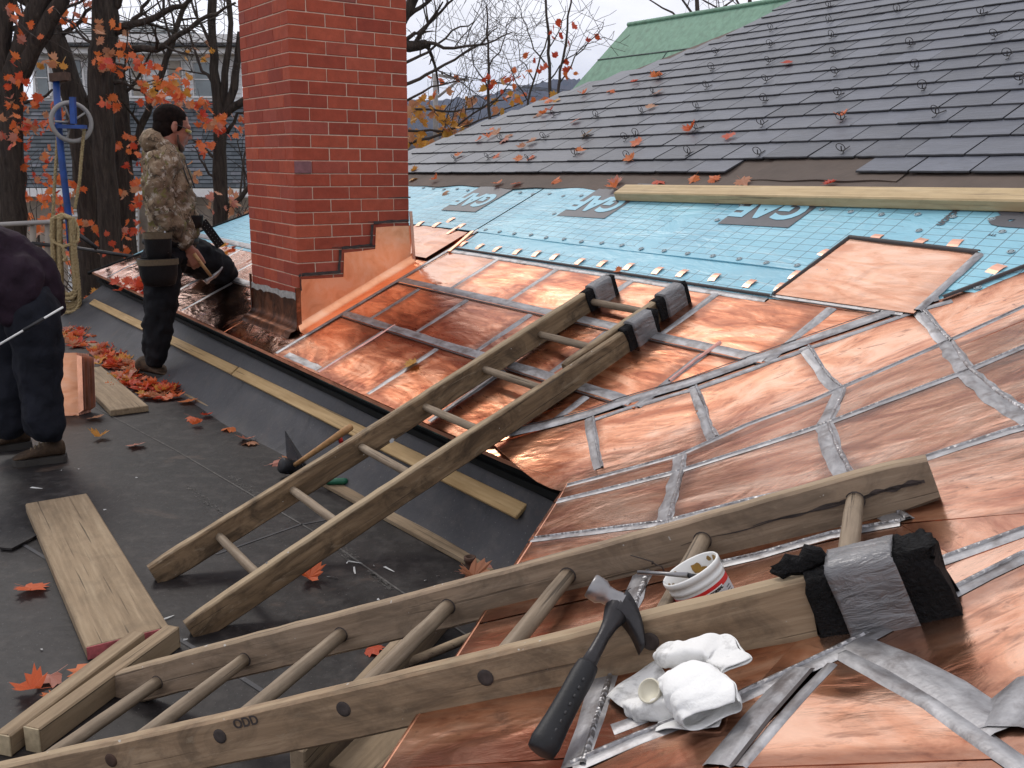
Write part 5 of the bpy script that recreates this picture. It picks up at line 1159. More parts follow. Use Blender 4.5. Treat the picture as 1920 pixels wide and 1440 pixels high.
# ------------------------------------------------------------------ people
def organic(name, mb, voxel, it, mat, parent, fold=None, label=None):
    """closed lumps grown together into one smooth skin"""
    me = mesh(name, mb, mat); o = bpy.data.objects.new('tmp', me); COL.objects.link(o)
    m = o.modifiers.new('r', 'REMESH'); m.mode = 'VOXEL'; m.voxel_size = voxel; m.use_smooth_shade = True
    if it: s = o.modifiers.new('s', 'SMOOTH'); s.iterations = it; s.factor = 0.5
    if fold:
        tx = bpy.data.textures.new('fold', 'CLOUDS'); tx.noise_scale = fold[0]; tx.noise_depth = 2
        d = o.modifiers.new('d', 'DISPLACE'); d.texture = tx; d.strength = fold[1]; d.mid_level = 0.5; d.texture_coords = 'LOCAL'
        s2 = o.modifiers.new('s2', 'SMOOTH'); s2.iterations = 1; s2.factor = 0.4
    dg = bpy.context.evaluated_depsgraph_get(); m2 = bpy.data.meshes.new_from_object(o.evaluated_get(dg))
    bpy.data.objects.remove(o); m2.materials.clear(); m2.materials.append(mat)
    for p in m2.polygons: p.use_smooth = True; p.material_index = 0
    r = link(name, m2, parent)
    if label: r['label'] = label
    return r
def capsule(mb, pts, rad, n=12, flat=None):
    pts = [Vc(p) for p in pts]; P = [pts[0] - (pts[1]-pts[0]).normalized()*rad[0]*0.7] + pts + [pts[-1] + (pts[-1]-pts[-2]).normalized()*rad[-1]*0.7]
    mb.tube(P, [rad[0]*0.55] + list(rad) + [rad[-1]*0.55], n, flat=flat)
def ell(mb, c, ax, rx, ry, rz, n=9):
    """ellipsoid: ax = (x axis, y axis, z axis)"""
    M = Matrix((ax[0], ax[1], ax[2])).transposed(); mb.ball(c, 1.0, n, 0, (rx, ry, rz), M)
def hand(mb, wrist, dirn, palm_n, side, k=1.0, curl=1.0):
    """fist-like hand: palm, four bent fingers of their own lengths, thumb from the side of the palm"""
    x = dirn.normalized(); z = (palm_n - x*palm_n.dot(x)).normalized(); y = z.cross(x)*side
    capsule(mb, [wrist - x*0.03*k, wrist + x*0.015*k], [0.026*k, 0.029*k], 12, 0.75)
    for i, (o_, L) in enumerate(((-0.030, 0.92), (-0.010, 1.0), (0.011, 0.95), (0.030, 0.78))):
        b0 = wrist + x*0.03*k + y*o_*0.8*k; b1 = wrist + x*0.090*k + y*o_*k; capsule(mb, [b0, b1], [0.015*k, 0.0125*k], 10)
        a1 = 0.95*curl; a2 = 1.75*curl; l1, l2, l3 = 0.040*L*k, 0.027*L*k, 0.021*L*k
        p1 = b1 + x*0.004*k; p2 = p1 + (x*math.cos(a1) - z*math.sin(a1))*l1; p3 = p2 + (x*math.cos(a1+a2*0.6) - z*math.sin(a1+a2*0.6))*l2; p4 = p3 + (x*math.cos(a1+a2) - z*math.sin(a1+a2))*l3
        capsule(mb, [p1, p2, p3, p4], [0.0112*k, 0.0102*k, 0.0092*k, 0.0080*k], 10)
    t0 = wrist + x*0.030*k - y*0.024*k; t1 = t0 + x*0.030*k - y*0.022*k - z*0.012*k; t2 = t1 + x*0.026*k - y*0.002*k - z*0.020*k; t3 = t2 + x*0.016*k + y*0.014*k - z*0.012*k
    capsule(mb, [t0, t1, t2, t3], [0.0165*k, 0.0135*k, 0.0115*k, 0.0095*k], 10)
def shoe(name, heel, toe, parent, k=1.0, h=0.105):
    """low boot: upper, sole, laces"""
    x = Vc(toe)-Vc(heel); x.z = 0; L = x.length; x.normalize(); y = ZX.cross(x); o = Vc(heel)
    prof = [(0.0, 0.030, 0.075, 0.0), (0.10, 0.037, 0.098, 0.0), (0.26, 0.039, 0.105, 0.0), (0.42, 0.041, 0.082, 0.0), (0.60, 0.046, 0.062, 0.0), (0.80, 0.048, 0.048, 0.0), (0.94, 0.038, 0.038, 0.0), (1.0, 0.018, 0.026, 0.0)]
    rg = []
    for t, w, hh, _ in prof:
        c = o + x*(L*t); r = []
        for j in range(16):
            a = 2*math.pi*j/16; r.append(c + y*(math.cos(a)*w*k) + ZX*(0.022*k + max(0, (hh*k-0.022*k))*(0.5+0.5*math.sin(a))))
        rg.append(r)
    s = MB(); s.rings(rg, True); o1 = obj(name, s, M_SHOE, parent); md = o1.modifiers.new('s', 'SUBSURF'); md.levels = 1; md.render_levels = 1
    s = MB(); out = [(0.0, 0.030), (0.06, 0.037), (0.3, 0.038), (0.5, 0.038), (0.75, 0.049), (0.92, 0.042), (1.01, 0.016)]
    poly = [o + x*(L*t) + y*w*k*1.06 for t, w in out] + [o + x*(L*t) - y*w*k*1.06 for t, w in reversed(out)]
    s.prism([p + ZX*0.001 for p in poly], ZX*0.026*k); obj('sole', s, M_SOLE, o1)
    s = MB()
    for i in range(4):
        t = 0.40+0.08*i; c = o + x*(L*t); hh = (0.090-0.010*i)*k; s.tube([c - y*0.028*k + ZX*hh*0.80, c + ZX*(hh+0.003), c + y*0.028*k + ZX*hh*0.80], 0.0032*k, 6)
    obj('laces', s, M_LACE, o1)
    return o1
# --- the worker in camouflage, one knee up on the copper, seen from his right
uR, uC, uL = 6.05, 6.17, 6.30
fwd, lft = VX, UX
r_ = lambda x, y: onU(x, y, uR); c_ = lambda x, y: onU(x, y, uC); l_ = lambda x, y: onU(x, y, uL)
man = thing('person', 'man in camouflage hooded jacket and black trousers kneeling on the roof edge with a hammer', 'person', onZ(290, 706), None)
hd = c_(324, 238); tilt = -0.28                    # head looks down
hx = (fwd*math.cos(tilt) + ZX*math.sin(tilt)); hy = lft; hz = hx.cross(hy)
H = lambda a, b_, c: hd + hx*a + hy*b_ + hz*c
body = MB()
ell(body, H(-0.012, 0, 0.030), (hx, hy, hz), 0.103, 0.080, 0.098); ell(body, H(0.040, 0, -0.030), (hx, hy, hz), 0.062, 0.062, 0.085); ell(body, H(0.055, 0, -0.098), (hx, hy, hz), 0.040, 0.042, 0.030)
ell(body, H(0.083, 0, 0.022), (hx, hy, hz), 0.022, 0.052, 0.022)
capsule(body, [H(0.098, 0, 0.008), H(0.113, 0, -0.020), H(0.120, 0, -0.036)], [0.010, 0.012, 0.014], 10); 
for sd in (-1, 1):
    ell(body, H(0.108, sd*0.011, -0.040), (hx, hy, hz), 0.010, 0.009, 0.008); ell(body, H(0.072, sd*0.034, -0.030), (hx, hy, hz), 0.022, 0.018, 0.020)
    ell(body, H(-0.010, sd*0.080, -0.010), (hx, hy, hz), 0.019, 0.008, 0.032); ell(body, H(-0.012, sd*0.083, 0.016), (hx, hy, hz), 0.014, 0.008, 0.012)
    ell(body, H(0.088, sd*0.030, 0.000), (hx, hy, hz), 0.010, 0.013, 0.009)
ell(body, H(0.100, 0, -0.064), (hx, hy, hz), 0.010, 0.022, 0.006); ell(body, H(0.098, 0, -0.076), (hx, hy, hz), 0.010, 0.020, 0.007)
capsule(body, [H(-0.02, 0, -0.04), c_(314, 268), c_(308, 292)], [0.060, 0.062, 0.075], 14)
wr = r_(352, 464) - lft*0.02; hdir = (r_(372, 500) - r_(350, 462)).normalized()
capsule(body, [c_(308, 292), c_(312, 360), c_(318, 440)], [0.075, 0.10, 0.10], 12)
capsule(body, [r_(294, 310), r_(300, 392), wr], [0.045, 0.040, 0.028], 10)
hand(body, wr, hdir, -fwd*0.3 - lft*1.0, 1, 1.18, 0.95)
organic('body', body, 0.0062, 3, M_SKIN, man)
hr = MB(); ell(hr, H(-0.024, 0, 0.040), (hx, hy, hz), 0.107, 0.0840, 0.096, 12); ell(hr, H(-0.048, 0, -0.02), (hx, hy, hz), 0.072, 0.076, 0.080, 10)
for sd in (-1, 1): ell(hr, H(0.014, sd*0.064, 0.016), (hx, hy, hz), 0.026, 0.020, 0.042, 8)
organic('hair', hr, 0.0075, 2, M_HAIR, man, (0.02, 0.004))
bd = MB(); capsule(bd, [H(0.022, -0.064, -0.045), H(0.036, -0.060, -0.085), H(0.066, -0.038, -0.112), H(0.082, 0, -0.118), H(0.066, 0.038, -0.112), H(0.036, 0.060, -0.085), H(0.022, 0.064, -0.045)], [0.006, 0.010, 0.016, 0.020, 0.016, 0.010, 0.006], 10)
capsule(bd, [H(0.106, -0.022, -0.056), H(0.112, 0, -0.052), H(0.106, 0.022, -0.056)], [0.004, 0.006, 0.004], 8); organic('beard', bd, 0.006, 2, M_BEARD, man)
gl = MB()
for sd in (-1, 1):
    L = []
    for i in range(7):
        t = i/6
        for zz in (0.010, -0.016): L.append(H(0.112-0.052*t*t, sd*(0.008+0.062*t), zz*(1-0.25*t)+0.0))
    gl.add(L, [(2*i, 2*i+1, 2*i+3, 2*i+2) for i in range(6)], 0, True)
g_o = obj('safety_glasses', gl, M_YELLOWLENS, man); md = g_o.modifiers.new('t', 'SOLIDIFY'); md.thickness = 0.003
gt = MB()
for sd in (-1, 1): gt.tube([H(0.060, sd*0.072, 0.008), H(0.02, sd*0.083, 0.010), H(-0.015, sd*0.086, 0.010)], 0.0028, 6)
obj('glasses_arm', gt, M_BLACKINK, g_o)
jk = MB()
capsule(jk, [c_(309, 296), c_(312, 330), c_(318, 372), c_(325, 415), c_(326, 452)], [0.125, 0.150, 0.152, 0.155, 0.150], 18)
for sd, fn in ((-1, r_), (1, l_)): capsule(jk, [c_(304, 300) + lft*sd*0.06, c_(302, 305) + lft*sd*0.155], [0.10, 0.088], 12)
capsule(jk, [r_(293, 306) - lft*0.03, r_(293, 345) - lft*0.055, r_(299, 392) - lft*0.06, r_(322, 428) - lft*0.045, r_(343, 452) - lft*0.025], [0.092, 0.088, 0.082, 0.074, 0.060], 14)
capsule(jk, [l_(305, 306) + lft*0.03, l_(312, 350) + lft*0.06, l_(330, 392) + lft*0.05, l_(352, 408) + lft*0.0], [0.092, 0.085, 0.078, 0.062], 14)
capsule(jk, [c_(303, 280), c_(310, 288), c_(322, 300)], [0.085, 0.095, 0.075], 14)
organic('jacket', jk, 0.012, 4, M_CAMO, man, (0.065, 0.055))
hood = MB(); ring_ = [(325, 292, 0.0), (312, 283, -0.085), (298, 272, -0.098), (285, 262, -0.06), (281, 258, 0.0), (285, 262, 0.06), (298, 272, 0.098), (312, 283, 0.085)]
hp = [c_(x, y) + lft*o_ for x, y, o_ in ring_]; hp = hp + [hp[0]]
hood.tube(hp, [0.026, 0.034, 0.042, 0.052, 0.055, 0.052, 0.042, 0.034, 0.026], 12); ell(hood, c_(279, 266), (fwd, lft, ZX), 0.055, 0.085, 0.062)
organic('hood', hood, 0.009, 2, M_CAMO, man, (0.045, 0.035))
cf = MB(); cf.tube([r_(338, 447) - lft*0.028, r_(349, 460) - lft*0.022], [0.062, 0.050], 14); obj('cuff', cf, M_CAMO, man)
for dx in (0, 8):
    sg = MB(); sg.tube([c_(330+dx, 300) - lft*0.10, c_(338+dx, 330) - lft*0.125, c_(346+dx, 352) - lft*0.125], 0.004, 6); obj('drawstring', sg, M_BLACKINK, man)
tr = MB()
capsule(tr, [c_(322, 446), c_(318, 480)], [0.150, 0.152], 16)
capsule(tr, [r_(302, 480), r_(303, 545), r_(298, 600), r_(292, 640), r_(289, 672)], [0.120, 0.112, 0.093, 0.080, 0.068], 14)
kn = onA(440, 510, 0.095); kn = W(uL+0.03, uv(kn)[1]-0.01, zA(uv(kn)[1])+0.092)
hipL = l_(330, 472); foot2 = kn + UX*0.36 - VX*0.06 - ZX*0.02
capsule(tr, [hipL, hipL.lerp(kn, 0.5)+ZX*0.02, kn], [0.130, 0.128, 0.106], 14); capsule(tr, [kn, kn.lerp(foot2, 0.5)-ZX*0.0, foot2], [0.092, 0.085, 0.070], 12)
organic('trousers', tr, 0.013, 4, M_BLACKCLOTH, man, (0.07, 0.055))
shoe('shoe', onZ(262, 704) + lft*0.02, onZ(330, 714) + lft*0.02, man, 1.35); shoe('shoe', foot2 - ZX*0.06, foot2 + UX*0.24 - ZX*0.06, man, 1.0)
# belt and pouches
bl = MB(); bc = c_(320, 452); rb = [bc + fwd*math.cos(a)*0.163 + lft*math.sin(a)*0.178 for a in [2*math.pi*i/24 for i in range(25)]]
bl.tube(rb, 0.020, 8, flat=0.45); belt = obj('tool_belt', bl, M_BLACKLEATHER, man)
def pouch(c, w, h, d, band_t=None, taper=0.9):
    rg = []
    for i, (t, s) in enumerate(((0, 0.55), (0.06, 0.85), (0.4, 1.0), (0.85, 1.05), (1.0, 1.08))):
        rg.append([c + ZX*(-h*(1-t)) + fwd*(math.copysign(abs(math.cos(a))**0.6, math.cos(a))*w*s) + lft*(math.copysign(abs(math.sin(a))**0.6, math.sin(a))*d*s) for a in [2*math.pi*j/20 for j in range(20)]])
    m_ = MB(); inner = [c + (p-c)*0.86 for p in rg[-1]]; deep = [p*1.0 - ZX*h*0.5 for p in [c + (p-c)*0.8 for p in rg[-1]]]
    m_.rings(rg+[inner, deep], True); o = obj('pouch', m_, M_BLACKLEATHER, belt)
    if band_t:
        for t in band_t:
            b2 = MB(); s = 1.04 if t < 0.5 else 1.10
            rr_ = [[c + ZX*(-h*(1-t)+dz) + fwd*(math.copysign(abs(math.cos(a))**0.6, math.cos(a))*w*s) + lft*(math.copysign(abs(math.sin(a))**0.6, math.sin(a))*d*s) for a in [2*math.pi*j/20 for j in range(20)]] for dz in (-0.018, 0.018)]
            b2.rings(rr_, False); obj('webbing', b2, M_WEB, belt)
    return o
pouch(r_(284, 436) - lft*0.13, 0.075, 0.17, 0.050, (0.95,)); pouch(r_(283, 480) - lft*0.15, 0.108, 0.17, 0.066, (0.88,)); pouch(c_(352, 402) - lft*0.03 + fwd*0.015, 0.055, 0.085, 0.10)
st = MB(); a, b2 = c_(374, 414) - lft*0.06, c_(408, 460) - lft*0.06; st.box((a+b2)/2, (b2-a)*0.5, (b2-a).cross(lft).normalized()*0.028, lft*0.010)
sto = obj('studded_strap', st, M_BLACKLEATHER, belt); st = MB()
for i in range(9):
    p = a.lerp(b2, (i+0.5)/9) - lft*0.0115
    for s in (-1, 1): st.ball(p + (b2-a).cross(lft).normalized()*0.012*s, 0.0026, 5)
sd_o = obj('studs', st, M_STEEL, belt)
for dx, dy, ln in ((300, 470, 0.10), (296, 448, 0.06)):
    tl = MB(); p = r_(dx, dy) - lft*0.17; tl.tube([p, p + ZX*ln], 0.006, 8); obj('nail_set', tl, M_STEEL, belt)
# the hammer in his hand
hm = thing('claw_hammer', 'small claw hammer held in the right hand of the man in camouflage', 'hammer', r_(384, 510))
a, b2 = r_(357, 474) - lft*0.075, r_(389, 517) - lft*0.085; g = MB(); g.tube([a, a.lerp(b2, 0.5), b2], [0.0125, 0.011, 0.0095], 10); obj('handle', g, M_HANDLE, hm)
dd = (b2-a).normalized(); sx = (r_(402, 502)-r_(376, 520)).normalized(); p = b2 + dd*0.004
g = MB(); g.lathe([(0.0, 0.052), (0.017, 0.050), (0.018, 0.034), (0.012, 0.026), (0.0125, -0.01)], p, -sx, 14, capb=True); obj('striking_head', g, M_STEEL, hm)
g = MB(); cl = []
for i in range(7):
    t = i/6; c = p + sx*(0.01+0.085*t) - dd*(0.018*t*t); th = 0.011*(1-t)+0.002; cl.append([c + dd*th + lft*0.010, c - dd*th + lft*0.010, c - dd*th - lft*0.010, c + dd*th - lft*0.010])
g.rings(cl, True); obj('claw', g, M_STEEL, hm)
# --- the worker bending at the left edge, seen from his left side, facing left
u1 = uv(onZ(78, 872))[0]; uN, uF = u1-0.02, u1+0.22; uM = (uN+uF)/2
n1 = lambda x, y: onU(x, y, uN); f1 = lambda x, y: onU(x, y, uF); m1 = lambda x, y: onU(x, y, uM)
man2 = thing('person', 'man bending forward in dark purple jacket and navy trousers at the left edge', 'person', onZ(75, 872))
bk = -VX
tr = MB()
capsule(tr, [m1(52, 562), m1(34, 548)], [0.158, 0.155], 16)
capsule(tr, [n1(62, 575), n1(70, 650), n1(70, 720), n1(80, 770), n1(86, 806)], [0.124, 0.108, 0.094, 0.086, 0.086], 14)
capsule(tr, [f1(40, 575), f1(30, 650), f1(22, 720), f1(15, 765), f1(18, 800)], [0.124, 0.108, 0.094, 0.084, 0.084], 14)
organic('trousers', tr, 0.013, 4, M_NAVY, man2, (0.13, 0.055))
jk = MB()
capsule(jk, [m1(60, 562), m1(42, 532), m1(5, 500), m1(-50, 478), m1(-95, 478)], [0.155, 0.170, 0.172, 0.165, 0.135], 18)
for fn, o_ in ((n1, -0.03), (f1, 0.03)):
    sh = fn(-72, 500)+UX*o_*1.2; capsule(jk, [m1(-70, 485), sh], [0.11, 0.092], 12)
    if fn is n1: capsule(jk, [sh, n1(-20, 545)-UX*0.03, n1(28, 585)-UX*0.03, n1(46, 592)-UX*0.01], [0.088, 0.078, 0.070, 0.060], 14)
    else: capsule(jk, [sh, f1(-40, 560), f1(-20, 612)], [0.088, 0.075, 0.060], 14)
capsule(jk, [n1(36, 500)-UX*0.02, n1(40, 560)-UX*0.04], [0.085, 0.080], 12)
organic('jacket', jk, 0.013, 4, M_PURPLE, man2, (0.12, 0.055))
body = MB(); hd2 = m1(-158, 515); hx2 = (bk*0.55 - ZX*0.83).normalized(); hy2 = -UX; hz2 = hx2.cross(hy2)
H2 = lambda a, b_, c: hd2 + hx2*a + hy2*b_ + hz2*c
ell(body, H2(-0.012, 0, 0.030), (hx2, hy2, hz2), 0.100, 0.078, 0.096); ell(body, H2(0.040, 0, -0.030), (hx2, hy2, hz2), 0.060, 0.060, 0.083); ell(body, H2(0.055, 0, -0.098), (hx2, hy2, hz2), 0.038, 0.040, 0.03)
capsule(body, [H2(0.098, 0, 0.008), H2(0.118, 0, -0.036)], [0.010, 0.014], 10); ell(body, H2(0.1, 0, -0.07), (hx2, hy2, hz2), 0.010, 0.022, 0.010)
for sd in (-1, 1): ell(body, H2(-0.010, sd*0.080, -0.005), (hx2, hy2, hz2), 0.019, 0.009, 0.032); ell(body, H2(0.088, sd*0.030, 0.002), (hx2, hy2, hz2), 0.012, 0.013, 0.009)
capsule(body, [H2(-0.03, 0, -0.03), m1(-120, 490), m1(-80, 482)], [0.060, 0.066, 0.09], 12); capsule(body, [m1(-80, 482), m1(0, 510), m1(55, 545)], [0.10, 0.11, 0.11], 12)
wN = n1(50, 596) - UX*0.01; wF = f1(-18, 618)
capsule(body, [n1(-60, 505), n1(20, 580), wN], [0.05, 0.04, 0.028], 10); capsule(body, [f1(-60, 520), f1(-40, 570), wF], [0.05, 0.04, 0.028], 10)
hand(body, wN, bk*0.2 - ZX*0.5 + UX*0.2, UX*1.0 + bk*0.2, 1, 1.0, 0.9); hand(body, wF, bk*0.2 - ZX*0.8, UX, 1, 1.0, 0.9)
organic('body', body, 0.0065, 3, M_SKIN, man2)
hr = MB(); ell(hr, H2(-0.018, 0, 0.036), (hx2, hy2, hz2), 0.106, 0.085, 0.100, 12); ell(hr, H2(-0.046, 0, -0.01), (hx2, hy2, hz2), 0.072, 0.078, 0.085, 10); organic('hair', hr, 0.0075, 2, M_HAIR, man2, (0.02, 0.004))
shoe('shoe', onZ(126, 862), onZ(24, 872), man2, 1.15); shoe('shoe', onZ(62, 838)+UX*0.02, onZ(-35, 850)+UX*0.02, man2, 1.15)
rod = thing('marking_rod', 'thin white rod held across the body of the bending man', 'rod', n1(50, 595))
g = MB(); A, B_ = n1(-30, 640) - UX*0.215, n1(101, 564) - UX*0.215; g.tube([A, B_], 0.0048, 8); obj('rod_shaft', g, M_PLASTIC, rod)
g = MB(); A2, B2_ = A.lerp(B_, 0.44), A.lerp(B_, 0.73); g.tube([A2, B2_], 0.0075, 8); obj('rod_grip', g, M_BLACKINK, rod)
# ------------------------------------------------------------------ surroundings
g = MB(); g.add([(-900, -200, -5.2), (900, -200, -5.2), (900, 1400, -5.2), (-900, 1400, -5.2)], [(0, 1, 2, 3)]); o = obj('ground', g, M_GROUND, None, None, 'structure'); tag(o, 'leaf strewn yard and land beyond the house', 'ground', None, 'structure')
# mountain
def ridge(Y, prof, name, label, z0, depth, seed, mat=M_FOREST):
    q = random.Random(seed); pts = [onY(x, y, Y) for x, y in prof]; xs = []
    for a, b_ in zip(pts, pts[1:]):
        n = 10
        for i in range(n): xs.append(a.lerp(b_, i/n) + ZX*q.uniform(-1, 1)*Y*0.0016)
    xs.append(pts[-1]); mb = MB(); vs = []; m = 7
    for p in xs:
        for k in range(m):
            t = k/(m-1); vs.append(Vc((p.x, p.y - depth*t, p.z - (p.z-z0)*(t**0.85) + q.uniform(-1, 1)*Y*0.0022*math.sin(math.pi*t))))
        vs.append(Vc((p.x, p.y + depth*0.6, z0)))
    k = m+1; mb.add(vs, [(i*k+j, i*k+j+1, (i+1)*k+j+1, (i+1)*k+j) for i in range(len(xs)-1) for j in range(m-1)] + [(i*k, (i+1)*k, (i+1)*k+m, i*k+m) for i in range(len(xs)-1)], 0, True)
    o = obj(name, mb, mat, None, None, 'structure'); return tag(o, label, 'mountain', None, 'structure')
ridge(1500, [(-900, 215), (-300, 205), (0, 190), (300, 200), (600, 196), (760, 186), (830, 187), (905, 178), (960, 167), (1005, 156), (1045, 147), (1072, 146), (1120, 158), (1250, 175), (1600, 190), (2300, 210), (3000, 225)], 'mountain', 'blue wooded mountain on the horizon behind the bare branches', -5, 500, 4)
ridge(420, [(-900, 262), (0, 250), (600, 246), (760, 246), (860, 250), (980, 243), (1100, 240), (1700, 250), (2600, 262)], 'hill', 'nearer wooded hillside below the mountain', -5.4, 160, 6)
# copper-green roof beyond the hip
GY = 13.0
ga, gb = onY(1180, 46, GY), None
gd = UX
gm_ = thing('green_roof', 'weathered green copper roof rising beyond the slates', 'roof', onY(1300, 100, GY))
top0 = ga; top1 = ga - UX*14.0; dn = (-VX*0.62 - ZX*0.78).normalized(); dnl = (onV(1070, 196, (ga).dot(VX)-1.35) - ga)
mb = MB(); Ld = 3.6
b0 = ga + dn*Ld + UX*1.15; b1 = top1 + dn*Ld; mb.add([top0, top1, b1, b0, top0 - ZX*0.06 + VX*0.05, top1 - ZX*0.06 + VX*0.05], [(0, 3, 2, 1)]); mb.add([top0, top1, top1 + VX*3 - ZX*2.0, top0 + VX*3 - ZX*2.0 + UX*1.0], [(0, 1, 2, 3)]); mb.add([top0, b0, top0 + VX*3 - ZX*2.0 + UX*1.0], [(0, 2, 1)])
obj('copper_sheets', mb, M_GREENROOF, gm_)
for i, s in enumerate((0.58, 1.16, 1.74, 2.32)):
    mb = MB(); A = ga + dn*s + UX*1.15*s/Ld; B_ = top1 + dn*s; mb.tube([A, B_], 0.012, 6); obj('seam', mb, M_VERDIGRIS_FASCIA, gm_)
    for j in range(5):
        o0 = 1.1+2.1*j + (1.0 if i % 2 else 0); mb = MB(); a = ga + dn*s - UX*o0; mb.tube([a, a + dn*0.58], 0.010, 6); obj('seam', mb, M_VERDIGRIS_FASCIA, gm_)
mb = MB(); mb.tube([top0 + UX*0.02, top1], 0.03, 8); obj('ridge_roll', mb, M_GREENROOF, gm_)
# white house behind the trees
HY = 28.0
hs_ = thing('white_house', 'white house with slate hip roof and deep slate skirt roof behind the trees', 'house', onY(250, 380, HY)*1.0)
h_ = lambda x, y, dy=0.0: onY(x, y, HY+dy)
def quad(name, pts, mat, parent=hs_, thick=0.12):
    mb = MB(); mb.prism(pts, Vc((0, thick, 0))); return obj(name, mb, mat, parent)
quad('upper_wall', [h_(62, 96), h_(452, 96), h_(452, 192), h_(62, 192)], M_SIDING)
mb = MB()
for i in range(11):
    y = 98+i*8.4; a, b_ = h_(62, y, -0.02), h_(452, y, -0.02); mb.box((a+b_)/2, (b_-a)*0.5, Y3*0.014, ZX*0.012)
obj('siding_edges', mb, M_TRIM, hs_, None, 'stuff')
a, b_ = h_(62, 100, -0.25), h_(462, 100, -0.25); mb = MB(); mb.box((a+b_)/2 + ZX*0.1, (b_-a)*0.5, Y3*0.3, ZX*0.13); mb.box((a+b_)/2 + ZX*0.35, (b_-a)*0.52, Y3*0.45, ZX*0.11); obj('eave_trim', mb, M_TRIM, hs_)
HS = [M_HSLATE]
for nm, c in (('house_slate_dark', (0.050, 0.060, 0.070)), ('house_slate_mid', (0.085, 0.098, 0.112)), ('house_slate_pale', (0.135, 0.140, 0.160))): HS.append(m_plain(nm, c, 0.6, 0, 0.2, 3))
def slate_field(name, tl, tr_, br_, bl_, rows, wid):
    q = random.Random(rows); mb = MB(); tl, tr_, br_, bl_ = map(Vc, (tl, tr_, br_, bl_)); nrm = (tr_-tl).cross(bl_-tl).normalized()
    if nrm.y > 0: nrm = -nrm
    mb.add([tl+nrm*-0.03, tr_+nrm*-0.03, br_+nrm*-0.03, bl_+nrm*-0.03], [(0, 1, 2, 3)], 1)
    for r in range(rows):
        t0, t1 = r/rows, (r+1)/rows; a0, a1 = tl.lerp(bl_, t0), tr_.lerp(br_, t0); c0, c1 = tl.lerp(bl_, t1), tr_.lerp(br_, t1); n = max(1, int((c1-c0).length/wid)); off = q.random()
        for i in range(-1, n+1):
            s0, s1 = max(0, (i+off)/n), min(1, (i+off+0.97)/n)
            if s1 <= s0: continue
            l = 0.03+q.uniform(-.006, .006)
            mb.add([a0.lerp(a1, s0), a0.lerp(a1, s1), c0.lerp(c1, s1)+nrm*l, c0.lerp(c1, s0)+nrm*l], [(0, 1, 2, 3)], q.choice([1, 2, 2, 2, 3])); mb.add([c0.lerp(c1, s0)+nrm*l, c0.lerp(c1, s1)+nrm*l, c0.lerp(c1, s1), c0.lerp(c1, s0)], [(0, 1, 2, 3)], 1)
    return obj(name, mb, HS, hs_, None, 'stuff')
slate_field('hip_roof', h_(215, 36, 4), h_(275, 42, 4), h_(470, 86, -0.7), h_(52, 86, -0.7), 14, 0.28)
slate_field('skirt_roof', h_(-60, 188, 0.0), h_(462, 190, 0.0), h_(475, 352, -1.6), h_(-80, 352, -1.6), 22, 0.30)
a, b_ = h_(-80, 360, -1.7), h_(478, 362, -1.7); mb = MB(); mb.box((a+b_)/2, (b_-a)*0.5, Y3*0.15, ZX*0.11); obj('gutter_trim', mb, M_TRIM, hs_)
quad('lower_wall', [h_(-60, 366, -1.0), h_(470, 366, -1.0), h_(470, 640, -1.0), h_(-60, 640, -1.0)], M_TANWALL)
quad('porch_wall', [h_(128, 392, -1.6), h_(258, 392, -1.6), h_(258, 640, -1.6), h_(128, 640, -1.6)], M_SIDING)
mb = MB()
for i in range(22):
    y = 396+i*11; a, b_ = h_(128, y, -1.63), h_(258, y, -1.63); mb.box((a+b_)/2, (b_-a)*0.5, Y3*0.02, ZX*0.02)
obj('siding_edges', mb, M_TANWALL, hs_, None, 'stuff')
for x0, x1, y0, y1, m_ in ((128, 156, 112, 182, M_GLASS), (246, 270, 114, 180, M_BLIND), (316, 342, 114, 182, M_BLIND), (364, 400, 118, 180, M_GLASS), (66, 92, 112, 180, M_GLASS), (350, 362, 372, 404, M_GLASS)):
    dy = -0.03 if y0 < 300 else -1.03
    mb = MB()
    for (p, q_, r__, s_) in ((x0-3, x1+3, y0-3, y0), (x0-3, x1+3, y1, y1+4), (x0-3, x0, y0, y1), (x1, x1+3, y0, y1), (x0, x1, (y0+y1)/2-1, (y0+y1)/2+1)):
        a, b_ = h_(p, r__, dy), h_(q_, s_, dy); mb.box((a+b_)/2, X3*(b_.x-a.x)/2, Y3*0.05, ZX*abs(b_.z-a.z)/2)
    w = obj('window', mb, M_TRIM, hs_); mb = MB(); a, b_ = h_(x0, y0, dy-0.012), h_(x1, y1, dy-0.012); mb.box((a+b_)/2, X3*(b_.x-a.x)/2, Y3*0.012, ZX*abs(b_.z-a.z)/2); obj('pane', mb, m_, w)
# utility pole and wires
up_ = thing('utility_pole', 'grey wooden utility pole with crossarm behind the bare branches', 'utility pole', onY(817, 260, 42))
mb = MB(); a, b_ = onY(816, 138, 42), onY(818, 300, 42); mb.tube([a, b_], [0.10, 0.13], 10); obj('pole', mb, M_POLEWOOD, up_)
mb = MB(); a, b_ = onY(822, 141, 41.8), onY(879, 151, 41.8); mb.box((a+b_)/2, (b_-a)*0.5, Y3*0.05, ZX*0.06); obj('crossarm', mb, M_POLEWOOD, up_)
mb = MB(); a, b_ = onY(821, 182, 41.8), onY(862, 149, 41.8); mb.tube([a, b_], 0.055, 8); obj('brace', mb, M_POLEWOOD, up_)
for x in (829, 845, 874):
    mb = MB(); a = onY(x, 139+(x-822)*0.17, 41.8); mb.lathe([(0.03, 0), (0.05, 0.06), (0.02, 0.16), (0.0, 0.17)], a, ZX, 8); obj('insulator', mb, M_BLACKINK, up_)
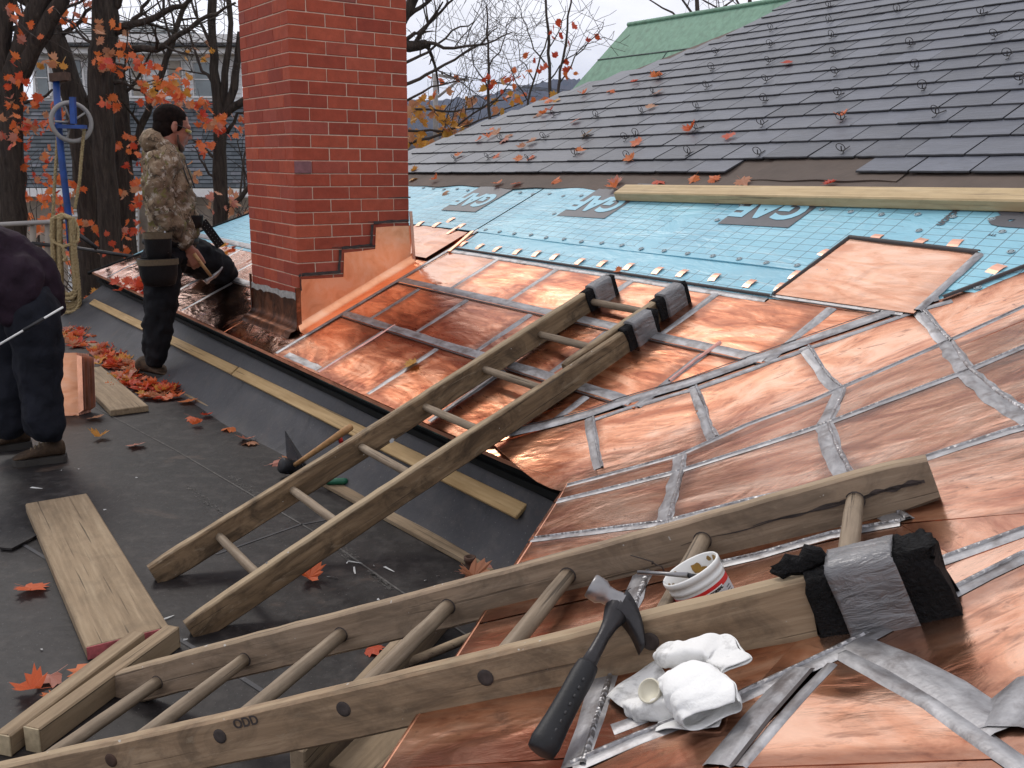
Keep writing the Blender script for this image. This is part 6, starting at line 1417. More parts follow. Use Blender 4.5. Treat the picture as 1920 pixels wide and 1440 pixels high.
for k, y in enumerate((127, 131, 135)):
    mb = MB(); a, b_ = onY(829+k*20, y+8, 41.8), onY(1500, y-6, 60); pts = [a.lerp(b_, i/16) - ZX*(1.2*4*(i/16)*(1-i/16)) for i in range(17)]; mb.tube(pts, 0.014, 4, cap=False)
    tag(obj('power_line', mb, M_BLACKINK), 'thin power line running right from the pole crossarm', 'wire', 'power lines leaving the pole')
# hoist post with wheel, rope, rails at the far edge of the flat roof
YH = 8.6
hz_ = thing('rope_hoist', 'blue painted hoist post with spoked pulley wheel at the far roof edge', 'hoist', onY(128, 470, YH))
k_ = lambda x, y, d=0.0: onY(x, y, YH+d)
mb = MB(); mb.tube([k_(105, 150), k_(110, 235), k_(116, 300), k_(128, 400), k_(133, 470)], [0.030]*5, 10); obj('post', mb, M_BLUEPAINT, hz_)
mb = MB(); a, b_ = k_(97, 146), k_(128, 143); mb.box((a+b_)/2, (b_-a)*0.5, Y3*0.05, ZX*0.035); obj('top_block', mb, M_RUST, hz_)
mb = MB(); a, b_ = k_(103, 237, -0.06), k_(161, 238, -0.06); mb.box((a+b_)/2, (b_-a)*0.5, Y3*0.03, ZX*0.016); obj('crossbar', mb, M_BLUEPAINT, hz_)
mb = MB(); a, b_ = k_(136, 182, -0.06), k_(138, 232, -0.06); mb.box((a+b_)/2, (b_-a)*0.5, X3*0.022, Y3*0.02); obj('hanger', mb, M_BLUEPAINT, hz_)
cw = k_(134, 229, -0.02); nw = (Vc((0.75, -1, 0.0))).normalized(); A_ = ZX; B3 = nw.cross(ZX).normalized(); Rw = 0.165
mb = MB(); mb.tube([cw + (A_*math.cos(2*math.pi*i/28)+B3*math.sin(2*math.pi*i/28))*Rw for i in range(29)], 0.020, 8, cap=False); wh = obj('wheel', mb, M_POLEWOOD, hz_)
for i in range(5):
    a = 0.3+2*math.pi*i/5; mb = MB(); mb.tube([cw, cw + (A_*math.cos(a)+B3*math.sin(a))*Rw], 0.009, 6); obj('spoke', mb, M_POLEWOOD, wh)
mb = MB(); mb.lathe([(0.0, -0.03), (0.028, -0.03), (0.028, 0.03), (0, 0.03)], cw, nw, 12, capb=False); obj('hub', mb, M_RUST, wh)
mb = MB(); a, b_ = k_(128, 425), k_(182, 466); mb.tube([a, b_], 0.022, 8); obj('brace', mb, M_BLACKSTEEL, hz_)
def rope_tube(pts, r, name, parent=None, tw=70):
    """three-strand laid rope along points"""
    P = [Vc(p) for p in pts]; out = []
    for a, b_ in zip(P, P[1:]):
        n = max(2, int((b_-a).length/0.022)); out += [a.lerp(b_, i/n) for i in range(n)]
    out.append(P[-1]); mb = MB(); s = 0
    for st in range(3):
        L = []
        s = 0
        for i, p in enumerate(out):
            t = (out[min(i+1, len(out)-1)] - out[max(0, i-1)]).normalized(); A = t.orthogonal().normalized() if i == 0 else (A - t*A.dot(t)).normalized(); B = t.cross(A)
            a = s*tw + 2*math.pi*st/3; L.append(p + A*(math.cos(a)*r*0.5) + B*(math.sin(a)*r*0.5))
            if i < len(out)-1: s += (out[i+1]-p).length
        mb.tube(L, r*0.56, 6)
    return obj(name, mb, M_ROPE, parent)
o = rope_tube([k_(109, 232), k_(106, 290), k_(102, 350), k_(99, 410)], 0.016, 'hoist_rope'); tag(o, 'rope hanging from the left side of the pulley wheel', 'rope', 'ropes hanging from the pulley wheel')
o = rope_tube([k_(158, 240), k_(153, 290), k_(149, 340), k_(140, 392)], 0.016, 'hoist_rope'); tag(o, 'rope hanging from the right side of the pulley wheel', 'rope', 'ropes hanging from the pulley wheel')
coil = thing('rope_coil', 'coil of yellow hemp rope hung up and tied at the far roof edge', 'rope coil', onY(125, 580, 8.0))
YC = 8.0; kc = lambda x, y, d=0.0: onY(x, y, YC+d); q = random.Random(12)
for i in range(13):
    t = i/12; xt0, xt1 = 98+16*t, 136-6*t+q.uniform(-3, 3); xb0, xb1 = 104+10*t, 148-8*t; yb = 585-34*t+q.uniform(-6, 6); dz = q.uniform(-0.09, 0.07)
    L = [kc((xt0+xt1)/2, 402+4*t, dz)]
    for a in range(0, 6): L.append(kc(xt0+2-2*math.cos(a*0.3)+q.uniform(-1, 1), 410+24*a, dz))
    bx = (xb0+xb1)/2+2; w = (xb1-xb0)/2
    for a in range(8): an = math.pi - math.pi*a/7; L.append(kc(bx+w*math.cos(an), yb-18+18*math.sin(an), dz))
    for a in range(6, -1, -1): L.append(kc(xt1-(xt1-xb1)*(a/6.0)+q.uniform(-1, 1), 410+22*a, dz))
    L.append(kc((xt0+xt1)/2, 402+4*t, dz)); rope_tube(L, 0.0190, 'rope_loop', coil)
rope_tube([kc(95, 440, -0.06), kc(102, 455, -0.09), kc(118, 462, -0.10), kc(136, 458, -0.09), kc(146, 452, -0.05), kc(146, 430, 0), kc(139, 412, 0.02)], 0.017, 'rope_tie', coil); rope_tube([kc(118, 462, -0.11), kc(120, 476, -0.11), kc(125, 488, -0.11), kc(118, 488, -0.12)], 0.016, 'rope_tie', coil)
rl = thing('guard_rail', 'pair of dark pipe rails along the far edge of the flat roof', 'rail', onY(100, 470, 9.0))
for pts, r, m_ in (([onY(-60, 424, 9.0), onY(96, 416, 9.0), onY(132, 414, 9.0)], 0.022, M_POLEWOOD), ([onY(60, 456, 9.0), onY(150, 466, 9.0), onY(266, 484, 8.2)], 0.018, M_BLACKSTEEL)):
    mb = MB(); mb.tube(pts, r, 10); obj('rail_pipe', mb, m_, rl)
for x in (62, 90): mb = MB(); mb.tube([onY(x, 418, 9.05), onY(x-1, 560, 9.05)], 0.03, 8); obj('rail_post', mb, M_TANWALL, rl)
# ------------------------------------------------------------------ leaves
def leaf_mesh(name, mat, curl=0.12, seed=0):
    """maple leaf: five pointed lobes, cupped, with its stalk"""
    q = random.Random(seed)
    half = [(0.00, -0.30), (0.13, -0.40), (0.30, -0.42), (0.26, -0.28), (0.50, -0.16), (0.42, -0.04), (0.56, 0.10), (0.34, 0.10), (0.36, 0.30), (0.20, 0.22), (0.11, 0.36), (0.00, 0.62)]
    out = half + [(-x, y) for x, y in reversed(half[1:-1])]
    f = lambda x, y: curl*(0.55*abs(x)**1.2*1.6 + 0.7*(y-0.0)**2) + q.uniform(-0.02, 0.02) - 0.05*curl
    vs = [Vc((0, -0.02, 0))] + [Vc((x*q.uniform(.93, 1.06), y*q.uniform(.95, 1.05), f(x, y))) for x, y in out]; n = len(out); mb = MB()
    mb.add(vs, [(0, 1+i, 1+(i+1) % n) for i in range(n)]); mb.add([Vc((-0.010, -0.28, 0.01)), Vc((0.010, -0.28, 0.01)), Vc((0.03, -0.72, 0.05)), Vc((0.018, -0.72, 0.05))], [(0, 1, 2, 3)])
    return mesh(name, mb, mat)
LEAF = {c: [leaf_mesh('leaf_'+c, M_LEAF[c], k, i*7+len(c)) for i, k in enumerate((0.15, 0.55, 1.2, -0.5))] for c in M_LEAF}
def rotM(P, s, q, flat=None, n=None):
    if flat is None: return Matrix.Translation(P) @ Matrix.Rotation(q.uniform(0, 6.28), 4, 'Z') @ Matrix.Rotation(q.uniform(0.4, 2.4), 4, 'X') @ Matrix.Rotation(q.uniform(0, 6.28), 4, 'Z') @ Matrix.Scale(s, 4)
    F_ = frame(P, n.orthogonal(), z=n); return F_ @ Matrix.Rotation(q.uniform(0, 6.28), 4, 'Z') @ Matrix.Rotation(q.uniform(-flat, flat), 4, 'X') @ Matrix.Rotation(q.uniform(-flat, flat), 4, 'Y') @ Matrix.Scale(s, 4)
# ------------------------------------------------------------------ trees
def limb(mb, P, d, L, r, q, depth, twig=0.0026, spread=0.75, up_=0.15, grav=0.0, n0=7):
    n = max(3, int(L/0.16)); n = min(n, 9); pts = [Vc(P)]; d = Vc(d).normalized()
    for i in range(n):
        d = (d + Vc((q.uniform(-1, 1), q.uniform(-1, 1), q.uniform(-1, 1)))*0.16 + ZX*(up_-grav)*0.12).normalized(); pts.append(pts[-1] + d*L/n)
    rad = [max(twig, r*(1-0.72*i/n)) for i in range(n+1)]; mb.tube(pts, rad, max(3, min(n0, 3+int(r*160))), cap=False)
    if depth <= 0: return pts[-1:]
    ends = [pts[-1]]; m = q.randint(2, 4)
    for j in range(m):
        i = q.randint(max(1, n//4), n); b_ = pts[i]; t = (pts[i]-pts[i-1]).normalized(); a = Vc((q.uniform(-1, 1), q.uniform(-1, 1), q.uniform(-0.6, 1.0)))
        a = (a - t*a.dot(t)).normalized(); nd = (t*(1-spread*q.uniform(.5, .9)) + a*spread).normalized(); ends += limb(mb, b_, nd, L*q.uniform(0.42, 0.68), max(twig, rad[i]*0.62), q, depth-1, twig, spread, up_, grav, n0)
    return ends
def tpath(pts, Y): return [onY(x, y, Y) for x, y in pts]
def make_tree(name, label, trunks, Y, limbs, seed, cat='tree', group=None, depth=3, bark=M_BARK):
    q = random.Random(seed); base = tpath(trunks[0][0][:1], Y)[0]; root = thing(name, label, cat, Vc((base.x, base.y, -5)), group); ends = []
    for pts, wid in trunks:
        P = tpath(pts, Y); k = Y/F_PX; mb = MB(); out, rad = [], []
        for i in range(len(P)-1):
            for j in range(4):
                t = j/4; out.append(P[i].lerp(P[i+1], t) + Vc((q.uniform(-1, 1), q.uniform(-1, 1), 0))*0.012); rad.append(0.5*k*(wid[i]*(1-t)+wid[i+1]*t)*q.uniform(0.94, 1.06))
        out.append(P[-1]); rad.append(0.5*k*wid[-1]); mb.tube(out, rad, 12); obj('trunk', mb, bark, root)
    for pts, wid, dep in limbs:
        P = tpath(pts, Y); k = Y/F_PX; mb = MB(); n = len(P); rad = [0.5*k*(wid[0]+(wid[1]-wid[0])*i/(n-1)) for i in range(n)]
        out = [P[0]]; ro = [rad[0]]
        for a, b_, ra, rb_ in zip(P, P[1:], rad, rad[1:]):
            for j in (1, 2, 3): out.append(a.lerp(b_, j/3) + Vc((q.uniform(-1, 1), q.uniform(-1, 1), q.uniform(-1, 1)))*0.02); ro.append(ra+(rb_-ra)*j/3)
        mb.tube(out, ro, 7)
        for i in range(2, len(out)):
            t = (out[i]-out[i-1]).normalized()
            for _ in range(1 if q.random() < 0.6 else 0):
                a = Vc((q.uniform(-1, 1), q.uniform(-0.7, 0.7), q.uniform(-0.7, 1))); a = (a - t*a.dot(t)).normalized(); ends += limb(mb, out[i], t*0.5 + a*0.8, q.uniform(0.35, 0.9)*(1 if dep < 3 else 1.35), max(0.004, ro[i]*0.5), q, min(dep, depth)-1, 0.0030)
        obj('branch', mb, bark if wid[0] > 7 else M_TWIG, root)
    return root, ends
def hang_leaves(root, clusters, Y, seed, size=(0.07, 0.11), dY=0.5):
    """leaves in the outer twigs: (x, y, half width, half height, count, colours)"""
    q = random.Random(seed)
    for cx, cy, w, h, n, cols in clusters:
        for i in range(n):
            a, r = q.uniform(0, 6.28), math.sqrt(q.random()); P = onY(cx+w*r*math.cos(a), cy+h*r*math.sin(a), Y+q.uniform(-dY, dY))
            link('leaf', q.choice(LEAF[q.choice(cols)]), root, rotM(P, q.uniform(*size), q))
OR, RO, YL = ['orange', 'orange', 'orange', 'red', 'tan'], ['orange', 'red', 'orange', 'pink'], ['yellow', 'yellow', 'yellow', 'tan']
T, E_ = make_tree('maple_tree', 'forked dark maple at the far left edge with a few orange leaves', [([(22, 560), (24, 400), (18, 260), (22, 150), (52, 60), (95, -40)], [56, 50, 44, 40, 36, 30]), ([(10, 300), (4, 180), (2, 80), (14, -60)], [40, 34, 30, 24]), ([(30, 150), (70, 75), (112, 5), (125, -60)], [34, 32, 26, 22])], 9.6,
  [([(20, 120), (-20, 60), (-60, 20)], (14, 5), 3), ([(10, 60), (60, 30), (130, 15), (190, -20)], (9, 3), 3), ([(60, 70), (30, 10), (20, -60)], (12, 5), 3), ([(0, 15), (30, 45), (60, 70), (100, 70)], (7, 2), 2), ([(20, 200), (60, 190), (100, 170), (130, 150)], (8, 2), 2)], 21)
hang_leaves(T, [(60, 215, 62, 34, 46, OR), (28, 250, 30, 40, 18, RO), (25, 150, 30, 60, 12, RO), (60, 40, 55, 40, 14, ['pink', 'orange']), (100, 120, 30, 20, 8, YL)], 9.2, 5)
T, E_ = make_tree('maple_tree', 'maple trunk leaning left behind the blue hoist post', [([(176, 620), (172, 440), (160, 300), (140, 180), (108, 90), (70, 20), (40, -50)], [60, 50, 46, 42, 40, 36, 30])], 10.6,
  [([(150, 200), (190, 160), (240, 130)], (9, 3), 2), ([(105, 30), (118, 60), (122, 110)], (9, 3), 2), ([(100, 80), (150, 40), (190, -10)], (10, 4), 3), ([(110, 28), (140, 45), (175, 85)], (6, 2), 2), ([(60, 10), (10, -30), (-40, -60)], (16, 6), 3)], 22)
hang_leaves(T, [(95, 355, 68, 26, 34, OR), (145, 25, 70, 26, 18, ['pink', 'orange', 'tan']), (70, 300, 45, 30, 14, OR), (130, 440, 70, 26, 30, OR), (215, 470, 40, 30, 18, OR)], 10.0, 6)
T, E_ = make_tree('maple_tree', 'straight thick maple trunk left of the man in camouflage', [([(222, 620), (212, 480), (200, 350), (192, 240), (190, 140), (196, 60), (200, -60)], [48, 40, 36, 40, 46, 44, 42])], 9.8,
  [([(216, 62), (245, 45), (268, 12), (290, -20)], (12, 4), 3), ([(220, 52), (290, 32), (345, 10), (385, -20)], (14, 6), 3), ([(218, 100), (290, 90), (335, 68), (390, 32), (440, 5)], (15, 4), 3), ([(200, 150), (240, 160), (275, 178)], (9, 3), 2), ([(185, 95), (150, 60), (110, 30)], (7, 2), 2), ([(205, 20), (240, -20), (270, -60)], (16, 6), 3), ([(190, 10), (170, -40), (140, -90)], (18, 6), 3)], 23)
hang_leaves(T, [(215, 112, 46, 32, 22, OR), (312, 158, 52, 32, 44, ['yellow', 'orange', 'orange']), (322, 194, 72, 18, 44, OR), (206, 197, 20, 17, 10, OR), (205, 60, 40, 40, 12, ['tan', 'orange']), (395, 228, 34, 20, 22, OR), (428, 245, 24, 14, 14, RO), (283, 120, 30, 20, 10, ['orange', 'red']), (382, 275, 18, 13, 9, ['red', 'orange'])], 9.2, 7, (0.07, 0.105))
T, E_ = make_tree('maple_tree', 'dark maple trunk directly behind the man in camouflage', [([(240, 640), (238, 480), (232, 330), (226, 200), (222, 120)], [42, 36, 34, 28, 22])], 10.9,
  [([(250, 300), (275, 210), (308, 130), (330, 60), (352, 0)], (14, 8), 2), ([(225, 190), (255, 150), (290, 90)], (8, 3), 2)], 24)
hang_leaves(T, [(255, 300, 24, 38, 16, OR), (252, 365, 28, 26, 18, OR), (232, 265, 20, 14, 6, OR), (250, 430, 20, 24, 10, RO)], 10.3, 8)
T, E_ = make_tree('maple_tree', 'slender many stemmed maple beside the brick chimney', [([(418, 600), (414, 420), (412, 300), (414, 230), (402, 130), (398, 40), (400, -60)], [30, 27, 25, 22, 16, 14, 12]), ([(414, 235), (420, 160), (432, 70), (428, -40)], [18, 13, 10, 9]), ([(416, 225), (438, 165), (446, 110), (450, 60)], [16, 15, 13, 10]), ([(416, 216), (455, 190), (490, 160)], [18, 14, 10])], 11.2,
  [([(405, 165), (380, 130), (355, 60), (330, 20)], (7, 2), 2), ([(410, 300), (375, 270), (350, 255)], (7, 2), 2), ([(425, 250), (445, 215), (470, 200)], (8, 3), 2), ([(412, 350), (385, 310), (360, 272)], (6, 2), 2), ([(418, 400), (440, 380), (470, 350)], (14, 8), 2), ([(400, 90), (370, 30), (350, -20)], (7, 3), 3)], 25)
hang_leaves(T, [(372, 95, 28, 30, 8, YL), (430, 225, 28, 16, 8, OR), (420, 380, 40, 30, 12, ['tan', 'pink']), (372, 320, 20, 22, 5, ['tan'])], 10.9, 9, (0.07, 0.11))
T, E_ = make_tree('bare_tree', 'leafless spreading tree whose twigs reach right of the chimney', [([(690, 500), (690, 280), (700, 140), (730, 70), (765, 20), (800, -60)], [40, 36, 32, 26, 20, 14])], 13.0,
  [([(755, 85), (790, 84), (803, 84)], (22, 13), 2), ([(800, 80), (850, 92), (910, 82), (960, 62)], (7, 2), 3), ([(760, 75), (785, 60), (830, 22), (860, -20)], (8, 3), 3), ([(755, 160), (800, 140), (850, 112), (905, 80), (935, 50)], (7, 2), 3), ([(760, 190), (810, 165), (870, 150)], (5, 2), 3), ([(755, 120), (800, 98), (850, 60), (890, 40)], (6, 2), 3), ([(765, 30), (800, 5), (830, -30)], (9, 4), 3), ([(765, 245), (830, 245), (880, 235), (930, 215), (985, 190)], (5, 2), 3), ([(765, 270), (830, 250), (890, 215), (950, 170)], (6, 2), 3), ([(765, 205), (830, 210), (900, 200), (960, 180)], (5, 2), 2)], 26)
hang_leaves(T, [(800, 210, 42, 26, 30, YL), (845, 232, 40, 22, 26, YL), (785, 262, 24, 22, 18, YL), (900, 205, 50, 22, 10, ['yellow', 'tan']), (930, 178, 40, 26, 9, ['orange', 'yellow']), (840, 268, 20, 14, 10, YL), (820, 160, 40, 20, 6, ['orange', 'tan'])], 13.2, 10, (0.10, 0.16))
for i, (lab, tr_, Y, lb, lf) in enumerate((
 ('tall thin sapling rising left of the green roof', [([(1034, 260), (1032, 160), (1028, 80), (1023, -20)], [7, 6, 5, 4])], 12.0, [([(1030, 130), (1000, 90), (985, 50), (970, 0)], (3, 1.2), 2), ([(1031, 150), (1060, 110), (1078, 60)], (3, 1.2), 2), ([(1029, 90), (1050, 50), (1062, 10)], (2.5, 1), 2)], [(1000, 110, 30, 30, 6, ['red', 'orange']), (1050, 70, 25, 50, 5, ['red', 'tan'])]),
 ('sapling with a few red leaves reaching towards the green roof', [([(1038, 250), (1048, 150), (1060, 80), (1072, -20)], [6, 5, 4, 3])], 11.6, [([(1046, 160), (1080, 105), (1120, 65), (1135, 45)], (3, 1.2), 2), ([(1052, 120), (1090, 90), (1130, 72)], (2.5, 1), 2)], [(1080, 60, 60, 20, 7, ['red']), (1060, 130, 30, 20, 6, ['red', 'orange']), (1030, 190, 30, 14, 8, ['orange', 'yellow'])]),
 ('thin sapling in the middle of the bare branches', [([(920, 300), (917, 170), (914, 80), (912, 10)], [6, 5, 4, 2])], 12.6, [([(916, 170), (890, 120), (880, 70)], (3, 1.2), 2), ([(915, 130), (945, 80), (955, 30)], (3, 1.2), 2), ([(918, 200), (960, 150), (990, 120)], (2.5, 1), 2)], [(930, 150, 40, 30, 8, ['red', 'orange']), (965, 140, 20, 12, 7, ['red', 'orange'])]),
 ('leaning thin sapling behind the hip of the slate roof', [([(985, 260), (990, 190), (1010, 120), (1030, 60)], [5, 4, 3, 2])], 12.2, [([(990, 190), (960, 140), (940, 90)], (2.5, 1), 2), ([(1000, 150), (975, 110), (968, 60)], (2.5, 1), 2)], [(975, 190, 30, 22, 10, ['orange', 'yellow'])]))):
    T, E_ = make_tree('sapling', lab, tr_, Y, lb, 40+i, 'sapling', 'saplings beyond the hip of the roof', 2, M_TWIG); hang_leaves(T, lf, Y, 60+i, (0.07, 0.11))
for i, (x0, Y, lab) in enumerate(((1300, 24, 'bare tree top showing above the left half of the green roof'), (1400, 26, 'bare tree top with a thick limb above the right half of the green roof'))):
    make_tree('bare_tree', lab, [([(x0+10, 320), (x0+8, 60), (x0+5, -60)], [14, 9, 5])], Y, [([(x0+8, 70), (x0-40, 25), (x0-90, -5)], (5, 2), 3), ([(x0+8, 60), (x0+50, 20), (x0+85, -10)], (6, 2), 3), ([(x0+6, 40), (x0-20, 0), (x0-30, -50)], (5, 2), 3)], 50+i, 'tree', 'bare tree tops above the green roof', 3, M_TWIG)
# crowns overhead that the copper mirrors
for i, (x, Y, L) in enumerate(((-260, 9.5, 5),)):
    q = random.Random(70+i); P = onY(x, 500, Y); P.z = -5; lab = 'tall maple standing left of the picture beside the flat roof'
    root = thing('maple_tree', lab, 'tree', P); mb = MB(); pts = [P + ZX*k*1.6 + Vc((q.uniform(-.1, .1), q.uniform(-.1, .1), 0))*k for k in range(8)]; mb.tube(pts, [0.24-0.022*k for k in range(8)], 12); obj('trunk', mb, M_BARK, root); mb = MB()
    for k in range(5, 8):
        for _ in range(2): a = q.uniform(0, 6.28); limb(mb, pts[k], Vc((math.cos(a), math.sin(a), 0.7)), q.uniform(2.0, 3.4), 0.07, q, 2, 0.006)
    obj('branch', mb, M_BARK, root)
# orange-leaved shrubs below the roof edge
def shrub(lab, cx, cy, w, h, Y, n, cols, seed):
    q = random.Random(seed); P = onY(cx, cy+h, Y); root = thing('maple_shrub', lab, 'shrub', Vc((P.x, P.y, -5)), 'leafy young growth below the far roof edge'); mb = MB()
    for k in range(6): limb(mb, P - ZX*0.5, Vc((q.uniform(-.6, .6), q.uniform(-.4, .4), 1)), 1.0, 0.014, q, 2, 0.004)
    obj('stems', mb, M_TWIG, root); hang_leaves(root, [(cx, cy, w, h, n, cols)], Y, seed, (0.09, 0.14), 0.8)
shrub('orange leaved growth between the rope coil and the roof corner', 165, 470, 50, 55, 12.5, 70, OR, 80); shrub('reddish growth below the roof edge left of the rope coil', 75, 400, 70, 40, 13, 40, RO, 81); shrub('pale pinkish growth by the house wall right of the kneeling man', 430, 385, 40, 30, 15, 24, ['tan', 'pink'], 82)
# ------------------------------------------------------------------ fallen leaves
q = random.Random(33)
def fallen(x, y, col, lab, grp, surf='A', size=0.095, h=0.012, flat=0.3, name='maple_leaf'):
    if surf == 'A': P, n = onA(x, y, h), NA
    elif surf == 'R': P, n = roof(x, y, h)
    else: P, n = onZ(x, y, h), ZX
    o = link(name, q.choice(LEAF[col]), None, rotM(P, size*q.uniform(0.85, 1.15), q, flat, n)); tag(o, lab, 'leaf', grp); return o
GS = 'fallen leaves scattered on the grey slates'
CN = {'orange': 'orange', 'red': 'red', 'yellow': 'yellow', 'tan': 'tan', 'pink': 'pinkish'}
for x, y, c in ((863, 240, 'yellow'), (930, 249, 'tan'), (952, 254, 'tan'), (915, 257, 'orange'), (943, 262, 'pink'), (977, 275, 'tan'), (996, 266, 'tan'), (861, 290, 'orange'), (929, 291, 'orange'), (972, 297, 'orange'), (993, 295, 'orange'), (1007, 214, 'tan'), (1019, 213, 'orange'), (1032, 207, 'red'), (1030, 188, 'orange'), (1042, 187, 'yellow'), (1093, 176, 'orange'), (1146, 169, 'orange'), (1189, 153, 'red'), (1228, 145, 'orange'), (1234, 138, 'orange'), (1079, 226, 'pink'), (1100, 250, 'yellow'), (1087, 283, 'orange'), (1193, 267, 'orange'), (1180, 297, 'orange'), (1220, 200, 'tan'), (1476, 117, 'red'), (1297, 241, 'orange'), (1366, 255, 'red'), (1577, 218, 'orange'), (1234, 172, 'tan'), (920, 244, 'orange'), (898, 262, 'orange')):
    fallen(x, y, c, CN[c]+' maple leaf lying flat among the wire snow guards on the slates', GS, 'A', 0.085, 0.042)
GF = 'fallen leaves on the brown felt strip below the slates'
for x, y, c in ((779, 319, 'yellow'), (774, 334, 'yellow'), (816, 336, 'orange'), (932, 344, 'orange'), (968, 344, 'orange'), (1041, 338, 'orange'), (1155, 340, 'pink'), (1152, 350, 'orange'), (1236, 339, 'red'), (1300, 334, 'orange'), (1337, 334, 'orange'), (1555, 344, 'red'), (1393, 341, 'tan')):
    fallen(x, y, c, CN[c]+' maple leaf on the brown felt strip below the slates', GF, 'A', 0.08, 0.028)
for x, y, c, s in ((834, 361, 'tan', 0.07), (423, 456, 'orange', 0.10), (433, 462, 'orange', 0.10), (418, 463, 'yellow', 0.09)):
    fallen(x, y, c, CN[c]+' maple leaf on the blue underlayment', 'fallen leaves on the blue underlayment', 'A', s, 0.02)
GC = 'fallen leaves on the copper left of the chimney'
for i in range(16): fallen(q.uniform(215, 278), q.uniform(520, 545), q.choice(['orange', 'orange', 'red', 'yellow']), 'orange to red maple leaf in the cluster on the far copper panels', GC, 'A', 0.10, 0.02, 0.6)
fallen(772, 684, 'yellow', 'single yellow maple leaf on the copper panels in the middle', None, 'A', 0.095, 0.014, 0.15)
fallen(1318, 768, 'tan', 'single tan leaf on the grey seam of the near copper slope', None, 'R', 0.075, 0.016, 0.15)
fallen(1735, 648, 'yellow', 'tiny olive leaf on the near copper slope at the right', None, 'R', 0.035, 0.014, 0.1)
fallen(1160, 507, 'orange', 'curled orange leaf caught on the cleats along the blue sheet', None, 'A', 0.05, 0.02)
GR = 'single fallen leaves on the dark flat roof'
for x, y, c, s in ((60, 1103, 'orange', 0.10), (92, 1268, 'pink', 0.105), (58, 1292, 'orange', 0.10), (165, 1262, 'orange', 0.11), (105, 1308, 'orange', 0.07), (580, 1083, 'orange', 0.09), (525, 866, 'pink', 0.11), (548, 866, 'tan', 0.10), (255, 834, 'pink', 0.10), (185, 819, 'yellow', 0.09), (178, 783, 'tan', 0.09), (208, 726, 'orange', 0.07), (460, 823, 'pink', 0.09), (468, 828, 'tan', 0.08), (432, 802, 'orange', 0.09), (366, 783, 'orange', 0.09), (368, 795, 'orange', 0.08), (352, 752, 'orange', 0.1), (388, 778, 'red', 0.08), (895, 1076, 'pink', 0.11), (905, 1070, 'pink', 0.10), (890, 1082, 'tan', 0.10), (340, 705, 'orange', 0.10), (330, 715, 'red', 0.1), (322, 722, 'orange', 0.1), (310, 728, 'red', 0.09), (700, 1216, 'red', 0.07), (222, 590, 'orange', 0.08), (225, 576, 'tan', 0.08), (234, 578, 'red', 0.08), (205, 596, 'yellow', 0.08)):
    lab = {'orange': 'orange maple leaf lying alone on the dark flat roof', 'pink': 'faded pink maple leaf lying on the dark flat roof', 'tan': 'tan maple leaf lying on the dark flat roof', 'yellow': 'yellow maple leaf lying on the dark flat roof', 'red': 'deep red maple leaf lying on the dark flat roof'}[c]
    fallen(x, y, c, lab, GR, 'Z', s, 0.014, 0.25)
# drift of leaves by the kneeling man's shoe: nobody could count it
mbs = {}
def drift(cx, cy, w, h, n, sz=0.088, lift=0.022):
    for i in range(n):
        a, r = q.uniform(0, 6.28), math.sqrt(q.random()); P = onZ(cx+w*r*math.cos(a), cy+h*r*math.sin(a), 0.012 + lift*(1-r)*q.random()); c = q.choice(['orange', 'orange', 'red', 'red', 'tan', 'pink', 'yellow'])
        M = rotM(P, sz*q.uniform(0.75, 1.15), q, 0.38, ZX); mb = mbs.setdefault(c, MB()); add_mesh_to(mb, q.choice(LEAF[c]), M)
drift(150, 630, 36, 20, 60); drift(225, 668, 60, 24, 95); drift(240, 706, 34, 18, 40); drift(300, 736, 40, 14, 26); drift(290, 728, 40, 10, 34); drift(205, 655, 30, 12, 30); drift(185, 560, 30, 14, 40); drift(240, 690, 20, 34, 26)
tot = MB(); mats = []
for c, mb in mbs.items():
    k = len(mats); mats.append(M_LEAF[c]); tot.add(mb.v, mb.f, k)
tag(obj('leaf_litter', tot, mats, None, None, 'stuff'), 'drift of orange and red maple leaves round the kneeling worker shoe', 'leaves')
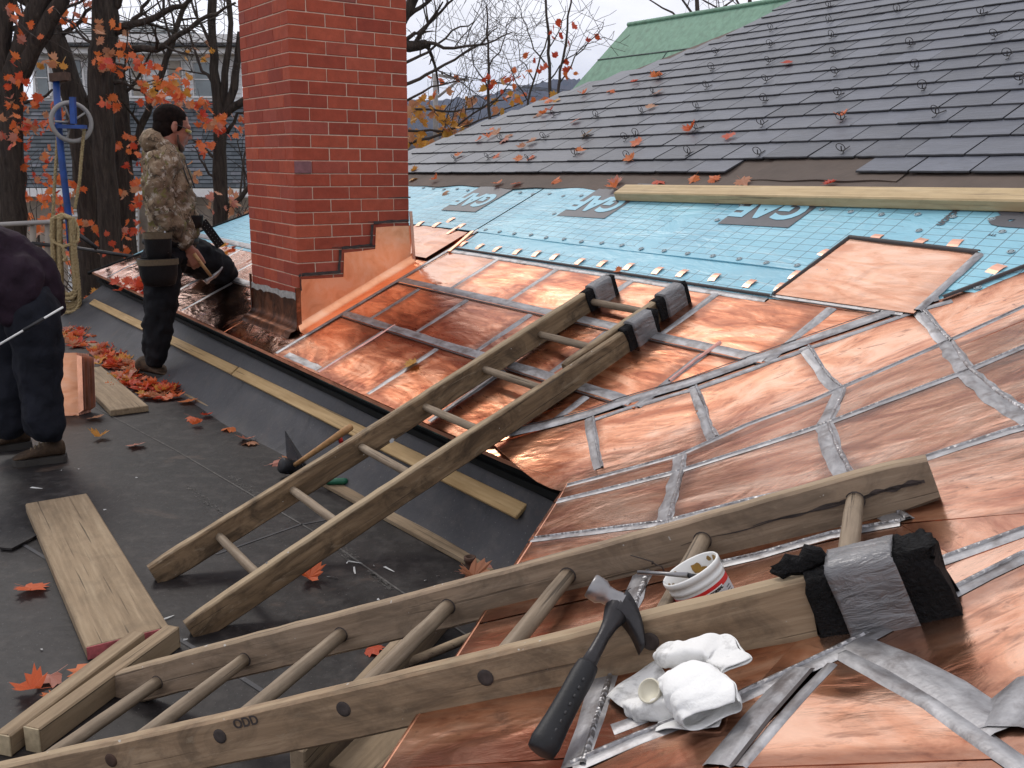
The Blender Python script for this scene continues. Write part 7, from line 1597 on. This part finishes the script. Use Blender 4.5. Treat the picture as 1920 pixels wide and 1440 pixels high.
# stack of folded copper sheets standing on edge
for i in range(6):
    o0 = VX*(0.014*i) + UX*(0.008*i)
    a, b_ = onZ(30, 783)+o0, onZ(148, 779)+o0; bd = (b_-a); L = bd.length; x = bd.normalized(); y = (ZX*0.97 + UX*0.24).normalized(); hgt = 0.345-0.004*i
    root = thing('copper_sheet', 'front one of the bright copper sheets stacked on edge behind the bending man' if i == 0 else 'new copper sheet with folded rim, in the stack behind the first', 'copper sheet', a, 'copper sheets stacked on edge on the flat roof')
    M = frame(a, x, y=y); mb = MB(); mb.box((L/2, hgt/2, 0), X3*L/2, Y3*hgt/2, Z3*0.0012); obj('sheet_face', mb, M_COPPER_NEW if i == 0 else M_TAB, root, M)
    mb = MB(); mb.prism([Vc((L, 0.012, 0.001)), Vc((L, hgt-0.012, 0.001)), Vc((L+0.028, hgt-0.022, 0.010)), Vc((L+0.028, 0.03, 0.010))], Z3*0.0015); obj('folded_rim', mb, M_TAB if i % 2 else M_COPPER_EDGE, root, M)
    mb = MB(); mb.prism([Vc((0.012, 0, 0.001)), Vc((L-0.012, 0, 0.001)), Vc((L-0.025, -0.0, 0.016)), Vc((0.025, -0.0, 0.016))], Y3*0.004); obj('folded_rim', mb, M_COPPER_EDGE, root, M)
# ------------------------------------------------------------------ air
HAZE = 0.00020
mb = MB(); mb.box((0, 600, 95), X3*1400, Y3*1750, Z3*101.5)
hzo = obj('haze', mb, [], None, None, 'stuff'); hm_ = bpy.data.materials.new('haze_air'); hm_.use_nodes = True; hm_.node_tree.nodes.clear()
ho = hm_.node_tree.nodes.new('ShaderNodeOutputMaterial'); hv = hm_.node_tree.nodes.new('ShaderNodeVolumePrincipled'); hv.inputs['Color'].default_value = (0.55, 0.68, 1.0, 1); hv.inputs['Density'].default_value = HAZE; hv.inputs['Anisotropy'].default_value = 0.2
hm_.node_tree.links.new(hv.outputs[0], ho.inputs['Volume']); hzo.data.materials.append(hm_); tag(hzo, 'pale damp air fading the far hills', 'haze', None, 'stuff')
